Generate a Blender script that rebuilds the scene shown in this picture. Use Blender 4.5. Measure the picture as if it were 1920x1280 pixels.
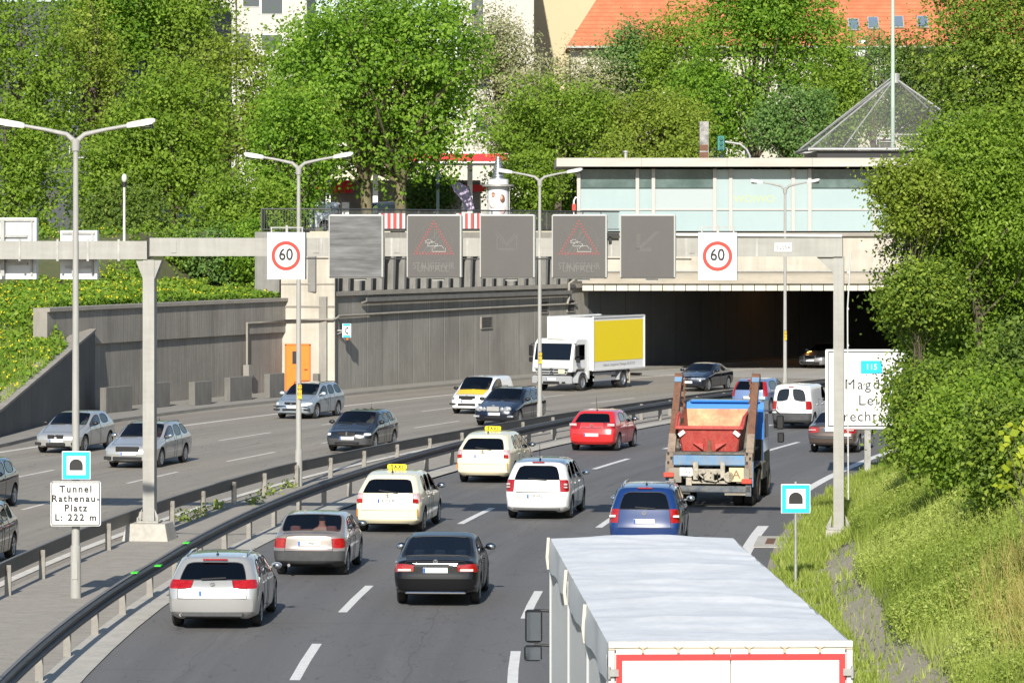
import bpy, bmesh, math, random
import numpy as np
from mathutils import Vector, Matrix
random.seed(7); RNG = np.random.default_rng(11)
for o in list(bpy.data.objects): bpy.data.objects.remove(o)
scn = bpy.context.scene; COL = scn.collection
R_ = math.radians; PI = math.pi

# ------------------------------------------------------------ camera, sky, sun, exposure
CAM_H = 8.0; FPX = 7200.0; HOR = 430.0            # footbridge camera, 135 mm lens; pixel units of a 1920 wide frame
cam = bpy.data.cameras.new('camera'); cam.lens = 135; cam.sensor_width = 36; cam.sensor_fit = 'HORIZONTAL'
cam.shift_y = -(640 - HOR) / 1920.0; cam.clip_start = 1; cam.clip_end = 4000
cam_o = bpy.data.objects.new('camera', cam); COL.objects.link(cam_o)
cam_o.location = (0, 0, CAM_H); cam_o.rotation_euler = (R_(90), 0, 0); scn.camera = cam_o
SUN_EL, SUN_AZ = R_(30), R_(6)                    # low sun behind the camera, a little to the left
world = bpy.data.worlds.new('World'); scn.world = world; world.use_nodes = True
wn = world.node_tree; sky = wn.nodes.new('ShaderNodeTexSky'); sky.sky_type = 'NISHITA'; sky.sun_disc = False; sky.dust_density = .4
sky.sun_elevation = SUN_EL; sky.sun_rotation = R_(180) + SUN_AZ
wn.links.new(sky.outputs[0], wn.nodes['Background'].inputs[0]); wn.nodes['Background'].inputs[1].default_value = 0.10
sl = bpy.data.lights.new('sun', 'SUN'); sl.energy = 5.0; sl.angle = R_(0.53); sl.color = (1, .945, .85)
so = bpy.data.objects.new('sun', sl); COL.objects.link(so)
_ld = Vector((math.sin(SUN_AZ) * math.cos(SUN_EL), math.cos(SUN_AZ) * math.cos(SUN_EL), -math.sin(SUN_EL)))
so.rotation_euler = _ld.to_track_quat('-Z', 'Y').to_euler(); so.location = (-30, -100, 80)
scn.view_settings.view_transform = 'Standard'; scn.view_settings.look = 'None'
scn.view_settings.exposure = 0.45; scn.view_settings.gamma = 1
scn.render.engine = 'CYCLES'
cy = scn.cycles; cy.max_bounces = 6; cy.diffuse_bounces = 2; cy.glossy_bounces = 3; cy.transmission_bounces = 4
cy.transparent_max_bounces = 10; cy.caustics_reflective = False; cy.caustics_refractive = False; cy.use_denoising = True
cy.sample_clamp_indirect = 6

# ------------------------------------------------------------ layout: the road is one circular curve
CX, CY = 286.4, 66.7
def arc(R, Y): return CX - math.sqrt(R * R - (Y - CY) ** 2)
def pol(R, t): return (CX - R * math.cos(t), CY + R * math.sin(t))
def tY(R, Y): return math.asin((Y - CY) / R)
def heading(X, Y): return math.atan2(Y - CY, CX - X)
def at(u, v, d): return Vector(((u - 960) / FPX * d, d, CAM_H - (v - HOR) / FPX * d))
def ground(u, v): return at(u, v, CAM_H * FPX / (v - HOR))

# ------------------------------------------------------------ helpers
def tag(o, label=None, cat=None, group=None, kind=None):
    if label: o['label'] = label
    if cat: o['category'] = cat
    if group: o['group'] = group
    if kind: o['kind'] = kind
    return o
def empty(name, loc=(0, 0, 0), rz=0, label=None, cat=None, group=None):
    o = bpy.data.objects.new(name, None); COL.objects.link(o); o.location = loc; o.rotation_euler = (0, 0, rz)
    o.empty_display_size = .2
    return tag(o, label, cat, group)
def link(name, me, parent=None):
    o = bpy.data.objects.new(name, me); COL.objects.link(o)
    if parent is not None: o.parent = parent
    return o
class MB:
    def __init__(s): s.v = []; s.f = []; s.m = []; s.sm = []
    def add(s, vs, fs, m=0, smooth=False):
        n = len(s.v); s.v += [tuple(p) for p in vs]
        for f in fs: s.f.append([i + n for i in f]); s.m.append(m); s.sm.append(smooth)
        return s
    def box(s, c, sz, rz=0, m=0, rot=None, bev=0):
        x, y, z = sz[0] / 2, sz[1] / 2, sz[2] / 2
        if bev:
            b = bev; pr = [(-x + b, -y), (x - b, -y), (x, -y + b), (x, y - b), (x - b, y), (-x + b, y), (-x, y - b), (-x, -y + b)]
            q = [(-x + 2 * b, -y + b), (x - 2 * b, -y + b), (x - b, -y + 2 * b), (x - b, y - 2 * b), (x - 2 * b, y - b), (-x + 2 * b, y - b), (-x + b, y - 2 * b), (-x + b, -y + 2 * b)]
            vs = [(*p, -z) for p in q] + [(*p, -z + b) for p in pr] + [(*p, z - b) for p in pr] + [(*p, z) for p in q]
            fs = [list(range(7, -1, -1)), list(range(24, 32))]
            for l in range(3):
                for i in range(8): j = (i + 1) % 8; fs.append([l * 8 + i, l * 8 + j, l * 8 + 8 + j, l * 8 + 8 + i])
        else:
            vs = [(-x, -y, -z), (x, -y, -z), (x, y, -z), (-x, y, -z), (-x, -y, z), (x, -y, z), (x, y, z), (-x, y, z)]
            fs = [(3, 2, 1, 0), (4, 5, 6, 7), (0, 1, 5, 4), (1, 2, 6, 5), (2, 3, 7, 6), (3, 0, 4, 7)]
        M = (rot.to_4x4() if rot else Matrix.Rotation(rz, 4, 'Z')); M = Matrix.Translation(c) @ M
        return s.add([M @ Vector(p) for p in vs], fs, m)
    def cyl(s, a, b, r0, r1=None, n=12, m=0, cap=True, smooth=True):
        r1 = r0 if r1 is None else r1; a = Vector(a); b = Vector(b); d = (b - a).normalized()
        u = d.orthogonal().normalized(); w = d.cross(u)
        vs = []
        for c, r in ((a, r0), (b, r1)):
            for i in range(n): t = 2 * PI * i / n; vs.append(c + u * (r * math.cos(t)) + w * (r * math.sin(t)))
        s.add(vs, [[i, (i + 1) % n, n + (i + 1) % n, n + i] for i in range(n)], m, smooth)
        if cap: s.add(vs, [list(range(n - 1, -1, -1)), list(range(n, 2 * n))], m)
        return s
    def tube(s, pts, r, n=8, m=0):
        pts = [Vector(p) for p in pts]; rs = r if hasattr(r, '__len__') else [r] * len(pts)
        vs = []; u = None
        for i, p in enumerate(pts):
            d = (pts[min(i + 1, len(pts) - 1)] - pts[max(i - 1, 0)]).normalized()
            u = d.orthogonal() if u is None else (u - d * u.dot(d)); u.normalize(); w = d.cross(u)
            for k in range(n): t = 2 * PI * k / n; vs.append(p + (u * math.cos(t) + w * math.sin(t)) * rs[i])
        fs = []
        for i in range(len(pts) - 1):
            for k in range(n): j = (k + 1) % n; fs.append([i * n + k, i * n + j, i * n + n + j, i * n + n + k])
        s.add(vs, fs, m, True); e = (len(pts) - 1) * n
        s.add(vs, [list(range(n - 1, -1, -1)), list(range(e, e + n))], m); return s
    def lathe(s, prof, c=(0, 0, 0), axis='Z', n=16, m=0):          # prof: (r, h)
        vs = []
        for r, h in prof:
            for i in range(n):
                t = 2 * PI * i / n; p = (r * math.cos(t), r * math.sin(t), h)
                if axis == 'X': p = (p[2], p[0], p[1])
                if axis == 'Y': p = (p[1], p[2], p[0])
                vs.append((p[0] + c[0], p[1] + c[1], p[2] + c[2]))
        fs = []
        for k in range(len(prof) - 1):
            for i in range(n): j = (i + 1) % n; fs.append([k * n + i, k * n + j, k * n + n + j, k * n + n + i])
        return s.add(vs, fs, m, True)
    def prism(s, poly, a, b, ax='X', m=0):                          # poly in the two other axes, extruded a..b
        n = len(poly); f = {'X': lambda p, q: (q, p[0], p[1]), 'Y': lambda p, q: (p[0], q, p[1]), 'Z': lambda p, q: (p[0], p[1], q)}[ax]
        vs = [f(p, a) for p in poly] + [f(p, b) for p in poly]
        return s.add(vs, [list(range(n - 1, -1, -1)), list(range(n, 2 * n))] + [[i, (i + 1) % n, n + (i + 1) % n, n + i] for i in range(n)], m)
    def sweep(s, path, prof, m=0, closed=True, smooth=False):       # path: (x,y,z) list; prof: (side offset to the right, z)
        vs = []; n = len(prof)
        for i, p in enumerate(path):
            a = path[max(i - 1, 0)]; b = path[min(i + 1, len(path) - 1)]; d = Vector((b[0] - a[0], b[1] - a[1], 0)).normalized()
            for o, z in prof: vs.append((p[0] + d.y * o, p[1] - d.x * o, p[2] + z))
        fs = []
        for i in range(len(path) - 1):
            for k in range(n if closed else n - 1): j = (k + 1) % n; fs.append([i * n + k, i * n + j, i * n + n + j, i * n + n + k])
        s.add(vs, fs, m, smooth)
        if closed: e = (len(path) - 1) * n; s.add(vs, [list(range(n - 1, -1, -1)), list(range(e, e + n))], m)
        return s
    def ell(s, c, r, n=12, k=8, m=0):
        vs = []; fs = []
        for i in range(k + 1):
            a = PI * i / k
            for j in range(n): b = 2 * PI * j / n; vs.append((c[0] + r[0] * math.sin(a) * math.cos(b), c[1] + r[1] * math.sin(a) * math.sin(b), c[2] + r[2] * math.cos(a)))
        for i in range(k):
            for j in range(n): jj = (j + 1) % n; fs.append([i * n + j, i * n + n + j, i * n + n + jj, i * n + jj])
        return s.add(vs, fs, m, True)
    def mesh(s, name, mats):
        me = bpy.data.meshes.new(name); me.from_pydata(s.v, [], s.f)
        for mt in (mats if isinstance(mats, (list, tuple)) else [mats]): me.materials.append(mt)
        me.polygons.foreach_set('material_index', s.m); me.polygons.foreach_set('use_smooth', s.sm); me.update(); return me
    def build(s, name, mats, parent=None, fix=True):
        me = s.mesh(name, mats)
        if fix:
            bm = bmesh.new(); bm.from_mesh(me); bmesh.ops.recalc_face_normals(bm, faces=bm.faces); bm.to_mesh(me); bm.free()
        return link(name, me, parent)
def text(name, s, size, m, parent=None, M=None, ext=.002, align='CENTER', sx=1, off=0, sp=1.0):
    c = bpy.data.curves.new(name, 'FONT'); c.body = s; c.size = size; c.align_x = align; c.align_y = 'CENTER'; c.extrude = ext
    c.offset = off; c.resolution_u = 3; c.space_character = sp
    t = bpy.data.objects.new(name, c); COL.objects.link(t); dg = bpy.context.evaluated_depsgraph_get()
    me = bpy.data.meshes.new_from_object(t.evaluated_get(dg)); bpy.data.objects.remove(t); bpy.data.curves.remove(c)
    me.materials.clear(); me.materials.append(m); me.name = name; me.transform(Matrix.Diagonal((sx, 1, 1, 1)))
    o = link(name, me, parent)
    if M is not None: o.matrix_local = M
    return o
def ringmesh(ro, ri, y, n=40, th=.008):
    vs = []
    for i in range(n): a = 2 * PI * i / n; c, s = math.cos(a), math.sin(a); vs += [(ro * c, y, ro * s), (ri * c, y, ri * s), (ro * c, y + th, ro * s), (ri * c, y + th, ri * s)]
    fs = []
    for i in range(n): j = (i + 1) % n; fs += [[4 * i, 4 * j, 4 * j + 1, 4 * i + 1], [4 * i, 4 * i + 2, 4 * j + 2, 4 * j], [4 * i + 1, 4 * j + 1, 4 * j + 3, 4 * i + 3]]
    return MB().add(vs, fs)
FACE = Matrix.Rotation(R_(90), 4, 'X')            # text turned upright, read from -Y
def fc(x, y, z): return Matrix.Translation((x, y, z)) @ FACE

# ------------------------------------------------------------ materials
MATS = {}
def srgb(h):
    c = [int(h[i:i + 2], 16) / 255 for i in (0, 2, 4)]
    return tuple(x / 12.92 if x < .04045 else ((x + .055) / 1.055) ** 2.4 for x in c)
def mat(name, col=(.5, .5, .5), rough=.6, metal=0, coat=0, emit=0, noise=None, bump=0, spec=.5, streak=None, flat=False):
    """noise: list of (scale, amount, second colour) mottling in object space"""
    if name in MATS: return MATS[name]
    if isinstance(col, str): col = srgb(col)
    m = bpy.data.materials.new(name); m.use_nodes = True; nt = m.node_tree; b = nt.nodes['Principled BSDF']
    b.inputs['Roughness'].default_value = rough; b.inputs['Metallic'].default_value = metal
    b.inputs['Coat Weight'].default_value = coat; b.inputs['Coat Roughness'].default_value = .04
    b.inputs['Specular IOR Level'].default_value = spec
    b.inputs['Base Color'].default_value = (*col, 1)
    cur = None
    tc = nt.nodes.new('ShaderNodeTexCoord') if (noise or bump) else None
    for sc, amt, c2 in (noise or []):
        vec = tc.outputs['Object']; sc3 = None
        if isinstance(sc, tuple):
            mp = nt.nodes.new('ShaderNodeMapping'); mp.inputs['Scale'].default_value = sc; nt.links.new(vec, mp.inputs[0]); vec = mp.outputs[0]; sc3 = 1
        nz = nt.nodes.new('ShaderNodeTexNoise'); nz.inputs['Scale'].default_value = sc3 or sc; nz.inputs['Detail'].default_value = 5
        nz.inputs['Roughness'].default_value = .65; nt.links.new(vec, nz.inputs[0])
        rp = nt.nodes.new('ShaderNodeMapRange'); rp.inputs[1].default_value = .38; rp.inputs[2].default_value = .66; rp.inputs[4].default_value = amt
        nt.links.new(nz.outputs[0], rp.inputs[0])
        mx = nt.nodes.new('ShaderNodeMix'); mx.data_type = 'RGBA'; nt.links.new(rp.outputs[0], mx.inputs[0])
        if cur is None: mx.inputs[6].default_value = (*col, 1)
        else: nt.links.new(cur, mx.inputs[6])
        if isinstance(c2, str): c2 = srgb(c2)
        mx.inputs[7].default_value = (*c2, 1); cur = mx.outputs[2]
    if cur is not None: nt.links.new(cur, b.inputs['Base Color'])
    if bump:
        nz = nt.nodes.new('ShaderNodeTexNoise'); nz.inputs['Scale'].default_value = 30; nz.inputs['Detail'].default_value = 4
        nt.links.new(tc.outputs['Object'], nz.inputs[0]); bp = nt.nodes.new('ShaderNodeBump'); bp.inputs['Strength'].default_value = bump
        bp.inputs['Distance'].default_value = .02; nt.links.new(nz.outputs[0], bp.inputs['Height']); nt.links.new(bp.outputs[0], b.inputs['Normal'])
    if emit: b.inputs['Emission Color'].default_value = (*col, 1); b.inputs['Emission Strength'].default_value = emit
    MATS[name] = m; return m
def glassmat(name, tint=(.3, .34, .36), refl=.9, rough=.01):
    if name in MATS: return MATS[name]
    m = bpy.data.materials.new(name); m.use_nodes = True; nt = m.node_tree; nt.nodes.remove(nt.nodes['Principled BSDF'])
    out = nt.nodes['Material Output']; tr = nt.nodes.new('ShaderNodeBsdfTransparent'); tr.inputs[0].default_value = (*tint, 1)
    gl = nt.nodes.new('ShaderNodeBsdfGlossy'); gl.inputs['Roughness'].default_value = rough; gl.inputs[0].default_value = (refl, refl, refl, 1)
    fr = nt.nodes.new('ShaderNodeFresnel'); fr.inputs[0].default_value = 1.8; mx = nt.nodes.new('ShaderNodeMixShader')
    nt.links.new(fr.outputs[0], mx.inputs[0]); nt.links.new(tr.outputs[0], mx.inputs[1]); nt.links.new(gl.outputs[0], mx.inputs[2])
    nt.links.new(mx.outputs[0], out.inputs[0]); MATS[name] = m; return m
class NT:                                         # small node-writing helper
    def __init__(s, name):
        s.m = bpy.data.materials.new(name); s.m.use_nodes = True; s.t = s.m.node_tree; s.b = s.t.nodes['Principled BSDF']; MATS[name] = s.m
    def n(s, typ, **kw):
        nd = s.t.nodes.new('ShaderNode' + typ)
        for k, v in kw.items(): setattr(nd, k, v)
        return nd
    def put(s, sock, v):
        if isinstance(v, bpy.types.NodeSocket): s.t.links.new(v, sock)
        else: sock.default_value = v
    def math(s, op, a, b=0., c=0.):
        nd = s.n('Math', operation=op)
        for i, v in enumerate((a, b, c)): s.put(nd.inputs[i], v)
        return nd.outputs[0]
    def noise(s, vec, scale, detail=5, rough=.6):
        nd = s.n('TexNoise'); s.put(nd.inputs['Vector'], vec); nd.inputs['Scale'].default_value = scale
        nd.inputs['Detail'].default_value = detail; nd.inputs['Roughness'].default_value = rough; return nd.outputs[0]
    def rng(s, v, a, b, c=0., d=1.):
        nd = s.n('MapRange'); s.put(nd.inputs[0], v)
        for i, q in enumerate((a, b, c, d)): nd.inputs[i + 1].default_value = q
        return nd.outputs[0]
    def mix(s, f, a, b):
        nd = s.n('Mix', data_type='RGBA'); s.put(nd.inputs[0], f)
        for i, q in ((6, a), (7, b)): s.put(nd.inputs[i], q if isinstance(q, bpy.types.NodeSocket) else (*q, 1))
        return nd.outputs[2]
    def polar(s):                                 # arc length, radius, height of the road curve
        g = s.n('NewGeometry'); sp = s.n('SeparateXYZ'); s.t.links.new(g.outputs['Position'], sp.inputs[0])
        dx = s.math('SUBTRACT', CX, sp.outputs[0]); dy = s.math('SUBTRACT', sp.outputs[1], CY)
        ang = s.math('ARCTAN2', dy, dx); rad = s.math('SQRT', s.math('ADD', s.math('MULTIPLY', dx, dx), s.math('MULTIPLY', dy, dy)))
        return s.math('MULTIPLY', ang, 300.), rad, sp.outputs[2], g.outputs['Position']
    def comb(s, x, y, z):
        nd = s.n('CombineXYZ')
        for i, q in enumerate((x, y, z)): s.put(nd.inputs[i], q)
        return nd.outputs[0]
def asphalt(name, base, warm, lane0, lanew, tracks=.25):
    k = NT(name); a, r, z, P = k.polar()
    fine = k.rng(k.noise(P, 14, 6, .7), .3, .7); big = k.rng(k.noise(k.comb(k.math('MULTIPLY', a, .06), k.math('MULTIPLY', r, .8), 0.), 1.0, 5), .35, .7)
    lf = k.math('FRACT', k.math('DIVIDE', k.math('SUBTRACT', r, lane0), lanew))
    tr = k.math('POWER', k.math('ABSOLUTE', k.math('SINE', k.math('MULTIPLY', lf, 2 * PI))), 2.5)
    tr = k.math('MULTIPLY', tr, k.rng(k.noise(k.comb(k.math('MULTIPLY', a, .03), k.math('MULTIPLY', r, 2.), 0.), 1.0, 3), .3, .7, .3, 1.))
    c = k.mix(fine, tuple(x * .78 for x in base), tuple(x * 1.22 for x in base)); c = k.mix(k.math('MULTIPLY', big, .55), c, warm)
    c = k.mix(k.math('MULTIPLY', tr, tracks), c, tuple(x * .55 for x in base))
    oil = k.math('MULTIPLY', k.math('POWER', k.math('ABSOLUTE', k.math('SINE', k.math('MULTIPLY', lf, PI))), 6.), k.rng(k.noise(k.comb(k.math('MULTIPLY', a, .09), k.math('MULTIPLY', r, 2.5), 7.), 1., 4), .4, .7))
    c = k.mix(k.math('MULTIPLY', oil, .45), c, tuple(x * .5 for x in base))
    sp_ = k.rng(k.noise(k.comb(k.math('MULTIPLY', a, .7), k.math('MULTIPLY', r, 1.6), 2.), 1., 5, .7), .6, .72); c = k.mix(k.math('MULTIPLY', sp_, .4), c, tuple(x * .6 for x in base))
    lt = k.rng(k.noise(k.comb(k.math('MULTIPLY', a, .5), k.math('MULTIPLY', r, 3.), 9.), 1., 5, .7), .6, .75); c = k.mix(k.math('MULTIPLY', lt, .35), c, tuple(x * 1.6 for x in base))
    wob = k.math('MULTIPLY', k.math('SUBTRACT', k.noise(k.comb(k.math('MULTIPLY', a, .12), 0., 4.), 1., 4), .5), 1.1)
    for rc_, wd_ in ((lane0 + lanew * 1.47, .016), (lane0 + lanew * .12, .012), (lane0 + lanew * 2.55, .012)):
        ln_ = k.math('LESS_THAN', k.math('ABSOLUTE', k.math('SUBTRACT', k.math('ADD', r, wob), rc_)), wd_); c = k.mix(k.math('MULTIPLY', ln_, .45), c, tuple(x * .45 for x in base))
    cr = k.math('LESS_THAN', k.math('ABSOLUTE', k.math('SUBTRACT', k.noise(k.comb(k.math('MULTIPLY', a, .25), k.math('MULTIPLY', r, .6), 3.), 1., 3), .5)), .003)
    c = k.mix(k.math('MULTIPLY', cr, .5), c, tuple(x * .35 for x in base))
    seam = k.math('LESS_THAN', k.math('FRACT', k.math('ADD', k.math('DIVIDE', a, 23.), k.math('MULTIPLY', k.math('FLOOR', k.math('DIVIDE', r, 3.75)), .37))), .0022); c = k.mix(k.math('MULTIPLY', seam, .6), c, tuple(x * .4 for x in base))
    k.put(k.b.inputs['Base Color'], c); k.b.inputs['Roughness'].default_value = .8
    bp = k.n('Bump'); bp.inputs['Strength'].default_value = .25; bp.inputs['Distance'].default_value = .01
    k.put(bp.inputs['Height'], k.noise(P, 60, 3)); k.put(k.b.inputs['Normal'], bp.outputs[0]); return k.m
def boardwall(name, base, light, dark, panel=1.5, joint=.35):
    k = NT(name); a, r, z, P = k.polar()
    st = k.rng(k.noise(k.comb(k.math('MULTIPLY', a, 7.), k.math('MULTIPLY', r, 1.), k.math('MULTIPLY', z, .3)), 1., 6, .8), .36, .64)
    bigs = k.rng(k.noise(k.comb(k.math('MULTIPLY', a, .35), 0., k.math('MULTIPLY', z, .3)), 1., 5), .35, .68)
    c = k.mix(st, base, light); c = k.mix(k.math('MULTIPLY', bigs, .6), c, dark)
    drip = k.math('MULTIPLY', k.rng(k.noise(k.comb(k.math('MULTIPLY', a, 2.2), 5., k.math('MULTIPLY', z, .1)), 1., 4), .55, .72), k.rng(z, .8, 4.5, .05, .6))
    c = k.mix(drip, c, tuple(x * .7 for x in dark))
    fa = k.math('FRACT', k.math('DIVIDE', a, panel)); pid = k.n('TexWhiteNoise', noise_dimensions='1D'); k.put(pid.inputs['W'], k.math('FLOOR', k.math('DIVIDE', a, panel))); j = k.math('MULTIPLY', k.math('LESS_THAN', fa, .035), k.rng(pid.outputs[0], 0, 1, .4, 1.)); j2 = k.math('MULTIPLY', k.math('LESS_THAN', k.math('ABSOLUTE', k.math('SUBTRACT', fa, .052)), .016), k.math('GREATER_THAN', pid.outputs[0], .45))
    c = k.mix(k.math('MULTIPLY', pid.outputs[0], .22), c, tuple(x * .8 for x in dark))
    c = k.mix(k.math('MULTIPLY', j, .7), c, tuple(x * .4 for x in dark)); c = k.mix(k.math('MULTIPLY', j2, joint), c, tuple(min(1, x * 1.7) for x in light))
    k.put(k.b.inputs['Base Color'], c); k.b.inputs['Roughness'].default_value = .9
    bp = k.n('Bump'); bp.inputs['Strength'].default_value = .5; bp.inputs['Distance'].default_value = .02
    k.put(bp.inputs['Height'], st); k.put(k.b.inputs['Normal'], bp.outputs[0]); return k.m
def leafmat(name, c0, c1, c2, trans=.35):
    if name in MATS: return MATS[name]
    k = NT(name); at_ = k.n('Attribute', attribute_name='tone')
    rp = k.n('ValToRGB'); e = rp.color_ramp.elements; e[0].color = (*c0, 1); e[1].color = (*c2, 1); e[1].position = 1
    q = e.new(.5); q.color = (*c1, 1); k.t.links.new(at_.outputs['Fac'], rp.inputs[0])
    k.t.links.new(rp.outputs[0], k.b.inputs['Base Color']); k.b.inputs['Roughness'].default_value = .55; k.b.inputs['Specular IOR Level'].default_value = .25
    tl = k.n('BsdfTranslucent'); hs = k.n('HueSaturation'); hs.inputs['Value'].default_value = 1.3; hs.inputs['Saturation'].default_value = 1.1
    k.t.links.new(rp.outputs[0], hs.inputs['Color']); k.t.links.new(hs.outputs[0], tl.inputs[0])
    mx = k.n('MixShader'); mx.inputs[0].default_value = trans; k.t.links.new(k.b.outputs[0], mx.inputs[1]); k.t.links.new(tl.outputs[0], mx.inputs[2])
    k.t.links.new(mx.outputs[0], k.t.nodes['Material Output'].inputs[0]); return k.m

M_white = mat('white_paint', (.8, .8, .78), .5); M_black = mat('black_plastic', (.012, .012, .013), .45)
M_chrome = mat('chrome', (.8, .8, .8), .12, 1); M_tyre = mat('tyre_rubber', (.018, .018, .018), .85, noise=[(9, .6, (.05, .047, .043))])
M_well = mat('wheel_arch_dark', (.006, .006, .006), .9); M_trim = mat('grey_bumper_plastic', (.05, .052, .055), .6, noise=[(6, .5, (.085, .085, .085))])
M_rim = mat('alloy_rim', (.45, .46, .47), .3, .8); M_seat = mat('dark_seat_cloth', (.02, .02, .023), .8); M_seatl = mat('pale_leather', (.5, .5, .44), .6)
M_glass = glassmat('car_glass', (.30, .35, .37)); M_glassd = glassmat('privacy_glass', (.10, .12, .13)); M_glassl = glassmat('clear_glass', (.5, .56, .56))
M_galv = mat('galvanised_steel', (.42, .42, .40), .5, .35, noise=[(3, .7, (.22, .22, .21)), (14, .4, (.3, .29, .27))])
M_pole = mat('grey_pole_paint', (.34, .335, .31), .6, noise=[((6, 6, .6), .6, (.25, .245, .225)), ((9, 9, 2), .4, (.4, .39, .36))])
M_gantry = mat('gantry_steel_paint', (.34, .335, .305), .65, noise=[(1.5, .7, (.27, .265, .24)), ((9, 9, .6), .5, (.24, .23, .2)), ((1, 1, 8), .3, (.4, .39, .36))])
M_conc = mat('light_concrete', (.42, .40, .35), .9, noise=[(1.2, .8, (.3, .285, .25)), (7, .5, (.5, .48, .43))], bump=.3)
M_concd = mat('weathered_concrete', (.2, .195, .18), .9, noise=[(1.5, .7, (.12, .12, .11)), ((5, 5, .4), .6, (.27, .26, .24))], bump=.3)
M_blue = mat('sign_blue', srgb('22b4e8'), .4); M_red = mat('sign_red', srgb('d93a30'), .45); M_ink = mat('sign_black', (.012, .012, .012), .5)
M_rust = mat('rusty_steel', (.15, .068, .04), .85, noise=[(5, .8, (.075, .04, .03)), (16, .5, (.22, .11, .06))], bump=.4)
M_plate = mat('plate_white', (.78, .78, .76), .4); M_euro = mat('plate_blue', srgb('2f62b8'), .4); M_grime = mat('grimy_chassis', (.16, .145, .12), .9, noise=[(6, .8, (.05, .048, .045))])
M_tail = mat('tail_light_red', srgb('98080f'), .15, 0, .8, noise=[((9, 9, 22), .5, (.5, .03, .03)), ((14, 14, 30), .35, (.12, .004, .006))]); M_amber = mat('amber_lens', srgb('e07818'), .2, 0, 1)
M_head = mat('headlight_lens', (.62, .65, .68), .08, .5, 1, noise=[(12, .7, (.12, .13, .14))]); M_headlit = mat('lit_headlight', (1, .97, .9), .2, emit=1.6)
M_skin = mat('skin', (.5, .29, .2), .6); M_hair = mat('dark_hair', (.025, .017, .012), .7)
def paint(name, col, metal=.0, rough=.32): return mat('paint_' + name, col, rough, metal, 1.0)
# ------------------------------------------------------------ ground, roads, banks
A_right = asphalt('asphalt_grey', (.122, .119, .119), (.15, .143, .134), 282.75, 3.75, .38)
A_left = asphalt('asphalt_brown', (.245, .218, .18), (.305, .278, .23), 298.9, 4.55, .4)
A_tun = asphalt('concrete_slab_road', (.34, .325, .295), (.42, .4, .365), 298.9, 4.55, .2)
M_line = mat('road_paint_white', (.78, .77, .74), .6, noise=[(5, .45, (.42, .41, .39)), (22, .55, (.5, .49, .47))])
M_linel = mat('road_paint_worn', (.66, .63, .56), .7, noise=[(4, .6, (.36, .34, .3))])
M_soil = mat('soil', (.2, .17, .135), .95, noise=[(1.3, .8, (.13, .11, .085)), (9, .5, (.28, .25, .21))], bump=.6)
M_med = mat('median_paving', (.26, .238, .202), .95, noise=[((.5, 5, 1), .6, (.38, .35, .30)), (2.5, .6, (.19, .174, .148)), (22, .45, (.38, .35, .31))], bump=.5)
M_shoul = mat('shoulder_asphalt', (.25, .232, .203), .9, noise=[(.7, .7, (.15, .14, .125)), (10, .5, (.27, .25, .22))], bump=.3)
M_pave = mat('pavement', (.25, .235, .205), .9, noise=[(1, .6, (.18, .17, .15)), (8, .4, (.3, .285, .255))], bump=.3)
M_green = mat('green_earth', (.07, .085, .03), .95, noise=[(2, .8, (.11, .1, .05))])
M_up = mat('street_paving', (.22, .21, .19), .9, noise=[(.5, .6, (.16, .155, .14))])

def ring(name, m, ra, rb, ta, tb, z, n=90, kind='structure'):
    fa = ra if callable(ra) else (lambda t: ra); fb = rb if callable(rb) else (lambda t: rb); vs = []; fs = []
    for i in range(n + 1):
        t = ta + (tb - ta) * i / n; vs += [(*pol(fa(t), t), z), (*pol(fb(t), t), z)]
        if i: fs.append([2 * i - 2, 2 * i - 1, 2 * i + 1, 2 * i])
    mb = MB().add(vs, fs); o = mb.build(name, m); tag(o, kind=kind); return o
T0, T1 = -.24, 1.0
g = MB().add([(-1500, -300, -.06), (1500, -300, -.06), (1500, 2500, -.06), (-1500, 2500, -.06)], [[0, 1, 2, 3]]).build('ground', M_soil); tag(g, kind='structure')
TT = math.asin((207 - CY) / 306)                                  # where the concrete slabs of the tunnel mouth begin
ring('road_right', A_right, 281.4, 294.4, T0, T1, 0)
ring('road_left', A_left, 298.2, 322.5, T0, TT, 0)
ring('road_tunnel', A_tun, 298.2, 322.5, TT, T1, .002)
ring('shoulder', M_shoul, 278, 281.4, T0, .52, 0)
ring('median_strip', M_med, lambda t: 294.75 + min(.5, max(0, t) * 3), 298.2, T0, T1, .015)
ring('gutter', M_conc, lambda t: 294.0 + min(.5, max(0, t) * 3), lambda t: 294.75 + min(.5, max(0, t) * 3), T0, T1, .02)
def band(name, m, ra, rb, segs, z=.004):
    mb = MB()
    for a, b in segs:
        n = max(1, int((b - a) / .01)); vs = []; fs = []
        for i in range(n + 1):
            t = a + (b - a) * i / n; vs += [(*pol(ra, t), z), (*pol(rb, t), z)]
            if i: fs.append([2 * i - 2, 2 * i - 1, 2 * i + 1, 2 * i])
        mb.add(vs, fs)
    return tag(mb.build(name, m), kind='structure')
def dashes(R, Y0, n, length=6.0, period=12.1, k0=0):
    t0 = tY(R, Y0); return [(t0 + k * period / R, t0 + (k * period + length) / R) for k in range(k0, k0 + n)]
band('lane_marking', M_line, 290.17, 290.36, dashes(290.25, 68.2, 18, k0=-3))
band('lane_marking', M_line, 286.30, 286.49, dashes(286.4, 66.9, 18, k0=-3))
te = tY(282, 107)
band('edge_marking', M_line, 281.9, 282.2, [(T0, te - .012), (te + .026, T1)])
band('lane_marking', M_linel, 303.38, 303.52, dashes(303.45, 121.1, 14, 5.8, 11.6, -8))
band('lane_marking', M_linel, 307.72, 307.86, dashes(307.8, 122.0, 14, 6.0, 12.1, -8))
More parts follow.
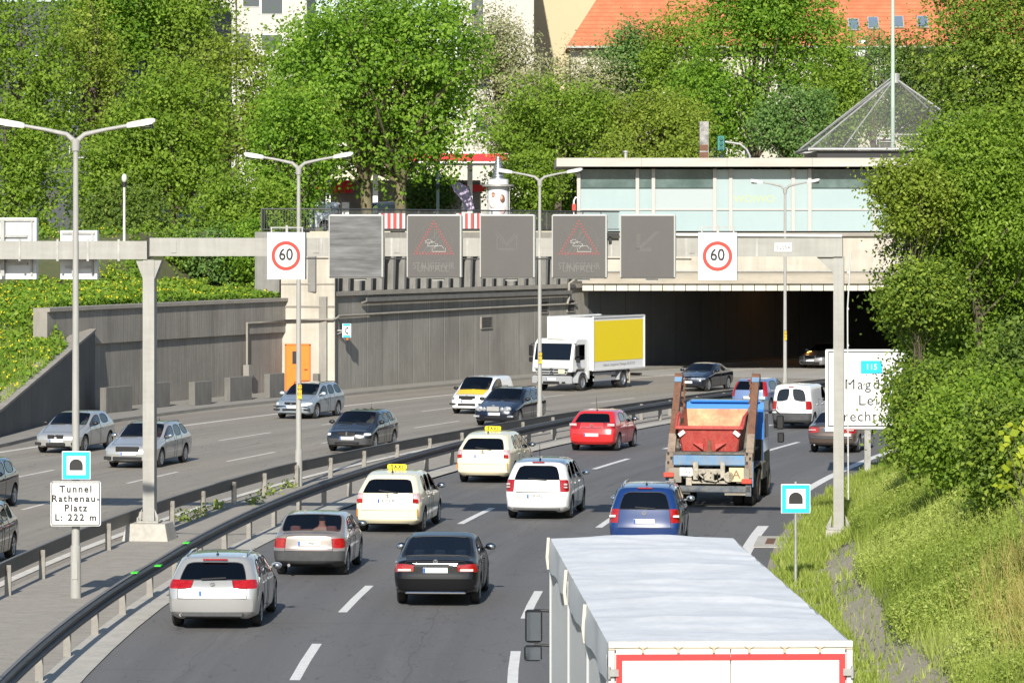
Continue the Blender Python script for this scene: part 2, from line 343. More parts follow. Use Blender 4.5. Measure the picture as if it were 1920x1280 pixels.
band('edge_marking', M_linel, 312.85, 313.1, [(T0, T1)]); band('edge_marking', M_linel, 298.45, 298.7, [(T0, T1)], .018)
# pale concrete slab let into the right shoulder, with a rusty drain cover
c = ground(1452, 1016)
tag(MB().box((c.x, c.y, .012), (.95, 3.4, .02), -R_(6)).build('drain_slab', M_conc), 'pale concrete slab let into the shoulder beside the gantry pillar', 'slab')
tag(MB().box((c.x - .1, c.y, .03), (.22, 1.7, .012), -R_(6)).build('drain_cover', M_rust), 'rusty drain cover on the pale slab beside the right shoulder', 'drain cover')
# kerbed pavement along the walls of the far side
ky = [(100, 312.9), (128, 313.4), (141, 314.0), (147, 314.9), (159, 316.7), (171, 317.2), (188, 317.1), (214, 317.0), (290, 317)]
def interp(tab, x):
    for (a, p), (b, q) in zip(tab, tab[1:]):
        if x <= b: return p + (q - p) * max(0, (x - a)) / (b - a)
    return tab[-1][1]
path = []; Y = 100
while Y <= 262: path.append((arc(interp(ky, Y), Y), Y, 0)); Y += 2
mb = MB().sweep(path, [(0, 0), (0, .13), (-7.5, .14), (-7.5, 0)]); tag(mb.build('pavement', M_pave), kind='structure')
# right embankment
prof = [(281.4, .0), (280.6, .06), (279.8, .25), (278, 1.35), (275, 3.25), (272, 5.0), (269.5, 6.2), (264, 6.9), (240, 7.3), (170, 7.6)]
vs = []; fs = []; NTH = 100
for i in range(NTH + 1):
    t = T0 + (.545 - T0) * i / NTH
    for j, (r, z) in enumerate(prof):
        x, y = pol(r, t); k = .10 * math.sin(t * 160 + j) * (j > 1); vs.append((x, y, z + k))
    if i:
        for j in range(len(prof) - 1): n = len(prof); fs.append([(i - 1) * n + j, (i - 1) * n + j + 1, i * n + j + 1, i * n + j])
M_slope = mat('embankment_soil', (.30, .265, .205), .95, noise=[(1.0, .6, (.2, .19, .10)), (7, .6, (.40, .36, .29)), (22, .5, (.18, .155, .115))], bump=.8)
tag(MB().add(vs, fs).build('embankment', M_slope), kind='structure')
def slope_z(R):
    for (a, p), (b, q) in zip(prof, prof[1:]):
        if b <= R <= a: return p + (q - p) * (a - R) / (a - b)
    return 0
# left bank behind the wing wall and above the retaining wall
front = [(-20.6, 110, -.1), (-20.1, 136, .0), (-19.65, 146, 1.05), (-19.05, 155, 2.1), (-18.75, 162.0, 3.05), (-20.1, 165.2, 4.5), (-17.3, 174.5, 4.6), (-14.6, 181.5, 4.62), (-11.35, 187.35, 4.65)]
rows = [(0, 0, 0), (-3, 2.0, .1), (-7, 5, .3), (-16, 14, .6), (-60, 30, 2.2)]
rows2 = [(0, 0, 0), (-.2, 2.5, .1), (-.4, 5.5, .3), (-.8, 14, .55), (-1.5, 18.5, 3.25)]
vs = []; fs = []
for i, f in enumerate(front):
    w = min(1, max(0, (i - 3) / 3.))
    for a, b in zip(rows, rows2): vs.append(tuple(f[q] + a[q] * (1 - w) + b[q] * w for q in range(3)))
    if i:
        for j in range(4): fs.append([(i - 1) * 5 + j, (i - 1) * 5 + j + 1, i * 5 + j + 1, i * 5 + j])
BANKV = [Vector(v) for v in vs]; BANKF = fs
tag(MB().add(vs, fs).build('bank', M_green), kind='structure')
# upper street level, one sheet to the horizon
pts = [(-900, 203)]
pts += [(-13, 203), (-12.4, 188.4), (-8.9, 188.2)]
Y = 190
while Y <= 213: pts.append((arc(319.8, Y), Y)); Y += 4
pts += [(arc(319.8, 214.6), 214.6), (60, 214.6), (140, 150), (900, 150), (900, 1900), (-900, 1900)]
tag(MB().add([(x, y, 7.9) for x, y in pts], [list(range(len(pts)))]).build('upper_street', M_up), kind='structure')

# ------------------------------------------------------------ retaining walls and the tunnel portal
W_A = boardwall('board_marked_concrete', (.245, .225, .195), (.35, .325, .285), (.15, .137, .118), .95, .3)
W_B = boardwall('board_marked_concrete_panels', (.26, .245, .215), (.36, .34, .30), (.165, .153, .132), 1.72, .5)
W_W = boardwall('wing_wall_shaded_concrete', (.12, .115, .105), (.17, .162, .15), (.08, .077, .07), 2.1, .2)  # shade on the wing wall painted in as a darker copy of the concrete
W_C = boardwall('cream_concrete', (.5, .46, .385), (.6, .56, .48), (.36, .33, .27), 2.6, .1)
M_cream = mat('cream_render', (.50, .46, .385), .9, noise=[((.5, .5, 1.2), .7, (.36, .325, .265)), ((4, 4, .4), .5, (.55, .515, .44)), ((2.5, 2.5, .25), .45, (.30, .27, .22))])
M_coping = mat('coping_concrete', (.3, .275, .235), .9, noise=[(1.5, .6, (.2, .185, .16))])
M_dark = mat('tunnel_dark', (.03, .03, .03), .9)  # unlit inside of the tunnel painted near black
def arcpath(R, Ya, Yb, n=24):
    ta, tb = tY(R, Ya), tY(R, Yb); return [(*pol(R, ta + (tb - ta) * i / n), 0) for i in range(n + 1)]
def arcpath_t(R, ta, tb, n=40): return [(*pol(R, ta + (tb - ta) * i / n), 0) for i in range(n + 1)]
w = empty('retaining_wall', (-17, 174, 0), label='grey board-marked retaining wall between the wing wall and the orange door', cat='wall')
def inv(o, b):                                                     # build in world coordinates under a placed thing
    b.matrix_parent_inverse = Matrix.Translation(-o.location); return b
def part(b, name, m, par): o = b.build(name, m, par); return inv(par, o)
part(MB().sweep(arcpath(321.05, 163, 187.3), [(.0, 0), (.0, 3.0), (-.5, 3.0), (-.5, 0)]), 'lower_wall', W_A, w)
part(MB().sweep(arcpath(321.05, 163, 187.3), [(.15, 3.0), (.15, 4.5), (-.5, 4.5), (-.5, 3.0)]), 'upper_wall', W_A, w)
part(MB().sweep(arcpath(321.05, 163, 187.3), [(.27, 4.5), (.27, 4.66), (-.5, 4.66), (-.5, 4.5)]), 'coping', M_coping, w)
# wing wall, sloping down towards the camera
w = empty('wing_wall', (-19, 150, 0), label='shaded dark wing wall with sloping top at the far left kerb', cat='wall')
wl = [(-20.3, 132.0, -.02), (-19.42, 146, 1.1), (-18.15, 167.2, 3.58)]
mb = MB(); vs = []
for x, y, z in wl: vs += [(x, y, -.3), (x, y, z), (x - .4, y, z), (x - .4, y, -.3)]
mb.add(vs, [[0, 1, 2, 3], [8, 11, 10, 9]] + [[i * 4 + k, i * 4 + 4 + k, i * 4 + 4 + (k + 1) % 4, i * 4 + (k + 1) % 4] for i in range(2) for k in range(4)])
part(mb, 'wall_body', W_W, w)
vs = []; mb = MB()
for x, y, z in wl: vs += [(x + .05, y, z), (x + .05, y, z + .1), (x - .75, y, z + .12), (x - .75, y, z)]
mb.add(vs, [[0, 1, 2, 3], [8, 11, 10, 9]] + [[i * 4 + k, i * 4 + 4 + k, i * 4 + 4 + (k + 1) % 4, i * 4 + (k + 1) % 4] for i in range(2) for k in range(4)])
part(mb, 'coping', M_coping, w)
# cream pilaster with the orange door
w = empty('wall_pier', (-10, 187.2, 0), label='cream concrete wall pier that holds the orange door', cat='wall pier')
part(MB().box((-9.95, 187.95, 3.6), (2.62, 1.6, 7.5)), 'wall_body', M_cream, w)
part(MB().box((-12.0, 196.2, 6.0), (1.2, 16, 3.75)), 'side_wall', M_concd, w)
part(MB().box((-9.95, 187.12, 4.25), (2.64, .06, .07)).box((-9.95, 187.12, 5.35), (2.64, .05, .05)), 'joint_strip', M_coping, w)
part(MB().box((-9.95, 187.9, 7.6), (2.75, 1.8, .5)), 'parapet', M_cream, w)
M_or = mat('orange_door_paint', srgb('f07b1c'), .45, noise=[(2, .3, srgb('d8661a'))])
dx = at(558, 700, 187).x
d = empty('steel_door', (dx, 187.1, .14), label='orange steel door in the cream wall pier', cat='door')
M_orf = mat('door_frame_orange', srgb('d56a18'), .5)
MB().box((0, 0, 1.1), (1.12, .06, 2.2)).build('door_leaf', M_or, d)
MB().box((-.59, 0, 1.13), (.07, .1, 2.26)).box((.59, 0, 1.13), (.07, .1, 2.26)).box((0, 0, 2.25), (1.25, .1, .08)).build('frame', M_orf, d)
win = MB().box((-.05, -.035, 1.62), (.42, .02, .62)).build('window', M_black, d)
MB().box((.4, -.07, 1.05), (.16, .03, .03)).box((.46, -.05, 1.05), (.03, .06, .03)).build('handle', M_black, d)
# panel wall beside the left carriageway, up to and into the tunnel
w = empty('panel_wall', (-3, 199, 0), label='tall grey panelled concrete wall between the wall pier and the tunnel mouth', cat='wall')
part(MB().sweep(arcpath(319.0, 187.0, 216), [(.0, 0), (.0, 4.72), (-.6, 4.72), (-.6, 0)]), 'wall_body', W_B, w)
part(MB().sweep(arcpath(319.0, 187.3, 216), [(.18, 4.74), (.18, 4.95), (-.9, 4.95), (-.9, 4.74)]), 'ledge', M_coping, w)
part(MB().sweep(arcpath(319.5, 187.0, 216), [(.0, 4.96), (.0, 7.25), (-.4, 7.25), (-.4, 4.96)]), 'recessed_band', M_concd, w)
part(MB().sweep(arcpath(319.0, 187.0, 216), [(.25, 7.26), (.25, 7.85), (-.8, 7.85), (-.8, 7.26)]), 'deck_edge', M_cream, w)
ta, tb = tY(319.2, 187.7), tY(319.2, 214)
for i in range(22):
    t = ta + (tb - ta) * (i + .5) / 22; x, y = pol(319.16, t)
    part(MB().add([(x + q[0] * math.cos(t) + q[1] * math.sin(t), y - q[0] * math.sin(t) + q[1] * math.cos(t), q[2]) for q in
                   [(-.5, -.11, 4.96), (.16, -.11, 4.96), (.16, .11, 4.96), (-.5, .11, 4.96), (-.5, -.16, 7.25), (.22, -.16, 7.25), (.22, .16, 7.25), (-.5, .16, 7.25)]],
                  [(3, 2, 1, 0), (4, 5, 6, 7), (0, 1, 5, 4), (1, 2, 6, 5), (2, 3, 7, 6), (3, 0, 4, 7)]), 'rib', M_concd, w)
mg = mat('gutter_grey', (.16, .155, .145), .7, noise=[(2, .6, (.1, .095, .09))])
g = part(MB().sweep(arcpath(318.9, 190.5, 213), [(.0, 4.3), (.34, 4.42), (.34, 4.62), (.28, 4.62), (.26, 4.48), (0, 4.4)]), 'gutter', mg, w)
def on_wall(R, Y, off=0): x = arc(R - off, Y); return x, Y, math.atan2(Y - CY, CX - x)
def vent(R, Y, z, wd, hg, label):
    x, y, h = on_wall(R, Y, .03); v = empty('vent_grille', (x, y, z), -h, label, 'vent grille', 'louvred vents in the panel wall')
    MB().box((0, wd / 2, 0), (.08, .05, hg)).box((0, -wd / 2, 0), (.08, .05, hg)).box((0, 0, hg / 2), (.08, wd + .05, .05)).box((0, 0, -hg / 2), (.08, wd + .05, .05)).build('frame', M_coping, v)
    MB().box((-.01, 0, 0), (.02, wd - .05, hg - .05)).build('backing', M_black, v)
    b = MB(); n = int(hg / .1)
    for i in range(n): b.box((.03, 0, -hg / 2 + hg * (i + .5) / n), (.05, wd - .06, .035), rot=Matrix.Rotation(R_(25), 3, 'Y'))
    b.build('slats', mg, v)
vent(319, 204.3, 3.05, 1.3, .62, 'wide louvred vent low in the middle of the panel wall')
vent(319, 210.6, 3.75, 1.0, .66, 'vent behind the yellow box truck, nearer the camera of two')
vent(319, 213.6, 3.75, .9, .66, 'vent behind the yellow box truck, nearer the tunnel mouth')
# pipe that runs along the walls
p = []
for Y in (183.0, 184.5, 186.9): x = arc(320.85, Y); p.append((x, Y, 3.52))
p += [(-11.25, 187.0, 3.55), (-8.72, 187.0, 3.62), (-8.5, 187.2, 3.7)]
for Y in range(188, 215, 2): p.append((arc(318.86, Y), Y, 3.76 + .004 * (Y - 188)))
b = MB().tube(p, .06); x = arc(320.85, 183)
b.tube([(x, 183, 3.52), (x, 183, 1.55)], .055)
pp = empty('wall_pipe', (x, 183, 0), label='grey service pipe that runs along the retaining walls to the tunnel', cat='pipe')
part(b, 'pipe', M_coping, pp); part(MB().box((x + .05, 183, 1.25), (.3, .45, .6), -.36), 'junction_box', M_pave, pp)
x = arc(318.7, 212.6); part(MB().tube([(x, 212.6, 3.85), (x + .1, 212.8, 4.2), (x + .1, 212.8, 5.0), (x + .4, 213.2, 5.2)], .07), 'downpipe', M_coping, pp)
# concrete blocks on the far pavement
M_blk = mat('dark_block_concrete', (.15, .145, .13), .9, noise=[(1.5, .7, (.1, .096, .088)), ((5, 5, .4), .6, (.2, .19, .17))], bump=.3)
bl = [(217, 772, 2.6, 1.1, 'block half in the shade of the wing wall'), (296, 763, 1.8, 1.1, 'block behind the gantry pillar'), (375, 758, 1.75, 1.05, 'block with a sunlit narrow end'),
      (446, 750, 2.3, 1.1, 'broad block below the pipe junction box'), (514, 744, 1.6, 1.12, 'block just left of the orange door'), (604, 731, 1.5, .85, 'low block just right of the orange door')]
for u, v, l, h, lab in bl:
    q = at(u, v, 57600 / (v - 430 + .15 * 42)); hd = heading(q.x, q.y) + .03
    o = MB().box((0, 0, h / 2), (.3, l, h), bev=.015).build('concrete_block', M_blk); o.location = (q.x, q.y + .2, .13); o.rotation_euler = (0, 0, -hd)
    tag(o, 'weathered concrete ' + lab, 'block', 'concrete blocks along the far pavement')
# emergency telephone sign on the panel wall
x, y, h = on_wall(319, 188.0, .0); t = empty('telephone_sign', (x, y, 3.05), 0, 'blue and white emergency telephone sign sticking out of the panel wall', 'sign')
MB().box((.55, 0, 0), (.42, .14, .68)).build('panel', M_white, t); MB().box((.55, -.075, .28), (.36, .02, .1)).box((.55, -.075, -.28), (.36, .02, .1)).build('blue_band', M_blue, t)
MB().tube([(.62, -.08, .16), (.5, -.08, .08), (.48, -.08, -.08), (.62, -.08, -.15)], [.04, .022, .022, .045], 6).build('handset_symbol', M_ink, t)
MB().cyl((0, 0, 0), (.4, 0, 0), .04).cyl((0, .05, -.2), (.4, 0, -.05), .025).build('bracket', M_galv, t); MB().cyl((.58, 0, -.36), (.58, 0, -.46), .06).build('lamp', M_amber, t)
# tunnel: portal face, ceiling, inner walls
w = empty('tunnel_portal', (20, 214.5, 0), label='cream concrete tunnel portal beam above the dark road tunnel', cat='tunnel portal')
X0 = 3.9
part(MB().box(((X0 + 55) / 2, 214.9, 6.75), (55 - X0, 1.0, 2.1)), 'parapet_panel', M_cream, w)
part(MB().box(((X0 + 55) / 2, 214.75, 7.72), (55 - X0, 1.1, .2)), 'top_rail', M_coping, w)
part(MB().tube([(X0, 214.2, 5.66), (55, 214.2, 5.66)], .05), 'pipe', M_pole, w)
part(MB().prism([(214.3, 5.6), (213.75, 5.45), (213.75, 4.98), (215.3, 4.9), (215.3, 5.6)], X0, 55, 'X'), 'portal_beam', mat('portal_beam_concrete', (.4, .36, .29), .9, noise=[((.6, 1, 2), .7, (.28, .25, .2))]), w)
b = MB()
for i in range(80): b.box((X0 + .32 + i * .64, 213.85, 4.74), (.60, .12, .3))
part(b, 'edge_tiles', mat('cream_tiles', (.6, .56, .46), .7, noise=[(1, .6, (.4, .37, .3))]), w)
tm = empty('road_tunnel_tube', (15, 240, 0), label='dark inside walls and ceiling of the road tunnel', cat='tunnel')
t0 = tY(300, 214.8)
vs = []; fs = []; n = 40
for i in range(n + 1):
    t = .47 + (1.05 - .47) * i / n
    vs += [(*pol(318.98, t), 4.7), (*pol(272, t), 4.7)]
    if i: fs.append([2 * i - 2, 2 * i, 2 * i + 1, 2 * i - 1])
vs = [(x, max(y, 215.25), z) for x, y, z in vs]
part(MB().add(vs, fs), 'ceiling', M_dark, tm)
M_tw = boardwall('tunnel_wall_darkened', (.11, .115, .12), (.13, .135, .14), (.08, .085, .09), 3.0, .1)  # tunnel shade put into the colour, darker than the wall outside
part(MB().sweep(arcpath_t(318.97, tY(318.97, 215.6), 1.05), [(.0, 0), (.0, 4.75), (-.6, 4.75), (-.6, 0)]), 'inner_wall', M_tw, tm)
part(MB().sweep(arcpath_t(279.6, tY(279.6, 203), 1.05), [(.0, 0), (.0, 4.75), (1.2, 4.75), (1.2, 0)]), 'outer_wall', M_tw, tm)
e1, e2 = pol(321, 1.0), pol(277, 1.0); part(MB().add([(*e1, -1), (*e2, -1), (*e2, 6), (*e1, 6)], [[0, 1, 2, 3]]), 'dark_end_cap', M_dark, tm)  # dark sheet added where the unseen tube runs on into darkness
M_sod = mat('sodium_lamp', (1, .5, .12), .4, emit=3.0)
for k, (u, v, d, lab) in enumerate([(1275, 563, 226, 'dim orange tunnel lamp left of the tall lamp post'), (1499, 560, 232, 'dim orange tunnel lamp right of the tall lamp post')]):
    q = at(u, v, d); q.z = 4.62; l = empty('tunnel_lamp', q, 0, lab, 'tunnel lamp', 'orange lamps under the tunnel ceiling')
    MB().box((0, 0, 0), (.5, .5, .12)).build('housing', M_black, l); MB().box((0, 0, -.08), (.34, .3, .05)).build('tube', M_sod, l)
    pl = bpy.data.lights.new('tunnel_lamp_light', 'POINT'); pl.energy = 25; pl.color = (1, .45, .12); pl.shadow_soft_size = .2
    po = bpy.data.objects.new('lamp_light', pl); COL.objects.link(po); po.location = (0, 0, -.25); po.parent = l
# ------------------------------------------------------------ guard rails
M_rail = mat('guard_rail_shade_and_grime', (.05, .05, .052), .5, .3, noise=[(2, .6, (.03, .03, .032)), ((1, 1, 6), .35, (.1, .097, .093))])  # near black: grime plus the shade on the rail face, in one colour
M_railtop = mat('guard_rail_lit_edge', (.17, .165, .155), .55, .3)  # paler strip paints the light along the top of the rail
M_post = mat('rail_post_steel', (.27, .255, .225), .7, .1, noise=[(4, .6, (.16, .148, .13))])
M_gm = mat('green_paint_mark', srgb('3fd02a'), .6)
wprof = [(0, .44), (.045, .455), (.085, .50), (.085, .535), (.02, .575), (.02, .615), (.085, .655), (.085, .69), (.045, .735), (0, .75), (-.02, .74), (-.02, .45)]
def guard_rail(Rf, Ya, Yb, side, label, step=4.0, posth=.68, off=.10, extra=()):
    P = []; Y = Ya; s = 0
    t, tb = tY(300, Ya), tY(300, Yb)
    while t < tb: R = Rf(CY + 300 * math.sin(t)); P.append((*pol(R, t), 0)); t += 1.0 / 300
    gq = empty('guard_rail', P[len(P) // 2], 0, label, 'guard rail')
    pr = [(side * (a + .06), z) for a, z in wprof]
    part(MB().sweep(P, pr), 'rail', M_rail, gq); part(MB().sweep(P, [(side * .03, .745), (side * .1, .745), (side * .1, .765), (side * .03, .765)]), 'top_edge', M_railtop, gq)
    acc = 0
    for i, p in enumerate(P):
        if i % int(step) == 0:
            a = P[max(i - 1, 0)]; b = P[min(i + 1, len(P) - 1)]; h = math.atan2(b[0] - a[0], b[1] - a[1])
            m_ = MB().box((0, -.0, posth / 2), (.14, .012, posth)).box((-.065, .025, posth / 2), (.012, .05, posth)).box((.065, .025, posth / 2), (.012, .05, posth)).box((side * .04, 0, .6), (.08, .06, .1))
            if i == 0: gme = m_.mesh('post', M_post); 
            o = link('post', gme, gq); o.matrix_parent_inverse = Matrix.Translation(-gq.location); o.location = (p[0], p[1], 0); o.rotation_euler = (0, 0, -h)
    return gq
def Rr(Y): return interp([(20, 294.75), (85, 294.78), (112, 295.2), (150, 295.6), (400, 295.7)], Y)
def Rl(Y): return interp([(20, 298.0), (118, 297.85), (140, 297.0), (165, 296.35), (400, 296.3)], Y)
gr1 = guard_rail(Rr, 40, 232, 1, 'dark steel guard rail on the near side of the median')
gr2 = guard_rail(Rl, 40, 232, -1, 'dark steel guard rail along the left carriageway, beyond the lamp posts')
for u, v in ((253, 1076), (297, 1063), (350, 1020)):
    q = at(u, v, 57600 * .908 / (v - 430)); part(MB().box((q.x, q.y, .775), (.14, .3, .02), -heading(q.x, q.y)), 'paint_mark', M_gm, gr1)
# ------------------------------------------------------------ street lamps
M_lampw = mat('lamp_head_white', (.55, .54, .51), .4); M_bowl = glassmat('lamp_bowl', (.7, .7, .66), .8)
M_num = mat('lamp_number_plate', srgb('d8b020'), .5)
def street_lamp(x, y, label):
    L = empty('street_lamp', (x, y, 0), -heading(x, y), label, 'street lamp', 'double armed lamps along the median')
    MB().cyl((0, 0, 0), (0, 0, 1.15), .118, .112, 16).cyl((0, 0, 1.15), (0, 0, 9.75), .09, .056, 16).build('pole', M_pole, L)
    b = MB().cyl((0, 0, 9.7), (0, 0, 9.95), .085, .1)
    for s in (-1, 1): b.tube([(0, 0, 9.75), (s * .05, 0, 9.93), (s * .2, 0, 10.06), (s * .65, 0, 10.16), (s * 1.16, 0, 10.25)], [.06, .065, .055, .042, .038])
    b.build('arm', M_pole, L)
    for s in (-1, 1):
        h = MB(); st = [(1.12, 10.2, 10.3, .05), (1.18, 10.2, 10.32, .08), (1.5, 10.24, 10.38, .13), (1.68, 10.28, 10.405, .12), (1.74, 10.33, 10.39, .07)]
        vs = []; fs = []
        for (a, z0, z1, wd) in st: vs += [(s * a, -wd, z0), (s * a, wd, z0), (s * a, wd * .8, z1), (s * a, -wd * .8, z1)]
        fs = [[0, 1, 2, 3], [16, 19, 18, 17]] + [[i * 4 + k, i * 4 + (k + 1) % 4, i * 4 + 4 + (k + 1) % 4, i * 4 + 4 + k] for i in range(4) for k in range(4)]
        h.add(vs, fs, 0, False); hd = h.build('lamp_head', M_lampw, L)
        MB().ell((s * 1.55, 0, 10.22), (.17, .1, .05)).build('bowl', M_bowl, hd)
    nb = MB().box((.06, -.115, 2.95), (.13, .01, .44)).build('number_plate', M_num, L)
    text('lettering', '22\n99\n01', .14, M_ink, nb, fc(.06, -.123, 3.02))
    MB().box((0, -.118, .62), (.12, .02, .38)).build('service_hatch', M_pole, L)
    return L
for Y, u, lab in [(83.3, 142, 'tall double armed lamp that carries the tunnel name sign'), (119.6, 560, 'tall double armed lamp in front of the orange door'),
                  (151, 1012, 'tall double armed lamp beside the warning triangle panels'), (183, 1472, 'tall double armed lamp before the tunnel mouth'), (46, -480, 'tall double armed lamp nearest the camera')]:
    street_lamp(at(u, 0, Y).x, Y, lab)
# ------------------------------------------------------------ sign gantry
GY = 99.0; GS = FPX / GY
def gx(u): return (u - 960) / GS
def gz(v): return CAM_H - (v - HOR) / GS
G = empty('sign_gantry', (gx(280), GY, 0), 0, 'pale grey steel sign gantry across both carriageways', 'gantry')
def gpart(b, n, m): return part(b, n, m, G)
xl, xr = gx(281), gx(1569)
gpart(MB().box(((xl + xr) / 2 + .05, GY, (gz(446) + gz(480)) / 2), (xr - xl + .1, .46, gz(446) - gz(480))), 'beam', M_gantry)
gpart(MB().box((xl - 3.62, GY + .02, gz(469)), (7.18, .46, .47)), 'beam', M_gantry)
for X, zt in ((xl, gz(487)), (xr, gz(480))):
    pw = .30 if X == xl else .26; rr = .34 if X == xl else pw / 2 - .002; ll = .34 if X == xl else .55
    b = MB().box((X, GY, (zt + .5) / 2), (pw, .34, zt - .5)).box((X, GY, .48), (.56, .56, .05)).prism([(X - pw / 2, zt - (.5 if X == xl else .42)), (X + pw / 2, zt - .5), (X + rr, zt - .01), (X - ll, zt - .01)], GY - .14, GY + .14, 'Y')
    for a in (-.2, .2):
        b.prism([(X + a - .0, .5), (X + a * 1.6, .5), (X + a * .82, .82)], GY - .2, GY - .18, 'Y'); b.cyl((X + a * 1.3, GY - .26, .5), (X + a * 1.3, GY - .26, .6), .03)
    gpart(b, 'pillar', M_gantry)
b = MB(); X = xl
vs = []
for z, k in ((0, .60), (.45, .50)): vs += [(X - k, GY - k, z), (X + k, GY - k, z), (X + k, GY + k, z), (X - k, GY + k, z)]
b.add(vs, [(3, 2, 1, 0), (4, 5, 6, 7), (0, 1, 5, 4), (1, 2, 6, 5), (2, 3, 7, 6), (3, 0, 4, 7)]); gpart(b, 'footing', M_conc)
gpart(MB().box((xr, GY, .2), (.62, .8, .5)), 'footing', M_conc)
for u in (610, 742, 884, 1018, 1152, 1290, 1420): gpart(MB().box((gx(u), GY - .236, gz(463)), (.05, .012, .47)), 'beam_seam', M_galv)
for u in (600, 752, 1300, 330): gpart(MB().box((gx(u), GY - .24, gz(463)), (.14, .02, .3)), 'cover_plate', M_gantry)
gpart(MB().box((gx(1155), GY - .3, gz(440)), (.3, .2, .1)).box((gx(1150), GY - .3, gz(446)), (.08, .1, .2)), 'detector', M_black)
gpart(MB().box((xl + .02, GY - .0, gz(463.5)), (.045, .5, .52)), 'beam_joint', M_black)
gpart(MB().tube([(gx(560), GY - .3, gz(484)), (gx(900), GY - .3, gz(485)), (gx(1160), GY - .3, gz(484)), (gx(1300), GY - .3, gz(485))], .018, 6), 'cable_duct', M_black)
cbl = MB().tube([(xr + .3, GY - .05, 7.4), (xr + .22, GY - .05, 6), (xr + .24, GY - .05, 1.2)], .02)
for i in range(7): cbl.box((xr + .235, GY - .05, 1.4 + i * .92), (.04, .05, .05))
gpart(cbl, 'cable', mat('pale_cable', (.5, .5, .48), .5))
pl = gpart(MB().box((gx(1468), GY - .245, gz(463)), (.42, .02, .22)), 'number_plate', M_white); text('lettering', '52554', .17, M_ink, pl, fc(gx(1468), GY - .26, gz(463)), sx=.82)
gpart(MB().tube([(gx(1262), GY - .1, gz(440)), (gx(1575), GY - .1, gz(442))], .035), 'conduit', M_white)
M_vms = mat('display_face', (.085, .08, .074), .6, noise=[(40, .3, (.07, .066, .062)), (1.5, .4, (.1, .095, .088))])
kv = NT('louvred_display_face'); gg = kv.n('TexCoord'); sp = kv.n('SeparateXYZ'); kv.t.links.new(gg.outputs['Object'], sp.inputs[0])
nn = kv.rng(kv.noise(kv.comb(kv.math('MULTIPLY', sp.outputs[0], .7), 0., kv.math('MULTIPLY', sp.outputs[2], 6.)), 1.2, 4), .35, .75)
kv.put(kv.b.inputs['Base Color'], kv.mix(nn, (.06, .06, .06), (.2, .2, .2))); kv.b.inputs['Roughness'].default_value = .45
M_dotr = mat('red_dots', (.42, .05, .05), .5); M_dotw = mat('pale_dots', (.5, .49, .46), .6); M_dotf = mat('faint_dots', (.17, .16, .15), .6)
def dotline(b, pts, step=.033, r=.011):
    for (x0, z0), (x1, z1) in zip(pts, pts[1:]):
        L = math.hypot(x1 - x0, z1 - z0); n = max(1, int(L / step))
        for i in range(n): q = i / n; b.cyl((x0 + (x1 - x0) * q, -.162, z0 + (z1 - z0) * q), (x0 + (x1 - x0) * q, -.171, z0 + (z1 - z0) * q), r, n=5, smooth=False)
def carsym(b, cx_, cz, s): dotline(b, [(cx_ - s, cz - s * .35), (cx_ - s, cz + s * .1), (cx_ - s * .7, cz + s * .15), (cx_ - s * .45, cz + s * .5), (cx_ + s * .45, cz + s * .5), (cx_ + s * .7, cz + s * .15), (cx_ + s, cz + s * .1), (cx_ + s, cz - s * .35), (cx_ - s, cz - s * .35)], .026, .010)
vms = [(668.5, 'blank', 'dark louvred overhead display panel with no symbol'), (815, 'jam', 'dark display panel with red dotted triangle over the left of the near lanes'),
       (952, 'down', 'dark display panel with a faint boxed arrow, between the two warning triangles'), (1087, 'jam', 'dark display panel with red dotted triangle beside a blank arrow panel'),
       (1215, 'diag', 'dark display panel with faint diagonal arrow, left of the 60 sign near the right pillar')]
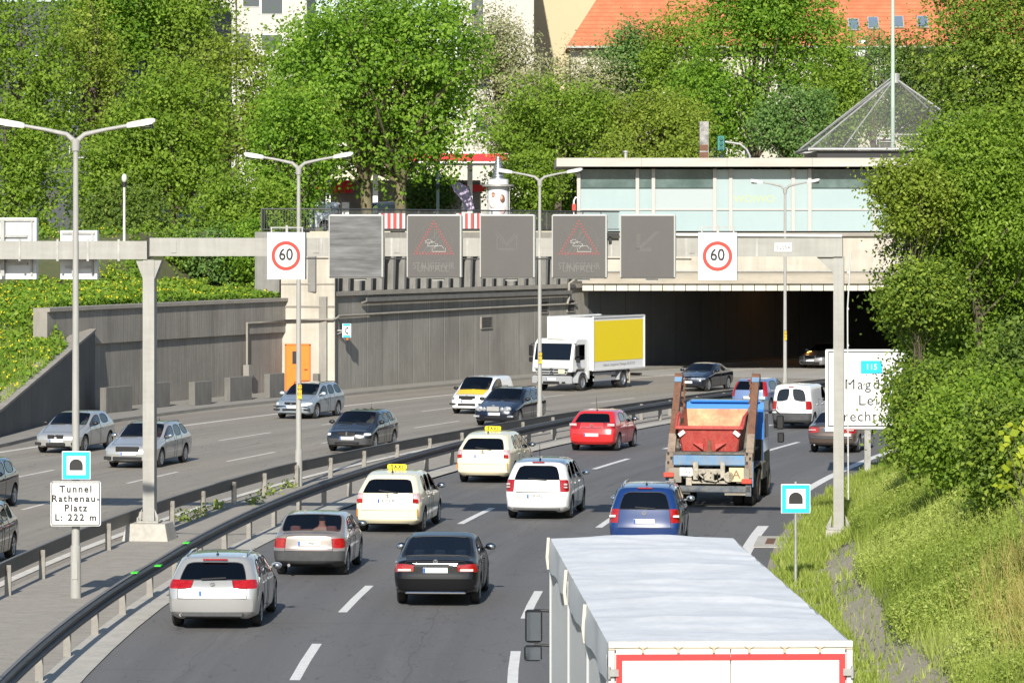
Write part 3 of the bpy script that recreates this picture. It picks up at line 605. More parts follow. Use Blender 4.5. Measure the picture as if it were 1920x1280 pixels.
for u, kind, lab in vms:
    X, Z = gx(u), gz(461.5); V = empty('display_panel', (X, GY - .42, Z), 0, lab, 'display panel', 'variable message panels on the gantry')
    wd, hg = 102 / GS, 118 / GS
    MB().box((0, 0, 0), (wd, .3, hg), bev=.035).build('housing', M_lampw, V)
    MB().box((0, -.153, 0), (wd - .07, .02, hg - .07)).build('face', kv.m if kind == 'blank' else M_vms, V)
    if kind == 'jam':
        r = MB(); dotline(r, [(-.5, -.19), (0, .64), (.5, -.19), (-.5, -.19)], .075, .018); dotline(r, [(-.43, -.15), (0, .56), (.43, -.15), (-.43, -.15)], .07, .013); r.build('warning_triangle', M_dotr, V)
        wv = MB(); carsym(wv, .13, -.07, .17); carsym(wv, -.03, .05, .12); carsym(wv, -.13, .13, .085); wv.build('queue_symbol', M_dotw, V)
        f = MB(); dotline(f, [(.47 * math.cos(a / 20 * PI), .1 + .47 * math.sin(a / 20 * PI)) for a in range(41)], .04, .009)
        dotline(f, [(-.3, -.2), (.1, .4)]); dotline(f, [(-.18, -.2), (.2, .35)]); dotline(f, [(.02, .2), (.02, .42)]); f.build('faint_circle', M_dotf, V)
        mf = mat('faint_letters', (.14, .133, .124), .6)
        text('lettering', 'STAUGEFAHR', .24, mf, V, fc(0, -.165, -.5), sx=.72); text('lettering', 'UNFALL', .24, mf, V, fc(-.02, -.166, -.57), sx=.95)
    if kind == 'down':
        f = MB(); dotline(f, [(-.25, -.1), (.25, -.1), (.25, .28)]); dotline(f, [(-.25, -.1), (-.25, .28)]); dotline(f, [(-.22, .35), (0, .06), (.22, .35)])
        dotline(f, [(-.28, .32), (0, -.0), (.28, .32)]); dotline(f, [(-.2, -.06), (.2, -.06)]); f.build('arrow_symbol', M_dotf, V)
    if kind == 'diag':
        f = MB()
        for k in range(3): dotline(f, [(.28 - k * .04, .36), (-.2, -.09 + k * .04)]); dotline(f, [(-.26 + k * .035, .3), (-.26 + k * .035, -.12)]); dotline(f, [(-.26, -.12 + k * .035), (.12, -.12 + k * .035)])
        f.build('arrow_symbol', M_dotf, V)
    MB().box((0, .2, hg * .1), (.5, .12, .25)).box((.1, 0, -hg / 2 - .03), (.3, .1, .05)).build('bracket', M_galv, V)
M_sg = mat('sign_housing_grey', (.6, .61, .62), .5)
for u, lab in ((538, 'round 60 speed limit sign on the gantry left of the blank panel'), (1346, 'round 60 speed limit sign on the gantry near the right pillar')):
    V = empty('speed_limit_sign', (gx(u), GY - .42, gz(479)), 0, lab, 'speed sign', '60 signs on the gantry')
    MB().box((0, 0, 0), (.97, .26, 1.2)).build('housing', M_sg, V); MB().box((0, -.133, .02), (.84, .012, .92)).build('face', M_white, V)
    ringmesh(.375, .285, -.148).build('red_ring', M_red, V); text('lettering', '60', .42, M_ink, V, fc(0, -.15, .02), sx=.9, off=.006)
    b = MB()
    for i in range(-4, 5): b.box((i * .1, -.141, .02), (.006, .004, .9))
    b.build('louvre_lines', M_sg, V); MB().box((-.4, 0, .66), (.03, .05, .14)).box((.4, 0, .66), (.03, .05, .14)).box((0, 0, .72), (.85, .04, .03)).box((0, 0, .68), (.06, .05, .2)).build('top_bracket', M_galv, V)
# backs of the signs for the other direction
M_sb = mat('sign_back_grey', (.58, .6, .62), .45, .2)
for u0, u1, v0, v1, lab in ((-40, 72, 408, 524, 'white framed back of a display panel at the left picture edge'), (114, 185, 432, 524, 'grey back of a sign behind the left gantry beam and lamp post')):
    X, Z = gx((u0 + u1) / 2), gz((v0 + v1) / 2); wd, hg = (u1 - u0) / GS, (v1 - v0) / GS
    V = empty('overhead_sign', (X, GY + .55, Z), 0, lab, 'overhead sign'); MB().box((0, 0, 0), (wd, .22, hg)).build('housing', M_sb, V)
    MB().box((0, -.13, hg / 2 - .07), (wd - .1, .05, .05)).box((wd / 2 - .12, -.13, 0), (.05, .05, hg - .2)).box((-.1, -.2, 0), (.1, .12, hg * .9)).box((0, -.16, hg * .2), (wd * .7, .06, .06)).box((0, -.16, -hg * .25), (wd * .7, .06, .06)).build('mounting_frame', M_galv, V)
for u in (35, 108, 166, 225): gpart(MB().box((gx(u), GY - .22, gz(469)), (.06, .03, .56)), 'clamp', M_galv)
X = gx(233); V = empty('camera_mast', (X, GY, gz(452)), 0, 'thin white mast with a domed traffic camera above the gantry beam', 'camera mast')
MB().cyl((0, 0, 0), (0, 0, 1.42), .035, .03).build('mast', M_lampw, V); MB().cyl((0, 0, 1.4), (0, 0, 1.52), .06).build('bracket', M_black, V)
MB().ell((0, 0, 1.62), (.07, .07, .12)).build('camera_dome', M_lampw, V)
GA = -R_(7.0); G.rotation_euler.z = GA                            # square to the road at that place
for o in list(COL.objects):
    if o.parent is None and o.get('category') in ('display panel', 'speed sign', 'overhead sign', 'camera mast'):
        c_, s_ = math.cos(GA), math.sin(GA); off = o.location.y - GY; k_ = o.location.x / GY; t_ = (k_ * (GY + off * c_) - xl + off * s_) / (c_ - k_ * s_)
        o.location = (xl + t_ * c_ - off * s_, GY + t_ * s_ + off * c_, o.location.z); o.rotation_euler.z = GA
# ------------------------------------------------------------ tunnel signs, direction sign
def tunnel_pic(V, s, th):
    MB().box((0, 0, 0), (s, .03, s), bev=.012).build('rim', M_white, V); MB().box((0, -.018, 0), (s * .94, .01, s * .94)).build('blue_field', M_blue, V)
    MB().box((0, -.026, 0), (s * .66, .01, s * .66)).build('white_field', M_white, V)
    pr = [(s * .235, -s * .17), (s * .235, s * .0)] + [(s * .235 * math.cos(a * PI / 12), s * .225 * math.sin(a * PI / 12)) for a in range(1, 12)] + [(-s * .235, 0), (-s * .235, -s * .17)]
    MB().prism(pr, -.034, -.028, 'Y').build('tunnel_symbol', M_ink, V)
ly = 83.3
V = empty('tunnel_sign', at(143, 872, ly - .2), 0, 'square blue tunnel sign on the lamp post above the white name sign', 'road sign', 'blue tunnel signs'); tunnel_pic(V, .62, 0)
V = empty('tunnel_name_sign', at(142, 943.5, ly - .2), 0, 'white sign with four lines of black text naming the tunnel on a lamp post', 'road sign')
def board(V, w, h, bw=.018, r=.03, mg_=.03):
    MB().box((0, 0, 0), (w, .03, h), bev=min(.03, r)).build('plate', M_white, V)
    b = MB().box((0, -.019, h / 2 - mg_), (w - 2 * mg_, .008, bw)).box((0, -.019, -h / 2 + mg_), (w - 2 * mg_, .008, bw)).box((w / 2 - mg_, -.019, 0), (bw, .008, h - 2 * mg_ - bw)).box((-w / 2 + mg_, -.019, 0), (bw, .008, h - 2 * mg_ - bw)); b.build('border', M_ink, V)
board(V, 1.09, .97)
for i, s in enumerate(('Tunnel', 'Rathenau-', 'Platz', 'L: 222 m')): text('lettering', s, .205, M_ink, V, fc(0, -.022, .31 - i * .205), sp=1.25, off=.006)
q = ground(1492, 1105); V = empty('tunnel_sign', (q.x, q.y, 0), 0, 'square blue tunnel sign on its own thin post beside the right shoulder', 'road sign', 'blue tunnel signs')
MB().cyl((0, 0.03, 0), (0, .03, 2.4), .032).build('post', M_galv, V)
sg = empty('sign_plate', (0, 0, 2.02)); sg.parent = V; tunnel_pic(sg, .655, 0)
s_ = 57.6
V = empty('direction_sign', ((1651 - 960) / s_, 125, 8 - (729 - 430) / s_), 0, 'white direction sign with black border half hidden by the bushes', 'road sign')
board(V, 207 / s_, 149 / s_, .035, .03, .09)
for i, (s, u) in enumerate((('Magdeburg', 1655), ('Leipzig', 1655), ('rechts halten', 1660))): text('lettering', s, .47, M_ink, V, fc((u - 1651) / s_, -.024, (729 - (721 + i * 30)) / s_), sp=1.22 if i < 2 else 1.1)
sh = MB().box(((1634 - 1651) / s_, -.02, (729 - 688) / s_), (.7, .012, .42), bev=.005).build('motorway_shield', M_blue, V); text('lettering', '115', .26, M_white, sh, fc((1634 - 1651) / s_, -.03, (729 - 688) / s_))
MB().box(((1627 - 1651) / s_, .12, -1.6), (.2, .14, 5.6)).box((1.3, .12, -1.6), (.2, .14, 5.6)).build('post', M_galv, V)
# ------------------------------------------------------------ cars
# body: a box lattice (columns i, stations j from the tail, levels k) shaped station by station, subdivided, wheel arches cut, split into parts
PARTN = {0: 'body', 1: 'windscreen', 2: 'rear_window', 5: 'headlight', 6: 'headlight', 7: 'tail_light', 8: 'tail_light', 9: 'bumper', 10: 'wheel_arch', 11: 'grille', 12: 'bonnet', 13: 'tailgate', 14: 'lower_trim', 15: 'bumper', 16: 'bumper', 17: 'bumper'}
def side_id(n): return 'side_window' if n < 60 else 'door'
def car_stations(p):
    L, H = p['L'], p['H']; ry, rz = p['ry'], p['rz']; sed = p['kind'] == 'sedan'; zc = p['zc']; zh = p['zh']; zb = p.get('zb', rz[4])
    wA = [.80, .955, 1, 1, p.get('w4', .955), p.get('wg', .80), p.get('wr', .70)]; wh = [.80, .955, 1, 1, .955, .90, .80]
    yAt, yAb = p['yAt'], p['yAb']; zAt = p.get('zAt', H - .07); zrt = p['yrt'][1]; yrt = p['yrt'][0]
    S = []; seg = []                                   # seg[j]: what lies between station j and j+1 on the side at level 4-5
    def roof(y):
        u = (y - yrt) / (yAt - yrt); return zrt + (zAt - zrt) * u + 4 * (H - .03 - (zrt + zAt) / 2) * u * (1 - u)
    def mid(yb, yt, yl=None):
        yl = yb if yl is None else yl; r = roof(yt); u = max(0, min(1, (yb - ry[4]) / (yAb - ry[4]))); zbb = rz[4] + (zc - .05 - rz[4]) * u if not sed else zb + (zc - .04 - zb) * u
        if 'zbr' in p: zbb = p['zbr'] + (zc - .05 - p['zbr']) * u
        return ([yl, yl, yl, yl, yb, yt, yt], [.2, .25, .55, zbb - .13, zbb, r - .06, r], list(wA))
    f0 = p.get('f0', .915)
    if not sed:
        S.append((list(ry), list(rz), [w * f0 for w in wA])); seg.append('D')
        y1 = [y + d for y, d in zip(ry, (.12, .13, .14, .15, .15, .12, .12))]; z1 = list(rz); z1[0] = .2; z1[1] = rz[1] - .03; S.append((y1, z1, [w * (.99 if k < 4 else .985) for k, w in enumerate(wA)])); seg.append('D')
    else:
        wd = [.80, .955, 1, .99, .95, .88, .80]
        S.append((list(ry), list(rz), [w * f0 for w in wd])); seg.append('X')
        y1 = [y + .15 for y in ry]; z1 = list(rz); z1[1] -= .03; S.append((y1, z1, wd)); seg.append('X')
        yb = p['ybl']; zb0 = p['zbl']; S.append(([yb - .06] * 4 + [yb - .04, yb - .02, yb], [.2, .25, .55, zb0 - .14, zb0 - .05, zb0 - .02, zb0], [.80, .955, 1, 1, .955, .90, .82])); seg.append('C')
        S.append(([yrt - .1] * 4 + [yrt - .12, yrt, yrt], [.2, .25, .55, zb - .13, zb, zrt - .06, zrt], list(wA))); seg.append('D')
    gy = p['glass']                                    # [(belt y, top y) of the glass tail end] then pillars
    S.append(mid(*gy[0])); seg.append('G')
    for yb, yt in gy[1:]:
        S.append(mid(yb - .028, yt - .028)); seg.append('P'); S.append(mid(yb + .028, yt + .028)); seg.append('G')
    yb = yAt + .45 * (yAb - yAt); m = mid(yb, yAt); S.append(m); seg.append('G')
    S.append(([yAb - .05] * 4 + [yAb - .04, yAb - .02, yAb], [.2, .25, .55, zc - .14, zc - .05, zc - .02, zc], wh)); seg.append('H')
    yf = L - p.get('hf', .26); ym = (yAb + yf) / 2; zm = zc + (zh - zc) * .38
    S.append(([ym] * 7, [.2, .25, .55, zm - .15, zm - .07, zm - .02, zm], [.80, .955, 1, 1, .95, .88, .76])); seg.append('H')
    S.append(([yf] * 7, [.2, .25, .52, zh - .14, zh - .06, zh - .01, zh + .02], [.78, .93, .985, .975, .93, .85, .72])); seg.append('H')
    fz = p.get('fz', [.21, .27, .50, .60, zh - .05, zh - .02, zh]); fy = p.get('fy', [.12, .03, 0, .03, .08, .12, .17])
    S.append(([L - y for y in fy], fz, [w * .86 for w in (.80, .95, 1, 1, .98, .93, .86)])); seg.append('N')
    return S, seg
def car_body(p):
    S, seg = car_stations(p); J = len(S) - 1; hw = p['W'] / 2; K = 6; sed = p['kind'] == 'sedan'
    cr = p.get('cr', (.80, .45)); cf = p.get('cf', (.80, .42)); vid = {}; bm = bmesh.new()
    jc = len(S) - 4                                    # cowl station
    ja = jc - 1
    def cols(j):
        u = j / J; a = [cr[0] * (1 - u) + cf[0] * u, cr[1] * (1 - u) + cf[1] * u]
        if j <= 1: a = list(cr)
        if j >= J - 1: a = list(cf)
        if sed and 2 <= j <= 3 or ja <= j <= jc: a = [.86, .4]
        return [-1, -a[0], -a[1], a[1], a[0], 1]
    def V(i, j, k):
        key = (i, j, k)
        if key in vid: return vid[key]
        ys, zs, ws = S[j]; f = cols(j)[i]; x = f * ws[k] * hw; y = ys[k]; z = zs[k]; q = 1 - f * f
        if 0 < i < 5:
            if j == 0: y -= p.get('rb', .11) * q
            if j == J: y += p.get('fb', .16) * q
            if k == K:
                z += (p.get('crown', .035) if j <= ja else .03) * q
                if j in (ja, jc): y += .09 * q
                elif j == 0: pass
        vid[key] = bm.verts.new((x, y, z)); return vid[key]
    def F(vs, m):
        try: f = bm.faces.new(vs)
        except ValueError: return
        f.material_index = m; f.smooth = True
    hl = p.get('hl', [3]); tl = p.get('tl', [3]); tlw = p.get('tlw', 1); hlw = p.get('hlw', 1); gid = 20; did = 60
    # side windows and doors get one id for each pane
    gl = {}; cur = None; ng = 0; dl = {}
    for j in range(J):
        if seg[j] == 'G':
            if cur is None or seg[j - 1] != 'G': cur = ng; ng += 1
            gl[j] = cur
    nd = p.get('doors', 2)
    for j in gl: 
        back = ng - 1 - gl[j]
        if back < nd: dl[j] = back
    for j in range(J):
        for k in range(K):
            for s in (0, 5):
                m = 0
                if k == 4 and j in gl and not (p.get('van') and gl[j] < ng - p['van']): m = 20 + gl[j] * 2 + (s > 0)
                if k in (1, 2, 3) and j in dl and not (j == ja and k < 1): m = 60 + dl[j] * 2 + (s > 0)
                if k == 0: m = 14
                if j == 0 and k in tl: m = 7 + (s > 0)
                if j == J - 1 and k in hl: m = 5 + (s > 0)
                if p.get('darkbump') and k == 1 and j in (0, J - 1): m = 17 if j else 15
                if p.get('darkside') and k == 1: m = 15
                vs = [V(s, j, k), V(s, j + 1, k), V(s, j + 1, k + 1), V(s, j, k + 1)]
                F(vs if s else vs[::-1], m)
        for i in range(5):
            m = 0
            if j == ja: m = 1 
            if sed and j == 2: m = 2 
            if jc <= j < J - 1 and 0 <= i < 5: m = 12
            F([V(i, j, K), V(i, j + 1, K), V(i + 1, j + 1, K), V(i + 1, j, K)][::-1], m)
            F([V(i, j, 0), V(i, j + 1, 0), V(i + 1, j + 1, 0), V(i + 1, j, 0)], 10 if 0 < i < 4 else 14)
    for k in range(K):
        for i in range(5):
            o = min(i, 4 - i); m = 0                   # 0 outermost column
            if k in (2, 3, 4) and o > 0: m = 13
            if not sed and k == 4 and o >= p.get('rwo', 1): m = 2
            if not sed and k == 4 and p.get('rwide'): m = 2
            if p.get('split') and k == 4 and i == 2: m = 13
            if p.get('split') and k == 4 and i in (1, 3): m = 2
            if k in tl and o < tlw: m = 7 + (i > 2)
            if k == 1: m = 15 if p.get('darkbump') else 9
            if k == 0: m = 14
            F([V(i, 0, k), V(i + 1, 0, k), V(i + 1, 0, k + 1), V(i, 0, k + 1)], m)
            m = 0
            if k in hl and o < hlw: m = 5 + (i > 2)
            if k in p.get('gr', [3]) and o > 1 - p.get('grw', 0): m = 11
            if k == 1: m = 17 if p.get('darkbump') else 16
            if k == 0: m = 11 if o > 0 else 14
            F([V(i, J, k), V(i + 1, J, k), V(i + 1, J, k + 1), V(i, J, k + 1)][::-1], m)
    bmesh.ops.recalc_face_normals(bm, faces=bm.faces)
    cl = bm.edges.layers.float.new('crease_edge')
    for e in bm.edges:
        a = {f.material_index for f in e.link_faces}
        if len(a) > 1:
            e[cl] = .45
            if a & {1, 2} or any(20 <= q < 60 for q in a): e[cl] = .88
            if any(q >= 60 for q in a) and all(q == 0 or q >= 60 for q in a): e[cl] = .15
            if 12 in a and a <= {0, 12}: e[cl] = .25
    me = bpy.data.meshes.new('tmp'); bm.to_mesh(me); bm.free()
    for _ in range(90): me.materials.append(None)
    o = bpy.data.objects.new('tmp', me); COL.objects.link(o); sm = o.modifiers.new('s', 'SUBSURF'); sm.levels = 2; sm.render_levels = 2
    dg = bpy.context.evaluated_depsgraph_get(); m2 = bpy.data.meshes.new_from_object(o.evaluated_get(dg)); o.modifiers.clear()
    n = len(m2.vertices); co = np.empty(n * 3, np.float32); m2.vertices.foreach_get('co', co); co = co.reshape(-1, 3)
    lo, hi = co.min(0), co.max(0)
    co[:, 0] *= p['W'] / (hi[0] - lo[0]); co[:, 1] = (co[:, 1] - lo[1]) * p['L'] / (hi[1] - lo[1]); co[:, 2] = .19 + (co[:, 2] - lo[2]) * (p['H'] - .19) / (hi[2] - lo[2])
    m2.vertices.foreach_set('co', co.ravel()); m2.update(); o.data = m2
    c = MB(); ra = p.get('ra', p['wr_'] + .055)
    for yx in p['ax']:
        for s in (-1, 1): c.cyl((s * (hw - .27), yx, p['wr_'] + .01), (s * (hw + .12), yx, p['wr_'] + .01), ra, n=28, m=10)
    cm = c.mesh('cut', [None] * 90); co_ = bpy.data.objects.new('cut', cm); COL.objects.link(co_)
    bo = o.modifiers.new('b', 'BOOLEAN'); bo.operation = 'DIFFERENCE'; bo.object = co_; bo.solver = 'EXACT'
    try: bo.material_mode = 'INDEX'
    except Exception: pass
    dg = bpy.context.evaluated_depsgraph_get(); dg.update(); m3 = bpy.data.meshes.new_from_object(o.evaluated_get(dg))
    parts = {}
    vco = [tuple(v.co) for v in m3.vertices]
    for pl in m3.polygons: parts.setdefault(pl.material_index, []).append(list(pl.vertices))
    bpy.data.objects.remove(o); bpy.data.objects.remove(co_); bpy.data.meshes.remove(m3)
    return parts, vco
def from_faces(name, vco, fs, m, joint=0):
    ids = {}; vs = []; ff = []
    for f in fs:
        q = []
        for v in f:
            if v not in ids: ids[v] = len(vs); vs.append(vco[v])
            q.append(ids[v])
        ff.append(q)
    nf = len(ff); mi = [0] * nf
    if joint:                                         # dark joint or rubber seal along the edge of the panel
        cnt = {}
        for f in ff:
            for a_, b_ in zip(f, f[1:] + f[:1]): e = (min(a_, b_), max(a_, b_)); cnt[e] = cnt.get(e, 0) + 1
        mb = MB()
        for (a_, b_), n_ in cnt.items():
            A1, B1 = Vector(vs[a_]), Vector(vs[b_])
            if n_ == 1 and (B1 - A1).length > 1e-4: mb.cyl(A1, B1, joint, n=4, cap=False)
        o_ = len(vs); vs = vs + mb.v; ff = ff + [[i + o_ for i in f] for f in mb.f]; mi += [1] * len(mb.f)
    me = bpy.data.meshes.new(name); me.from_pydata(vs, [], ff); me.materials.append(m); me.materials.append(M_black)
    me.polygons.foreach_set('use_smooth', [True] * len(ff)); me.polygons.foreach_set('material_index', mi); me.update(); return me
WH = {}
def wheel(car, x, y, r, wdt=.20, spokes=5, rimm=None, steel=False):
    key = (round(r, 3), spokes, x > 0, steel)
    if key not in WH:
        s = 1 if x > 0 else -1; w = wdt / 2
        t = MB().lathe([(r * .66, -w), (r * .9, -w), (r * .985, -w * .75), (r, -w * .4), (r, w * .4), (r * .985, w * .75), (r * .9, w), (r * .66, w)], axis='X', n=28).mesh('wheel', M_tyre)
        b = MB().lathe([(r * .66, s * w * .98), (r * .60, s * w * .9), (r * .58, s * w * .1), (.0, s * w * .1)], axis='X', n=24)
        for k in range(spokes):
            a = 2 * PI * k / spokes
            M = Matrix.Rotation(a, 3, 'X'); b.box(M @ Vector((s * w * .78, 0, r * .33)), (w * .25, r * .16, r * .56), rot=M)
        b.lathe([(r * .17, s * w * .6), (r * .16, s * w), (0, s * w * 1.02)], axis='X', n=12)
        WH[key] = (t, b.mesh('rim', M_rim if not steel else M_galv))
        br = MB()
    t, b = WH[key]; o = link('wheel', t, car); o.location = (x, y, r); q = link('rim', b, o); return o
def plate(car, x, y, z, txt=None, rear=True, tilt=0, size=(.52, .11)):
    s = -1 if rear else 1
    o = MB().box((0, 0, 0), (size[0], .02, size[1])).build('number_plate', M_plate, car); o.location = (x, y, z); o.rotation_euler = (R_(tilt), 0, 0 if rear else PI)
    MB().box((-size[0] / 2 + .025, -.011, 0), (.045, .006, size[1] - .01)).build('country_band', M_euro, o)
    if txt: text('lettering', txt, .095, M_ink, o, fc(.02, -.014, 0), sx=.78)
    return o
def mirror(car, x, y, z, m, s, fwd_glass=True):
    o = MB().ell((s * .10, .0, 0), (.115, .075, .075), 12, 8).box((s * -.02, .02, -.03), (.12, .05, .03)).build('wing_mirror', m, car); o.location = (x, y, z)
    MB().ell((s * .11, -.05, 0), (.09, .03, .055), 10, 6).build('mirror_glass', mirror_m, o)
mirror_m = mat('mirror_surface', (.75, .78, .8), .05, 1)
def seatmesh(b, x, y, z, m=0, wd=.5, hr=True, h=.6):
    b.box((x, y, z + h / 2), (wd, .14, h), rot=Matrix.Rotation(R_(8), 3, 'X'), m=m, bev=.04)
    if hr: b.box((x, y - .06, z + h + .1), (wd * .5, .1, .17), m=m, bev=.03)
def car(p):
    parts, vco = p['cache'] if 'cache' in p else car_body(p); p['cache'] = (parts, vco); hw = p['W'] / 2; pm = p['paint']
    root = empty(p.get('name', 'car'), (0, 0, 0), 0, p['label'], p.get('cat', 'car'), p.get('group'))
    mm = {0: pm, 1: M_glass, 2: p.get('rglass', M_glassd), 5: p.get('headm', M_head), 6: p.get('headm', M_head), 7: p.get('tailm', M_tail), 8: p.get('tailm', M_tail), 9: pm, 10: M_well, 11: M_black, 12: p.get('bonnet', pm), 13: pm, 14: p.get('lower', pm), 15: M_trim, 16: pm, 17: M_trim}
    for k, fs in parts.items():
        if k < 20: nm, m = PARTN.get(k, 'body'), mm.get(k, pm)
        elif k < 60: nm, m = 'side_window', p.get('sglass', M_glassd if p.get('dark') else M_glass)
        else: nm, m = 'door', pm
        o = link(nm, from_faces(nm, vco, fs, m, .0075 if k >= 60 or k in (12, 13) else .012 if k >= 20 or k in (1, 2) else 0), root)
    for i, yx in enumerate(p['ax']):
        for s in (-1, 1): wheel(root, s * (hw - .12), yx, p['wr_'], spokes=p.get('spokes', 5))
    rear = p['view'] == 'rear'; L = p['L']
    co = np.array(vco)
    def surf(x, z, rear=True):                        # outer surface y at this x, z on the tail or nose
        for r in (.09, .16, .3):
            sel = (np.abs(co[:, 0] - x) < r * 1.3) & (np.abs(co[:, 2] - z) < r) & ((co[:, 1] < 1.2) if rear else (co[:, 1] > L - 1.2))
            if sel.any(): return float(co[sel, 1].min() if rear else co[sel, 1].max())
        return 0
    # wing mirrors, handles
    my = p.get('my', p['yAb'] - .32); mz = p['zc'] + .06
    for s in (-1, 1): mirror(root, s * (hw * .97), my, mz, p.get('mirm', pm), s)
    # cabin: floor, dashboard, seats
    b = MB().box((0, (p['yAb'] + .8) / 2, .42), (p['W'] * .8, p['yAb'] - 1.0, .06)).box((0, p['yAb'] - .25, p['zc'] - .16), (p['W'] * .8, .5, .1))
    if p['kind'] != 'sedan' : b.box((0, .75, .62), (p['W'] * .72, .7, .04))
    b.build('cabin_floor', M_well, root)
    sm = p.get('seatm', M_seat); yf = p['yAb'] - 1.25; b = MB()
    for s in (-1, 1): seatmesh(b, s * hw * .42, yf, .45, h=.62 if p['H'] < 1.55 else .72)
    b.build('front_seats', sm, root); b = MB(); hz = .5 if p['H'] < 1.55 else .6
    b.box((0, yf - .85, .45 + hz / 2), (p['W'] * .72, .14, hz), bev=.04)
    for x in p.get('hrx', (-.45, .45)): b.box((x * hw, yf - .92, .45 + hz + .09), (.24, .09, .15), bev=.03)
    b.build('rear_seat', sm, root)
    if p['kind'] == 'sedan': MB().box((0, p['ybl'] + .45, p['zbl'] - .07), (p['W'] * .74, .6, .03)).build('parcel_shelf', p.get('seatm', M_well), root)
    if rear:
        x, z = p.get('plate', (0, .78)); y = surf(x, z) - .018; pq = plate(root, x, y, z, p.get('ptxt'), True, p.get('ptilt', 8))
        if 'badge' in p:
            kind, z = p['badge']; y = surf(0, z) - .025; b = MB()
            if kind == 'star':
                b.sv = 0; r = ringmesh(.045, .034, 0, 20, .012); b.add(r.v, r.f)
                for a in (90, 210, 330): b.box((.02 * math.cos(R_(a)), .006, .02 * math.sin(R_(a))), (.042, .01, .008), rot=Matrix.Rotation(-R_(a), 3, 'Y'))
            else: r = ringmesh(.05, .038, 0, 20, .012); b.add(r.v, r.f); b.box((0, .006, 0), (.07, .008, .012), rot=Matrix.Rotation(R_(-30 if kind == 'bolt' else 60), 3, 'Y')); b.box((0, .006, 0), (.06, .008, .01), rot=Matrix.Rotation(R_(-60), 3, 'Y'))
            o = b.build('badge', M_chrome, root); o.location = (0, y, z)
        if p.get('strip'):
            z, wd, th, dm = p['strip']; n = 7; pts = [(-wd / 2 + wd * i / (n - 1), surf(-wd / 2 + wd * i / (n - 1), z) - .012, z) for i in range(n)]
            MB().tube(pts, th, 6).build('trim_strip', dm, root)
        if p.get('stop'):
            z, wd = p['stop']; MB().box((0, surf(0, z) - .015, z), (wd, .03, .028)).build('brake_light', M_tail, root)
        if p.get('wiper'):
            z = p['wiper']; MB().box((.02, surf(0, z) - .03, z), (.5, .02, .025), rot=Matrix.Rotation(R_(p.get('wipa', 4)), 3, 'Y')).build('wiper', M_black, root)
        if p.get('valance'):
            z0, z1, wd, vm = p['valance']; y = min(surf(0, z0), surf(0, z1)); MB().box((0, surf(0, (z0 + z1) / 2) + .02, (z0 + z1) / 2), (wd, .14, z1 - z0), bev=.02).build('rear_valance', vm, root)
        if p.get('exhaust'):
            for x, z in p['exhaust']: y = surf(x, .34); MB().cyl((x, y - .05, z), (x, y + .2, z), .035, n=12).build('exhaust_pipe', M_chrome, root)
        if p.get('reflect'):
            for s in (-1, 1): z = p['reflect']; MB().box((s * hw * .9, surf(s * hw * .88, z) - .004, z), (.035, .02, .2)).build('reflector', M_amber, root)
        for k, (w0, z0, wd, hg, dm) in enumerate(p.get('lamps', [])):
            for s in (-1, 1): MB().box((s * w0, surf(s * w0, z0) - .008, z0), (wd, .02, hg), bev=.004).build('lamp_lens', dm, root)
    else:
        x, z = p.get('plate', (0, .48)); y = surf(x, z, False) + .02; plate(root, x, y, z, p.get('ptxt'), False, 0)
        for (x0, z, wd, hg, dm, nm) in p.get('front', []):
            for x in ({x0, -x0}):
                y = surf(x, z, False) - .015; o = MB().ell((x, y, z), (wd / 2, .05, hg / 2), 16, 8).build(nm, dm, root) if p.get('round') and nm == 'headlight' else MB().box((x, y, z), (wd, .07, hg), bev=.012).build(nm, dm, root)
        if 'badge' in p:
            kind, z = p['badge']; y = surf(0, z, False) + .02; b = MB()
            if kind == 'rings':
                for i in range(4): r = ringmesh(.055, .042, 0, 18, .01); b.add([(v[0] + (i - 1.5) * .085, v[1], v[2]) for v in r.v], r.f)
            else: r = ringmesh(.055, .04, 0, 20, .012); b.add(r.v, r.f); b.box((0, .004, 0), (.08, .008, .014), rot=Matrix.Rotation(R_(60), 3, 'Y')); b.box((0, .004, 0), (.08, .008, .014), rot=Matrix.Rotation(R_(-60), 3, 'Y'))
            o = b.build('badge', M_chrome, root); o.location = (0, y, z)
        MB().box((-.35, p['yAb'] + .03, p['zc'] + .05), (.55, .03, .02)).box((.35, p['yAb'] + .03, p['zc'] + .05), (.55, .03, .02)).build('wipers', M_black, root)
    if p.get('rails'):
        y0, y1 = p['rails']
        for s in (-1, 1):
            b = MB(); xx = s * hw * p.get('railw', .66); zt = p['H']
            b.tube([(xx, y0, zt - .06), (xx, y0 + .1, zt - .005), (xx, (y0 + y1) / 2, zt + .02), (xx, y1 - .1, zt - .005), (xx, y1, zt - .06)], .018, 6); b.build('roof_rail', p.get('railm', M_galv), root)
    if p.get('antenna'):
        yv, hgt = p['antenna']; MB().cyl((0, yv, p['H'] - .04), (0, yv - hgt * .35, p['H'] + hgt), .010, .006, 6).ell((0, yv, p['H'] - .01), (.03, .06, .03)).build('antenna', M_black, root)
    hz_ = p.get('hz', p['zc'] - .12)
    for s in (-1, 1):
        ys_ = [p['yAb'] - 1.15] + ([p['yAb'] - 2.1] if p.get('doors', 2) > 1 else [])
        for yv in ys_: MB().box((s * hw * .985, yv, hz_), (.05, .2, .03), bev=.008).build('door_handle', p.get('handm', pm), root)
    return root
def place(o, u, v, axle_y, away=True, turn=0, xoff=0):
    q = ground(u, v); h = heading(q.x, q.y) + turn
    if not away: h += PI
    o.rotation_euler = (0, 0, -h); o.location = (q.x - math.sin(h) * axle_y + xoff, q.y - math.cos(h) * axle_y, .004); return o
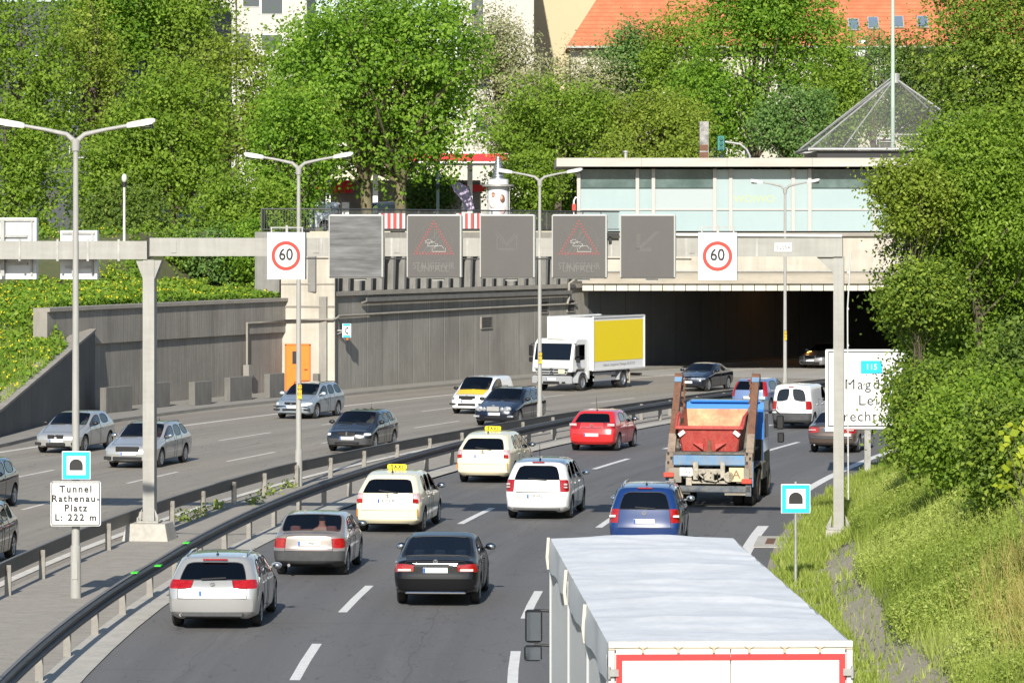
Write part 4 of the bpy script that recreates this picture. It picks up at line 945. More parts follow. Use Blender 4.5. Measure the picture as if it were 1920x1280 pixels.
silver = paint('silver', (.44, .44, .425), .45, .3); black_p = paint('black', (.004, .004, .005), 0, .4); black_p.node_tree.nodes['Principled BSDF'].inputs['Specular IOR Level'].default_value = .15; black_p.node_tree.nodes['Principled BSDF'].inputs['Coat Weight'].default_value = .55; cream_p = paint('taxi_cream', (.80, .72, .50), 0, .3)
white_p = paint('white', (.80, .80, .79), 0, .3); red_p = paint('red', (.62, .022, .022), .1, .28); navy = paint('navy', (.004, .028, .13), 0, .35)
beige = paint('beige_metal', (.36, .31, .275), .55, .3); bluel = paint('pale_blue', (.18, .26, .46), .45, .3); brown = paint('brown', (.115, .085, .07), .5, .28)
bluesilver = paint('blue_silver', (.36, .42, .47), .5, .3); darkg = paint('anthracite', (.012, .015, .020), .0, .25); dnavy = paint('dark_navy', (.006, .010, .022), .3, .2)
M_clear = mat('clear_tail_lens', (.62, .58, .58), .12, .2, 1, noise=[((9, 9, 20), .6, (.55, .08, .07))])
HB = dict(kind='hatch', view='rear', W=1.76, L=4.25, H=1.46, wr_=.315, ax=(.82, 3.42), ry=[.10, .02, 0, .05, .14, .55, .62], rz=[.26, .36, .60, .80, 1.0, 1.33, 1.40], yrt=(.62, 1.40),
          glass=[(.75, .95), (1.25, 1.35), (2.05, 2.0)], yAt=2.45, yAb=3.25, zc=.99, zh=.74)
def C(**kw): d = dict(HB); d.update(kw); return d
# ------------------------------------------------------------ the cars in the photograph
SP = {}
cl = lambda s: 'cars leaving towards the tunnel' ; CA = 'cars driving away towards the tunnel'; CB = 'cars coming out of the tunnel'
TAXI = dict(L=4.615, W=1.775, H=1.575, ax=(.93, 3.71), wr_=.315, ry=[.10, .02, 0, .04, .10, .58, .68], rz=[.27, .36, .62, .80, 1.06, 1.39, 1.48], yrt=(.68, 1.48), glass=[(.95, 1.0), (1.45, 1.42), (2.25, 2.18)], yAt=2.7, yAb=3.72,
    zc=1.0, zh=.76, cr=(.86, .55), tl=[3], tlw=1, rwo=1, paint=cream_p, plate=(0, .86), wiper=1.1, wipa=8, reflect=.55, tailm=M_clear, badge=('ring', 1.0), antenna=(.95, .16), mirm=M_black, lamps=[(.74, .86, .15, .1, M_tail)], handm=cream_p, group=CA)
def A_(**k): return C(group=CA, **k)
def B_(**k): return C(group=CB, view='front', **k)
CARS = [
 (A_(L=4.70, W=1.83, H=1.44, ax=(1.02, 3.83), ry=[.12, .03, 0, .06, .20, .66, .76], rz=[.27, .37, .64, .83, .99, 1.31, 1.385], yrt=(.76, 1.385), glass=[(.55, .98), (1.28, 1.45), (2.15, 2.15)], yAt=2.62, yAb=3.45, zc=.97, zh=.72,
     cr=(.83, .52), tlw=2, tl=[3], plate=(0, .74), stop=(1.365, .5), wiper=1.03, wipa=-3, valance=(.27, .35, 1.25, M_trim), exhaust=[(-.62, .31), (-.53, .31)], rails=(.95, 2.6), railm=M_chrome, antenna=(1.05, .06), paint=silver,
     wg=.82, badge=('ring', .93), label='silver wagon nearest the camera beside the near guard rail'), 408, 1172, 'R', 0),
 (A_(kind='sedan', L=4.24, W=1.69, H=1.41, ax=(.86, 3.38), ry=[.12, .03, 0, .05, .06, .09, .13], rz=[.3, .38, .62, .66, .90, .955, .975], ybl=.42, zbl=1.0, zb=.96, yrt=(1.10, 1.34), glass=[(.88, 1.16), (1.98, 1.98)], yAt=2.35, yAb=3.12,
     zc=.98, zh=.76, cr=(.72, .4), tl=[3], tlw=1, plate=(0.02, .78), ptxt='K 4464', ptilt=2, darkbump=True, paint=beige, lower=M_trim, hrx=(-.5, .5), seatm=mat('pinkish_seat_cloth', (.26, .15, .13), .8),
     rglass=glassmat('light_rear_glass', (.62, .56, .58)), mirm=M_trim, wg=.86, wr=.76, exhaust=[(-.45, .28)], label='beige saloon with grey plastic bumper just ahead of the silver wagon'), 587, 1076, 'R', 0),
 (A_(kind='sedan', L=4.69, W=1.81, H=1.44, ax=(1.03, 3.87), ry=[.13, .03, 0, .03, .04, .09, .14], rz=[.3, .38, .62, .74, .92, .975, .99], ybl=.62, zbl=1.02, zb=.99, yrt=(1.55, 1.36), glass=[(1.05, 1.62), (2.15, 2.2)], yAt=2.62, yAb=3.5,
     zc=.98, zh=.72, cr=(.84, .60), tl=[3], tlw=2, plate=(0, .79), ptilt=8, paint=black_p, strip=(.925, .95, .014, M_chrome), badge=('star', .97), hrx=(-.5, 0, .5), seatm=M_seatl, rglass=glassmat('rear_glass', (.72, .77, .77)),
     valance=(.29, .34, 1.3, M_chrome), wg=.82, lamps=[(.66, .79, .28, .05, mat('white_tail_lens', (.7, .55, .5), .1, 0, 1))], label='black saloon in the middle lane with chrome trim and pale headrests'), 823, 1130, 'R', 0),
 (dict(C(**TAXI), ptxt='B CD 4189', cat='taxi', name='taxi', label='cream taxi with yellow roof sign just behind the black saloon to its left'), 736, 995, 'R', 0),
 (dict(C(**TAXI), cat='taxi', name='taxi', label='cream taxi farther away, partly hidden by the white people carrier'), 915, 903, 'R', 0),
 (A_(L=4.47, W=1.80, H=1.635, ax=(.92, 3.62), ry=[.10, .02, 0, .05, .10, .44, .52], rz=[.27, .37, .64, .76, 1.10, 1.47, 1.55], yrt=(.52, 1.55), glass=[(.40, .72), (1.15, 1.25), (2.05, 2.08)], yAt=2.75, yAb=3.62, zc=1.06, zh=.80, cr=(.80, .45), tl=[3],
     paint=white_p, stop=(1.565, .34), plate=(0, .66), ptxt='OSP WP 27', antenna=(.8, .42), strip=(.77, 1.15, .012, M_galv), wiper=1.12, valance=(.26, .33, 1.3, M_trim), lamps=[(.795, .98, .1, .05, M_clear), (.795, .9, .1, .04, M_clear)], label='white people carrier with red tail lights in the middle lane'), 1014, 970, 'R', 0),
 (A_(L=4.25, W=1.75, H=1.46, ax=(.80, 3.41), ry=[.11, .02, 0, .06, .16, .62, .74], rz=[.26, .36, .62, .80, 1.03, 1.33, 1.40], yrt=(.74, 1.40), glass=[(.95, 1.05), (2.0, 2.0)], yAt=2.45, yAb=3.25, zc=1.0, zh=.74, cr=(.84, .58), tlw=2, tl=[3],
     paint=red_p, plate=(0, .60), strip=(.86, .8, .016, M_chrome), badge=('bolt', .94), antenna=(.95, .45), mirm=M_black, lamps=[(.70, .96, .26, .09, M_clear)], label='red hatchback beside the guard rail ahead of the taxis'), 1118, 844, 'R', 0),
 (A_(L=4.39, W=1.79, H=1.63, ax=(.86, 3.54), ry=[.10, .02, 0, .04, .08, .36, .44], rz=[.27, .37, .62, .72, 1.06, 1.47, 1.55], yrt=(.44, 1.55), glass=[(.38, .62), (1.1, 1.2), (2.0, 2.05)], yAt=2.7, yAb=3.55, zc=1.06, zh=.80, cr=(.80, .45), tl=[3],
     paint=navy, stop=(1.57, .36), plate=(0, .77), wiper=1.1, rails=(.7, 2.9), railm=M_chrome, badge=('ring', .97), antenna=(1.0, .06), mirm=paint('grey_mirror', (.3, .32, .35), .4), lamps=[(.79, .89, .15, .05, M_white)], label='dark blue people carrier with roof rails just in front of the lorry'), 1212, 1030, 'R', 0),
 (A_(L=4.05, W=1.66, H=1.52, ax=(.72, 3.2), ry=[.08, .02, 0, .03, .06, .38, .46], rz=[.27, .37, .62, .74, 1.03, 1.38, 1.45], yrt=(.46, 1.45), glass=[(.5, .68), (1.9, 1.9)], yAt=2.45, yAb=3.35, zc=1.02, zh=.78, cr=(.87, .45), tl=[3, 4],
     paint=bluel, stop=(1.46, .3), plate=(0, .7), rglass=M_glass, antenna=(.8, .3), label='blue small car behind the left lifting arm of the skip lorry'), 1412, 774, 'R', 0),
 (A_(L=4.0, W=1.68, H=1.80, ax=(.68, 3.28), ry=[.06, .02, 0, .02, .03, .10, .18], rz=[.3, .38, .66, .78, 1.12, 1.62, 1.74], yrt=(.18, 1.74), glass=[(.28, .34), (1.2, 1.25), (2.0, 2.02)], yAt=2.45, yAb=3.2, zc=1.08, zh=.84, cr=(.82, .10), tl=[3], split=True,
     van=1, paint=white_p, darkbump=True, wg=.88, wr=.80, plate=(-.3, .86), stop=(1.70, .22), lower=M_trim, rglass=glassmat('van_rear_glass', (.42, .5, .46)), doors=2, name='van', cat='van', mirm=M_black, label='white van with two rear windows right of the skip lorry'), 1490, 803, 'R', 0),
 (A_(kind='sedan', L=4.58, W=1.77, H=1.445, ax=(1.0, 3.76), ry=[.12, .03, 0, .04, .05, .09, .14], rz=[.3, .38, .62, .72, .94, .98, 1.0], ybl=.60, zbl=1.03, zb=.98, yrt=(1.45, 1.37), glass=[(1.0, 1.52), (2.1, 2.15)], yAt=2.55, yAb=3.42, zc=.98, zh=.74,
     cr=(.82, .58), tl=[3], tlw=2, plate=(0, .84), paint=brown, strip=(.56, 1.5, .012, M_chrome), exhaust=[(-.6, .3), (.6, .3)], lamps=[(.68, .83, .26, .045, M_clear)], label='brown saloon below the white direction sign'), 1567, 847, 'R', 0),
 # oncoming
 (B_(L=4.24, W=1.75, H=1.42, ax=(.78, 3.44), ry=[.10, .02, 0, .05, .16, .55, .64], rz=[.26, .36, .60, .80, 1.0, 1.31, 1.37], yrt=(.64, 1.37), glass=[(.72, .95), (1.7, 1.68)], yAt=2.2, yAb=2.98, zc=.96, zh=.70, doors=1, spokes=7, cf=(.78, .40), fy=[.12, .03, 0, .03, .08, .14, .22], paint=silver, mirm=M_black, plate=(-.05, .47), hl=[3],
     front=[(.17, .60, .25, .13, M_black, 'kidney_grille'), (0, .33, .72, .11, M_black, 'air_intake'), (.68, .35, .24, .1, M_black, 'side_intake')], badge=('ring', .70), label='silver hatchback with twin kidney grille by the far kerb'), 118, 848, 'L', 0),
 (B_(L=4.85, W=1.82, H=1.46, ax=(1.0, 3.78), ry=[.12, .03, 0, .06, .20, .66, .78], rz=[.27, .37, .64, .83, 1.0, 1.31, 1.39], yrt=(.78, 1.39), glass=[(.5, .95), (1.3, 1.42), (2.2, 2.2)], yAt=2.65, yAb=3.45, zc=.97, zh=.74, paint=silver, spokes=9, cf=(.78, .44), rails=(.9, 2.7), mirm=M_chrome, plate=(-.05, .5), antenna=(1.2, .12),
     front=[(0, .655, .8, .16, M_black, 'grille'), (0, .345, 1.0, .11, M_black, 'air_intake'), (.70, .35, .26, .11, M_black, 'fog_light_surround')], badge=('rings', .67), label='silver wagon with ringed dark grille behind the gantry pillar'), 256, 875, 'L', 0),
 (B_(L=3.9, W=1.69, H=1.45, ax=(.70, 3.16), ry=[.08, .02, 0, .04, .10, .45, .54], rz=[.26, .36, .60, .80, 1.0, 1.33, 1.39], yrt=(.54, 1.39), glass=[(.55, .75), (1.5, 1.5)], yAt=2.2, yAb=2.95, zc=.97, zh=.74, paint=dnavy, plate=(0, .48), doors=1, label='dark hatchback cut off by the left picture edge, the farther of two'), 0, 0, 'X', 1),
 (B_(L=4.3, W=1.76, H=1.48, ax=(.82, 3.44), paint=paint('dark_grey_metal', (.09, .095, .10), .6), plate=(0, .48), label='dark grey car of which only the tail shows at the left edge'), 0, 0, 'X', 2),
 (B_(L=4.40, W=1.735, H=1.485, ax=(1.0, 3.52), ry=[.10, .02, 0, .05, .10, .48, .56], rz=[.27, .37, .62, .80, 1.0, 1.34, 1.42], yrt=(.56, 1.42), glass=[(.38, .72), (1.3, 1.36), (2.15, 2.15)], yAt=2.6, yAb=3.35, zc=.98, zh=.76, paint=bluesilver, rails=(.7, 2.6), railm=M_black, antenna=(1.0, .15), mirm=paint('pale_mirror', (.6, .63, .66), .3), plate=(-.02, .52),
     headm=mat('bright_headlight', (.8, .82, .83), .1, .2, 1), cf=(.84, .42), front=[(0, .67, .62, .09, M_black, 'grille'), (0, .55, 1.62, .03, M_black, 'bumper_strip'), (0, .40, .8, .07, M_black, 'air_intake'), (.68, .40, .3, .07, M_black, 'side_intake')], badge=('ring', .67), label='blue silver wagon in front of the orange door'), 560, 784, 'L', 0),
 (B_(L=4.15, W=1.735, H=1.44, ax=(.78, 3.29), ry=[.09, .02, 0, .05, .10, .46, .55], rz=[.26, .36, .60, .80, 1.0, 1.32, 1.38], yrt=(.55, 1.38), yAt=2.35, yAb=3.12, zc=.96, zh=.74, glass=[(.70, .82), (1.3, 1.32), (2.0, 2.0)], paint=darkg, darkbump=True, lower=M_trim, headm=mat('bright_headlight'), cf=(.84, .42), plate=(-.02, .50), mirm=M_black, antenna=(.9, .18), front=[(0, .67, .66, .1, M_black, 'grille'), (0, .34, .9, .06, M_black, 'air_intake')],
     badge=('ring', .67), label='dark blue hatchback with bright headlights behind the guard rail'), 662, 845, 'L', 0),
 (B_(L=4.2, W=1.70, H=1.60, ax=(.80, 3.42), ry=[.08, .02, 0, .03, .06, .22, .32], rz=[.27, .37, .62, .80, 1.08, 1.46, 1.54], yrt=(.32, 1.54), glass=[(.5, .55), (1.75, 1.78)], yAt=2.55, yAb=3.3, zc=1.02, zh=.80, van=1, zbr=1.05, wg=.86, wr=.76, paint=white_p, bonnet=paint('yellow_bonnet', (.82, .55, .01), 0, .35), cf=(.80, .44), mirm=M_black, plate=(-.02, .56), rglass=white_p,
     front=[(0, .73, .74, .13, M_black, 'grille'), (0, .42, .8, .09, M_black, 'air_intake'), (.66, .44, .3, .07, M_black, 'side_intake')], badge=('ring', .77), name='delivery_car', cat='delivery car', label='white delivery car with yellow bonnet behind the black wagon'), 886, 775, 'L', 0),
 (B_(L=4.85, W=1.82, H=1.50, ax=(1.12, 3.97), ry=[.12, .03, 0, .06, .16, .60, .70], rz=[.27, .37, .64, .83, 1.0, 1.34, 1.42], yrt=(.70, 1.42), glass=[(.55, .9), (1.35, 1.45), (2.25, 2.25)], yAt=2.72, yAb=3.55, zc=.98, zh=.76, paint=dnavy, cf=(.84, .46), rails=(.85, 2.7), railm=M_black, plate=(-.05, .50), round=True, mirm=M_black, headm=dnavy,
     front=[(.60, .70, .34, .22, M_head, 'headlight'), (.38, .69, .18, .18, M_head, 'headlight'), (0, .70, .54, .19, M_galv, 'grille'), (.72, .40, .26, .08, M_head, 'fog_light'), (0, .36, .7, .07, M_black, 'air_intake')], badge=('ring', .82), label='black wagon with round headlights beside the white delivery car'), 936, 797, 'L', 0),
 (B_(kind='sedan', L=4.43, W=1.71, H=1.37, ax=(.92, 3.62), ry=[.12, .03, 0, .03, .05, .09, .13], rz=[.3, .38, .60, .72, .93, .96, .98], ybl=.65, zbl=1.0, zb=.95, yrt=(1.4, 1.30), glass=[(1.1, 1.45), (1.9, 1.92)], yAt=2.35, yAb=3.1, zc=.95, zh=.74, paint=dnavy, doors=1, spokes=9, hlw=2, hl=[3], cf=(.84, .22), plate=(0, .47), rglass=glassmat('rear_glass'),
     front=[(.10, .63, .16, .08, M_chrome, 'kidney_grille'), (0, .34, 1.2, .08, M_black, 'air_intake')], label='dark coupe on the pale concrete just outside the tunnel'), 1300, 733, 'L', 0),
 (B_(kind='sedan', L=4.5, W=1.76, H=1.42, ax=(.95, 3.65), ry=[.12, .03, 0, .03, .05, .09, .13], rz=[.3, .38, .60, .72, .93, .96, .98], ybl=.62, zbl=1.0, zb=.95, yrt=(1.4, 1.34), glass=[(1.05, 1.45), (2.0, 2.0)], yAt=2.4, yAb=3.2, zc=.96, zh=.74, paint=paint('grey_metal', (.30, .30, .30), .5), plate=(0, .47), front=[(0, .64, .6, .1, M_black, 'grille'), (0, .34, 1.2, .1, M_black, 'air_intake')],
     label='grey car coming out of the dark of the tunnel'), 1530, 690, 'L', 0),
]
M_taxi = mat('taxi_sign_yellow', (.85, .72, .03), .35)
def person(label, x, y, z, shirt, par):
    """seated driver as one skinned figure, hands on the wheel; head and shoulders show through the glass"""
    J = [(0, 0, 0), (0, -.02, .25), (0, -.03, .46), (0, -.01, .60), (0, .02, .70), (0, .03, .82),
         (.19, -.02, .46), (.25, .08, .24), (.16, .36, .30), (-.19, -.02, .46), (-.25, .08, .24), (-.16, .36, .30), (.11, .08, .0), (.14, .46, .08), (.14, .62, -.30), (-.11, .08, .0), (-.14, .46, .08), (-.14, .62, -.30)]
    E_ = [(0, 1), (1, 2), (2, 3), (3, 4), (4, 5), (2, 6), (6, 7), (7, 8), (2, 9), (9, 10), (10, 11), (0, 12), (12, 13), (13, 14), (0, 15), (15, 16), (16, 17)]
    RR = [.16, .17, .16, .055, .095, .085, .075, .05, .04, .075, .05, .04, .1, .08, .05, .1, .08, .05]
    if 'per' not in WH:
        me = bpy.data.meshes.new('person'); me.from_pydata(J, E_, []); o = bpy.data.objects.new('tmp', me); COL.objects.link(o)
        sk = o.modifiers.new('s', 'SKIN'); lay = me.skin_vertices[0].data if me.skin_vertices else None
        if lay is None:
            bm = bmesh.new(); bm.from_mesh(me); bm.verts.layers.skin.verify(); bm.to_mesh(me); bm.free(); lay = me.skin_vertices[0].data
        for i, r in enumerate(RR): lay[i].radius = (r, r * (.75 if i < 3 else 1))
        lay[0].use_root = True
        o.modifiers.new('d', 'SUBSURF').levels = 1
        dg = bpy.context.evaluated_depsgraph_get(); WH['per'] = bpy.data.meshes.new_from_object(o.evaluated_get(dg)); bpy.data.objects.remove(o)
    me = WH['per'].copy(); me.materials.clear(); me.materials.append(mat(*shirt)); me.materials.append(M_skin)
    for f in me.polygons: f.material_index = 1 if f.center.z > .54 or (f.center.y > .26 and f.center.z > .2) else 0; f.use_smooth = True
    P = link('person', me); tag(P, label, 'person', 'people in the cars'); h = par.rotation_euler.z; M = Matrix.Rotation(h, 3, 'Z') @ Vector((x, y, z))
    P.location = par.location + M; P.rotation_euler = (0, 0, h)
    MB().ell((0, 0, .79), (.10, .115, .10), 10, 8).build('hair', M_hair, P)
    MB().ell((0, .115, .735), (.012, .02, .02), 6, 4).build('nose', M_skin, P)
    return P
for p, u, v, mode, opt in CARS:
    o = car(p)
    if p.get('cat') == 'taxi':
        s = MB().box((0, 0, 0), (.52, .12, .14), bev=.025).build('taxi_sign', M_taxi, o); s.location = (0, 1.75, p['H'] + .075)
        text('lettering', 'TAXI', .13, M_ink, s, fc(0, -.066, 0), sp=1.3, off=.004)
    if mode == 'R': place(o, u, v, p['ax'][0])
    elif mode == 'L': place(o, u, v, p['ax'][1], False)
    elif opt == 1: q = ground(33, 946); h = heading(q.x, q.y) + PI; R = 304.9; Y = q.y - .3; x = arc(R, Y); o.rotation_euler = (0, 0, -h); o.location = (x - math.sin(h) * p['ax'][0], Y - math.cos(h) * p['ax'][0], .004)
    else: Y = 93.4; R = 300.55; x = arc(R, Y); h = heading(x, Y) + PI; o.rotation_euler = (0, 0, -h); o.location = (x - math.sin(h) * p['ax'][0], Y - math.cos(h) * p['ax'][0], .004)
    lab = p['label']; yf = p['yAb'] - 1.12; xs = -.37
    drv = {'silver hatchback with': ('driver in a pale shirt inside the silver hatchback with the kidney grille', ('shirt_white', (.6, .58, .55))), 'silver wagon with': ('driver in a red shirt inside the oncoming silver wagon', ('shirt_red', (.35, .08, .07))),
           'blue silver': ('driver in a white shirt inside the blue silver wagon', ('shirt_white', (.6, .58, .55))), 'dark blue hatch': ('driver in a pale shirt inside the dark blue hatchback', ('shirt_beige', (.55, .45, .35))),
           'white delivery': ('driver in a pinkish shirt inside the white delivery car', ('shirt_pink', (.6, .3, .26)))}
    for k, (l, sh) in drv.items():
        if lab.startswith(k): person(l, xs, yf, .52, sh, o)
    if lab.startswith('beige saloon'): person('passenger with light shirt and dark hair seen through the rear window of the beige saloon', .16, yf - .72, .50, ('shirt_cream', (.6, .48, .38)), o)
# ------------------------------------------------------------ skip lorry
M_lb = mat('lorry_blue_worn', srgb('5d8fb8'), .6, noise=[(4, .8, (.28, .23, .17)), (1.3, .5, (.06, .13, .25))]); M_cab = paint('cab_blue', (.03, .19, .60), 0, .3)
M_skip = mat('skip_red_worn', (.40, .028, .028), .6, noise=[(2.2, .6, (.30, .025, .025)), ((8, 8, 1.5), .4, (.5, .11, .08)), (18, .25, (.46, .25, .18))], bump=.2)
M_skin_ = mat('skip_inside_worn', (.56, .34, .18), .8, noise=[(5, .8, (.62, .47, .26)), (2, .6, (.42, .08, .05)), (16, .4, (.25, .2, .12))])
q = ground(1336, 946); hd = heading(q.x, q.y)
T = empty('skip_lorry', (q.x - math.sin(hd) * .9, q.y - math.cos(hd) * .9, .0), -hd, 'blue skip lorry with rusty lifting arms carrying a red skip', 'lorry')
# local frame: y = 0 at the rear bar, forward +y
b = MB().box((-.42, 3.2, .82), (.12, 6.2, .26)).box((.42, 3.2, .82), (.12, 6.2, .26)).box((0, 1.3, .6), (1.5, .14, .2)).box((0, .5, .75), (.5, .6, .3)).box((0, 3.5, .7), (1.2, .3, .3)); b.build('chassis', M_grime, T)
MB().box((0, -.03, .52), (2.42, .12, .19), bev=.02).box((1.14, -.04, .58), (.16, .1, .5)).build('underrun_bar', mat('bar_grey_blue', srgb('3f4d5a'), .6, noise=[(4, .7, (.2, .18, .15))]), T)
MB().box((0, .1, 1.34), (2.2, .26, .3), bev=.03).build('crossbeam', M_lb, T); MB().box((0, 1.7, 1.54), (2.2, 3.3, .06)).build('deck', M_grime, T)
for x in (-.98, .98): MB().box((x, .05, .92), (.36, .3, .42)).build('lamp_panel', mat('dusty_grey', (.27, .245, .2), .85, noise=[(5, .7, (.2, .18, .15))]), T)
b = MB()
b.box((-.85, .05, .44), (.6, .2, .14)).box((.8, .05, .42), (.7, .2, .14)); b.build('mudguard_panel', mat('dusty_grey', (.27, .245, .2), .85, noise=[(5, .7, (.2, .18, .15))]), T)
b = MB()
for x in (-1.2, 1.2): b.box((x, .12, .95), (.14, .2, .72))
b.build('side_upright', M_lb, T)
b = MB().box((0, -.02, 1.02), (.8, .14, .16), bev=.02).box((-.38, -.05, 1.05), (.14, .2, .5)).box((.40, -.03, 1.08), (.12, .18, .45)).cyl((.58, .06, .88), (.58, -.14, .88), .15).cyl((-.56, .06, 1.0), (-.56, -.1, 1.0), .13).box((0, -.08, .86), (.3, .16, .2), bev=.03).cyl((-.15, -.1, 1.03), (-.15, -.16, 1.03), .06)
b.cyl((.2, -.1, 1.0), (.2, -.16, 1.0), .045).box((0, 0, .72), (1.1, .1, .08)).tube([(-.3, -.06, .95), (-.1, -.14, .8), (.2, -.12, .75), (.45, -.06, .9)], .025).box((-.58, -.06, .74), (.16, .1, .22)); b.build('towing_gear', mat('greasy_hitch', (.40, .36, .29), .8, noise=[(6, .6, (.1, .09, .075)), (14, .5, (.5, .45, .36))], bump=.4), T)
pb = MB().box((-.66, -.1, 1.02), (.36, .02, .24)).build('number_plate', M_plate, T); text('lettering', 'B\nVL 456', .1, M_ink, pb, fc(-.66, -.115, 1.05), sx=.85)
pa = MB().box((.80, -.13, .95), (.42, .02, .40)).build('waste_plate', mat('old_cream_plate', (.62, .5, .3), .6, noise=[(4, .4, (.5, .36, .2))]), T); text('lettering', 'A', .34, mat('plate_letter_brown', (.2, .12, .06)), pa, fc(.80, -.145, .95))
for s in (-1, 1): MB().box((s * 1.10 + (.0 if s > 0 else -.06), -.14, .93 if s < 0 else .76), (.30, .1, .14), bev=.015).build('tail_light', mat('dusty_tail_light', (.55, .07, .04), .35, 0, .5), T)
def lift_arm(s):
    a0 = Vector((s * 1.14, .1, 1.15)); a1 = Vector((s * 1.14, 2.25, 3.62)); d = (a1 - a0); ang = math.atan2(d.y, d.z)
    A = MB().box((a0 + d * .60), (.2, .22, d.length * .8), rot=Matrix.Rotation(-ang, 3, 'X')).cyl(a1 + Vector((-.12, 0, 0)), a1 + Vector((.12, 0, 0)), .15, n=14).build('lifting_arm', M_rust, T)
    MB().box((a0 + d * .2), (.22, .27, d.length * .28), rot=Matrix.Rotation(-ang, 3, 'X')).box((s * 1.14, .12, 1.2), (.22, .3, .7)).build('arm_foot', mat('arm_foot_steel', (.26, .2, .15), .8, noise=[(5, .7, (.12, .09, .07))]), A)
    h = MB()
    for k in range(3): h.box((s * 1.14 + (.045 if k % 2 else -.045), -.035, 1.28 + k * .13), (.06, .02, .08))
    h.build('lightening_holes', M_black, A); MB().box((a0 + d * .36 + Vector((0, -.13, .0))), (.12, .02, .2), rot=Matrix.Rotation(-ang, 3, 'X')).build('blue_patch', M_lb, A)
    MB().box((a0 + d * .97 + Vector((0, -.02, 0))), (.212, .24, .24), rot=Matrix.Rotation(-ang, 3, 'X')).build('arm_head', M_lb, A)
    c = MB(); n = 13; xs = a1.x - s * .16
    for k in range(n): c.box((xs + .015 * (-1) ** k, a1.y - k * .015, a1.z - .02 - k * .095), (.055 if k % 2 else .03, .03 if k % 2 else .06, .11), rz=k * .6)
    c.build('chain', mat('rusty_chain', (.2, .09, .04), .85, noise=[(9, .6, (.1, .05, .03))]), T)
lift_arm(-1); lift_arm(1)
for s in (-1, 1):
    MB().tube([(s * 1.0, .6, 1.62), (s * 1.0, 1.7, 2.75)], .05).tube([(s * 1.0, .6, 1.62), (s * 1.0, 1.2, 2.2)], .075).build('lift_cylinder', M_grime, T)
def twheel(par, x, y, r, w, twin=False, rim=M_rim):
    s = 1 if x > 0 else -1; b = MB()
    for k in range(2 if twin else 1): o_ = x - s * k * (w + .04); b.lathe([(r * .6, -w / 2), (r * .93, -w / 2), (r, -w * .36), (r, w * .36), (r * .93, w / 2), (r * .6, w / 2)], (o_, y, r), 'X', 28)
    t = b.build('wheel', M_tyre, par); MB().lathe([(r * .6, s * w * .48), (r * .54, s * w * .4), (r * .5, -s * w * .05 if twin else s * w * .2), (r * .26, -s * w * .05 if twin else s * w * .3), (r * .24, s * w * .35), (0, s * w * .4)], (x, y, r), 'X', 22).build('rim', rim, t)
for s in (-1, 1): twheel(T, s * 1.08, .95, .5, .28, True, M_grime); twheel(T, s * 1.10, 2.25, .5, .28, True, M_grime); twheel(T, s * 1.09, 5.3, .5, .30, False, M_grime)
for s in (-1, 1): MB().box((s * 1.05, 3.7, .85), (.4, 1.3, .5), bev=.03).build('side_tank', M_grime, T); MB().prism([(0.3, 1.05), (.6, 1.14), (2.7, 1.14), (3.0, 1.0), (3.0, .95), (2.7, 1.09), (.6, 1.09), (.3, 1.0)], s * .92, s * 1.24).build('mudguard', M_black, T)
cb = MB().prism([(4.4, .95), (4.4, 2.62), (4.5, 2.82), (5.9, 2.86), (6.15, 2.2), (6.25, 1.6), (6.25, .6), (5.85, .6), (5.8, 1.0), (4.85, 1.0), (4.8, .75), (4.4, .75)], -1.16, 1.16).build('cab', M_cab, T)
MB().box((0, 4.395, 2.48), (2.0, .05, .12)).box((0, 4.39, 1.9), (1.7, .03, .8), bev=.05).build('rear_panel', M_cab, cb); MB().box((1.165, 5.35, 2.1), (.02, .9, .7)).box((-1.165, 5.35, 2.1), (.02, .9, .7)).build('side_window', M_glassd, cb)
MB().box((0, 6.24, 2.15), (2.1, .02, .8), rot=Matrix.Rotation(R_(15), 3, 'X')).build('windscreen', M_glassd, cb)
MB().box((0, 4.5, 2.85), (2.1, .25, .08), bev=.03).build('roof_edge', M_cab, cb)
MB().box((1.165, 5.3, .98), (.03, 1.75, .7)).box((-1.165, 5.3, .98), (.03, 1.75, .7)).box((0, 4.37, 1.25), (2.3, .05, .95)).build('cab_skirt', M_black, cb)
b = MB()
for k in range(4): b.tube([(-.3 + k * .18, -.02, 1.12), (-.34 + k * .2, -.16, .86 - .05 * (k % 2)), (-.2 + k * .16, -.05, .72)], .017, 6)
b.build('hydraulic_hoses', M_black, T)
b = MB().tube([(1.16, 5.9, 2.5), (1.38, 5.95, 2.52), (1.52, 5.95, 2.4)], .025).box((1.52, 5.95, 2.16), (.22, .1, .42), bev=.03).box((1.54, 5.95, 1.7), (.2, .1, .3), bev=.03); b.build('wing_mirror', M_black, T)
# the skip itself rests on the lorry
S = empty('skip', tuple(T.location + Matrix.Rotation(-hd, 3, 'Z') @ Vector((-.04, .55, 1.58))), -hd, 'worn red steel skip carried on the lorry between the lifting arms', 'skip')
w0, w1 = .82, .98
def skipwall(): 
    P = [(0, 0), (1.7, 0), (2.35, 1.12), (2.2, 1.16), (.35, .98), (-.22, .68)]
    A = [(-w0 - (w1 - w0) * z / 1.1, y, z) for y, z in P]; B = [(w0 + (w1 - w0) * z / 1.1, y, z) for y, z in P]; return A, B
A, B = skipwall(); t = .05
MB().add(A + [(x + t, y, z) for x, y, z in A], [list(range(6)), list(range(11, 5, -1))] + [[i, (i + 1) % 6, 6 + (i + 1) % 6, 6 + i] for i in range(6)]).build('side_wall', M_skip, S)
MB().add(B + [(x - t, y, z) for x, y, z in B], [list(range(6)), list(range(11, 5, -1))] + [[i, (i + 1) % 6, 6 + (i + 1) % 6, 6 + i] for i in range(6)]).build('side_wall', M_skip, S)
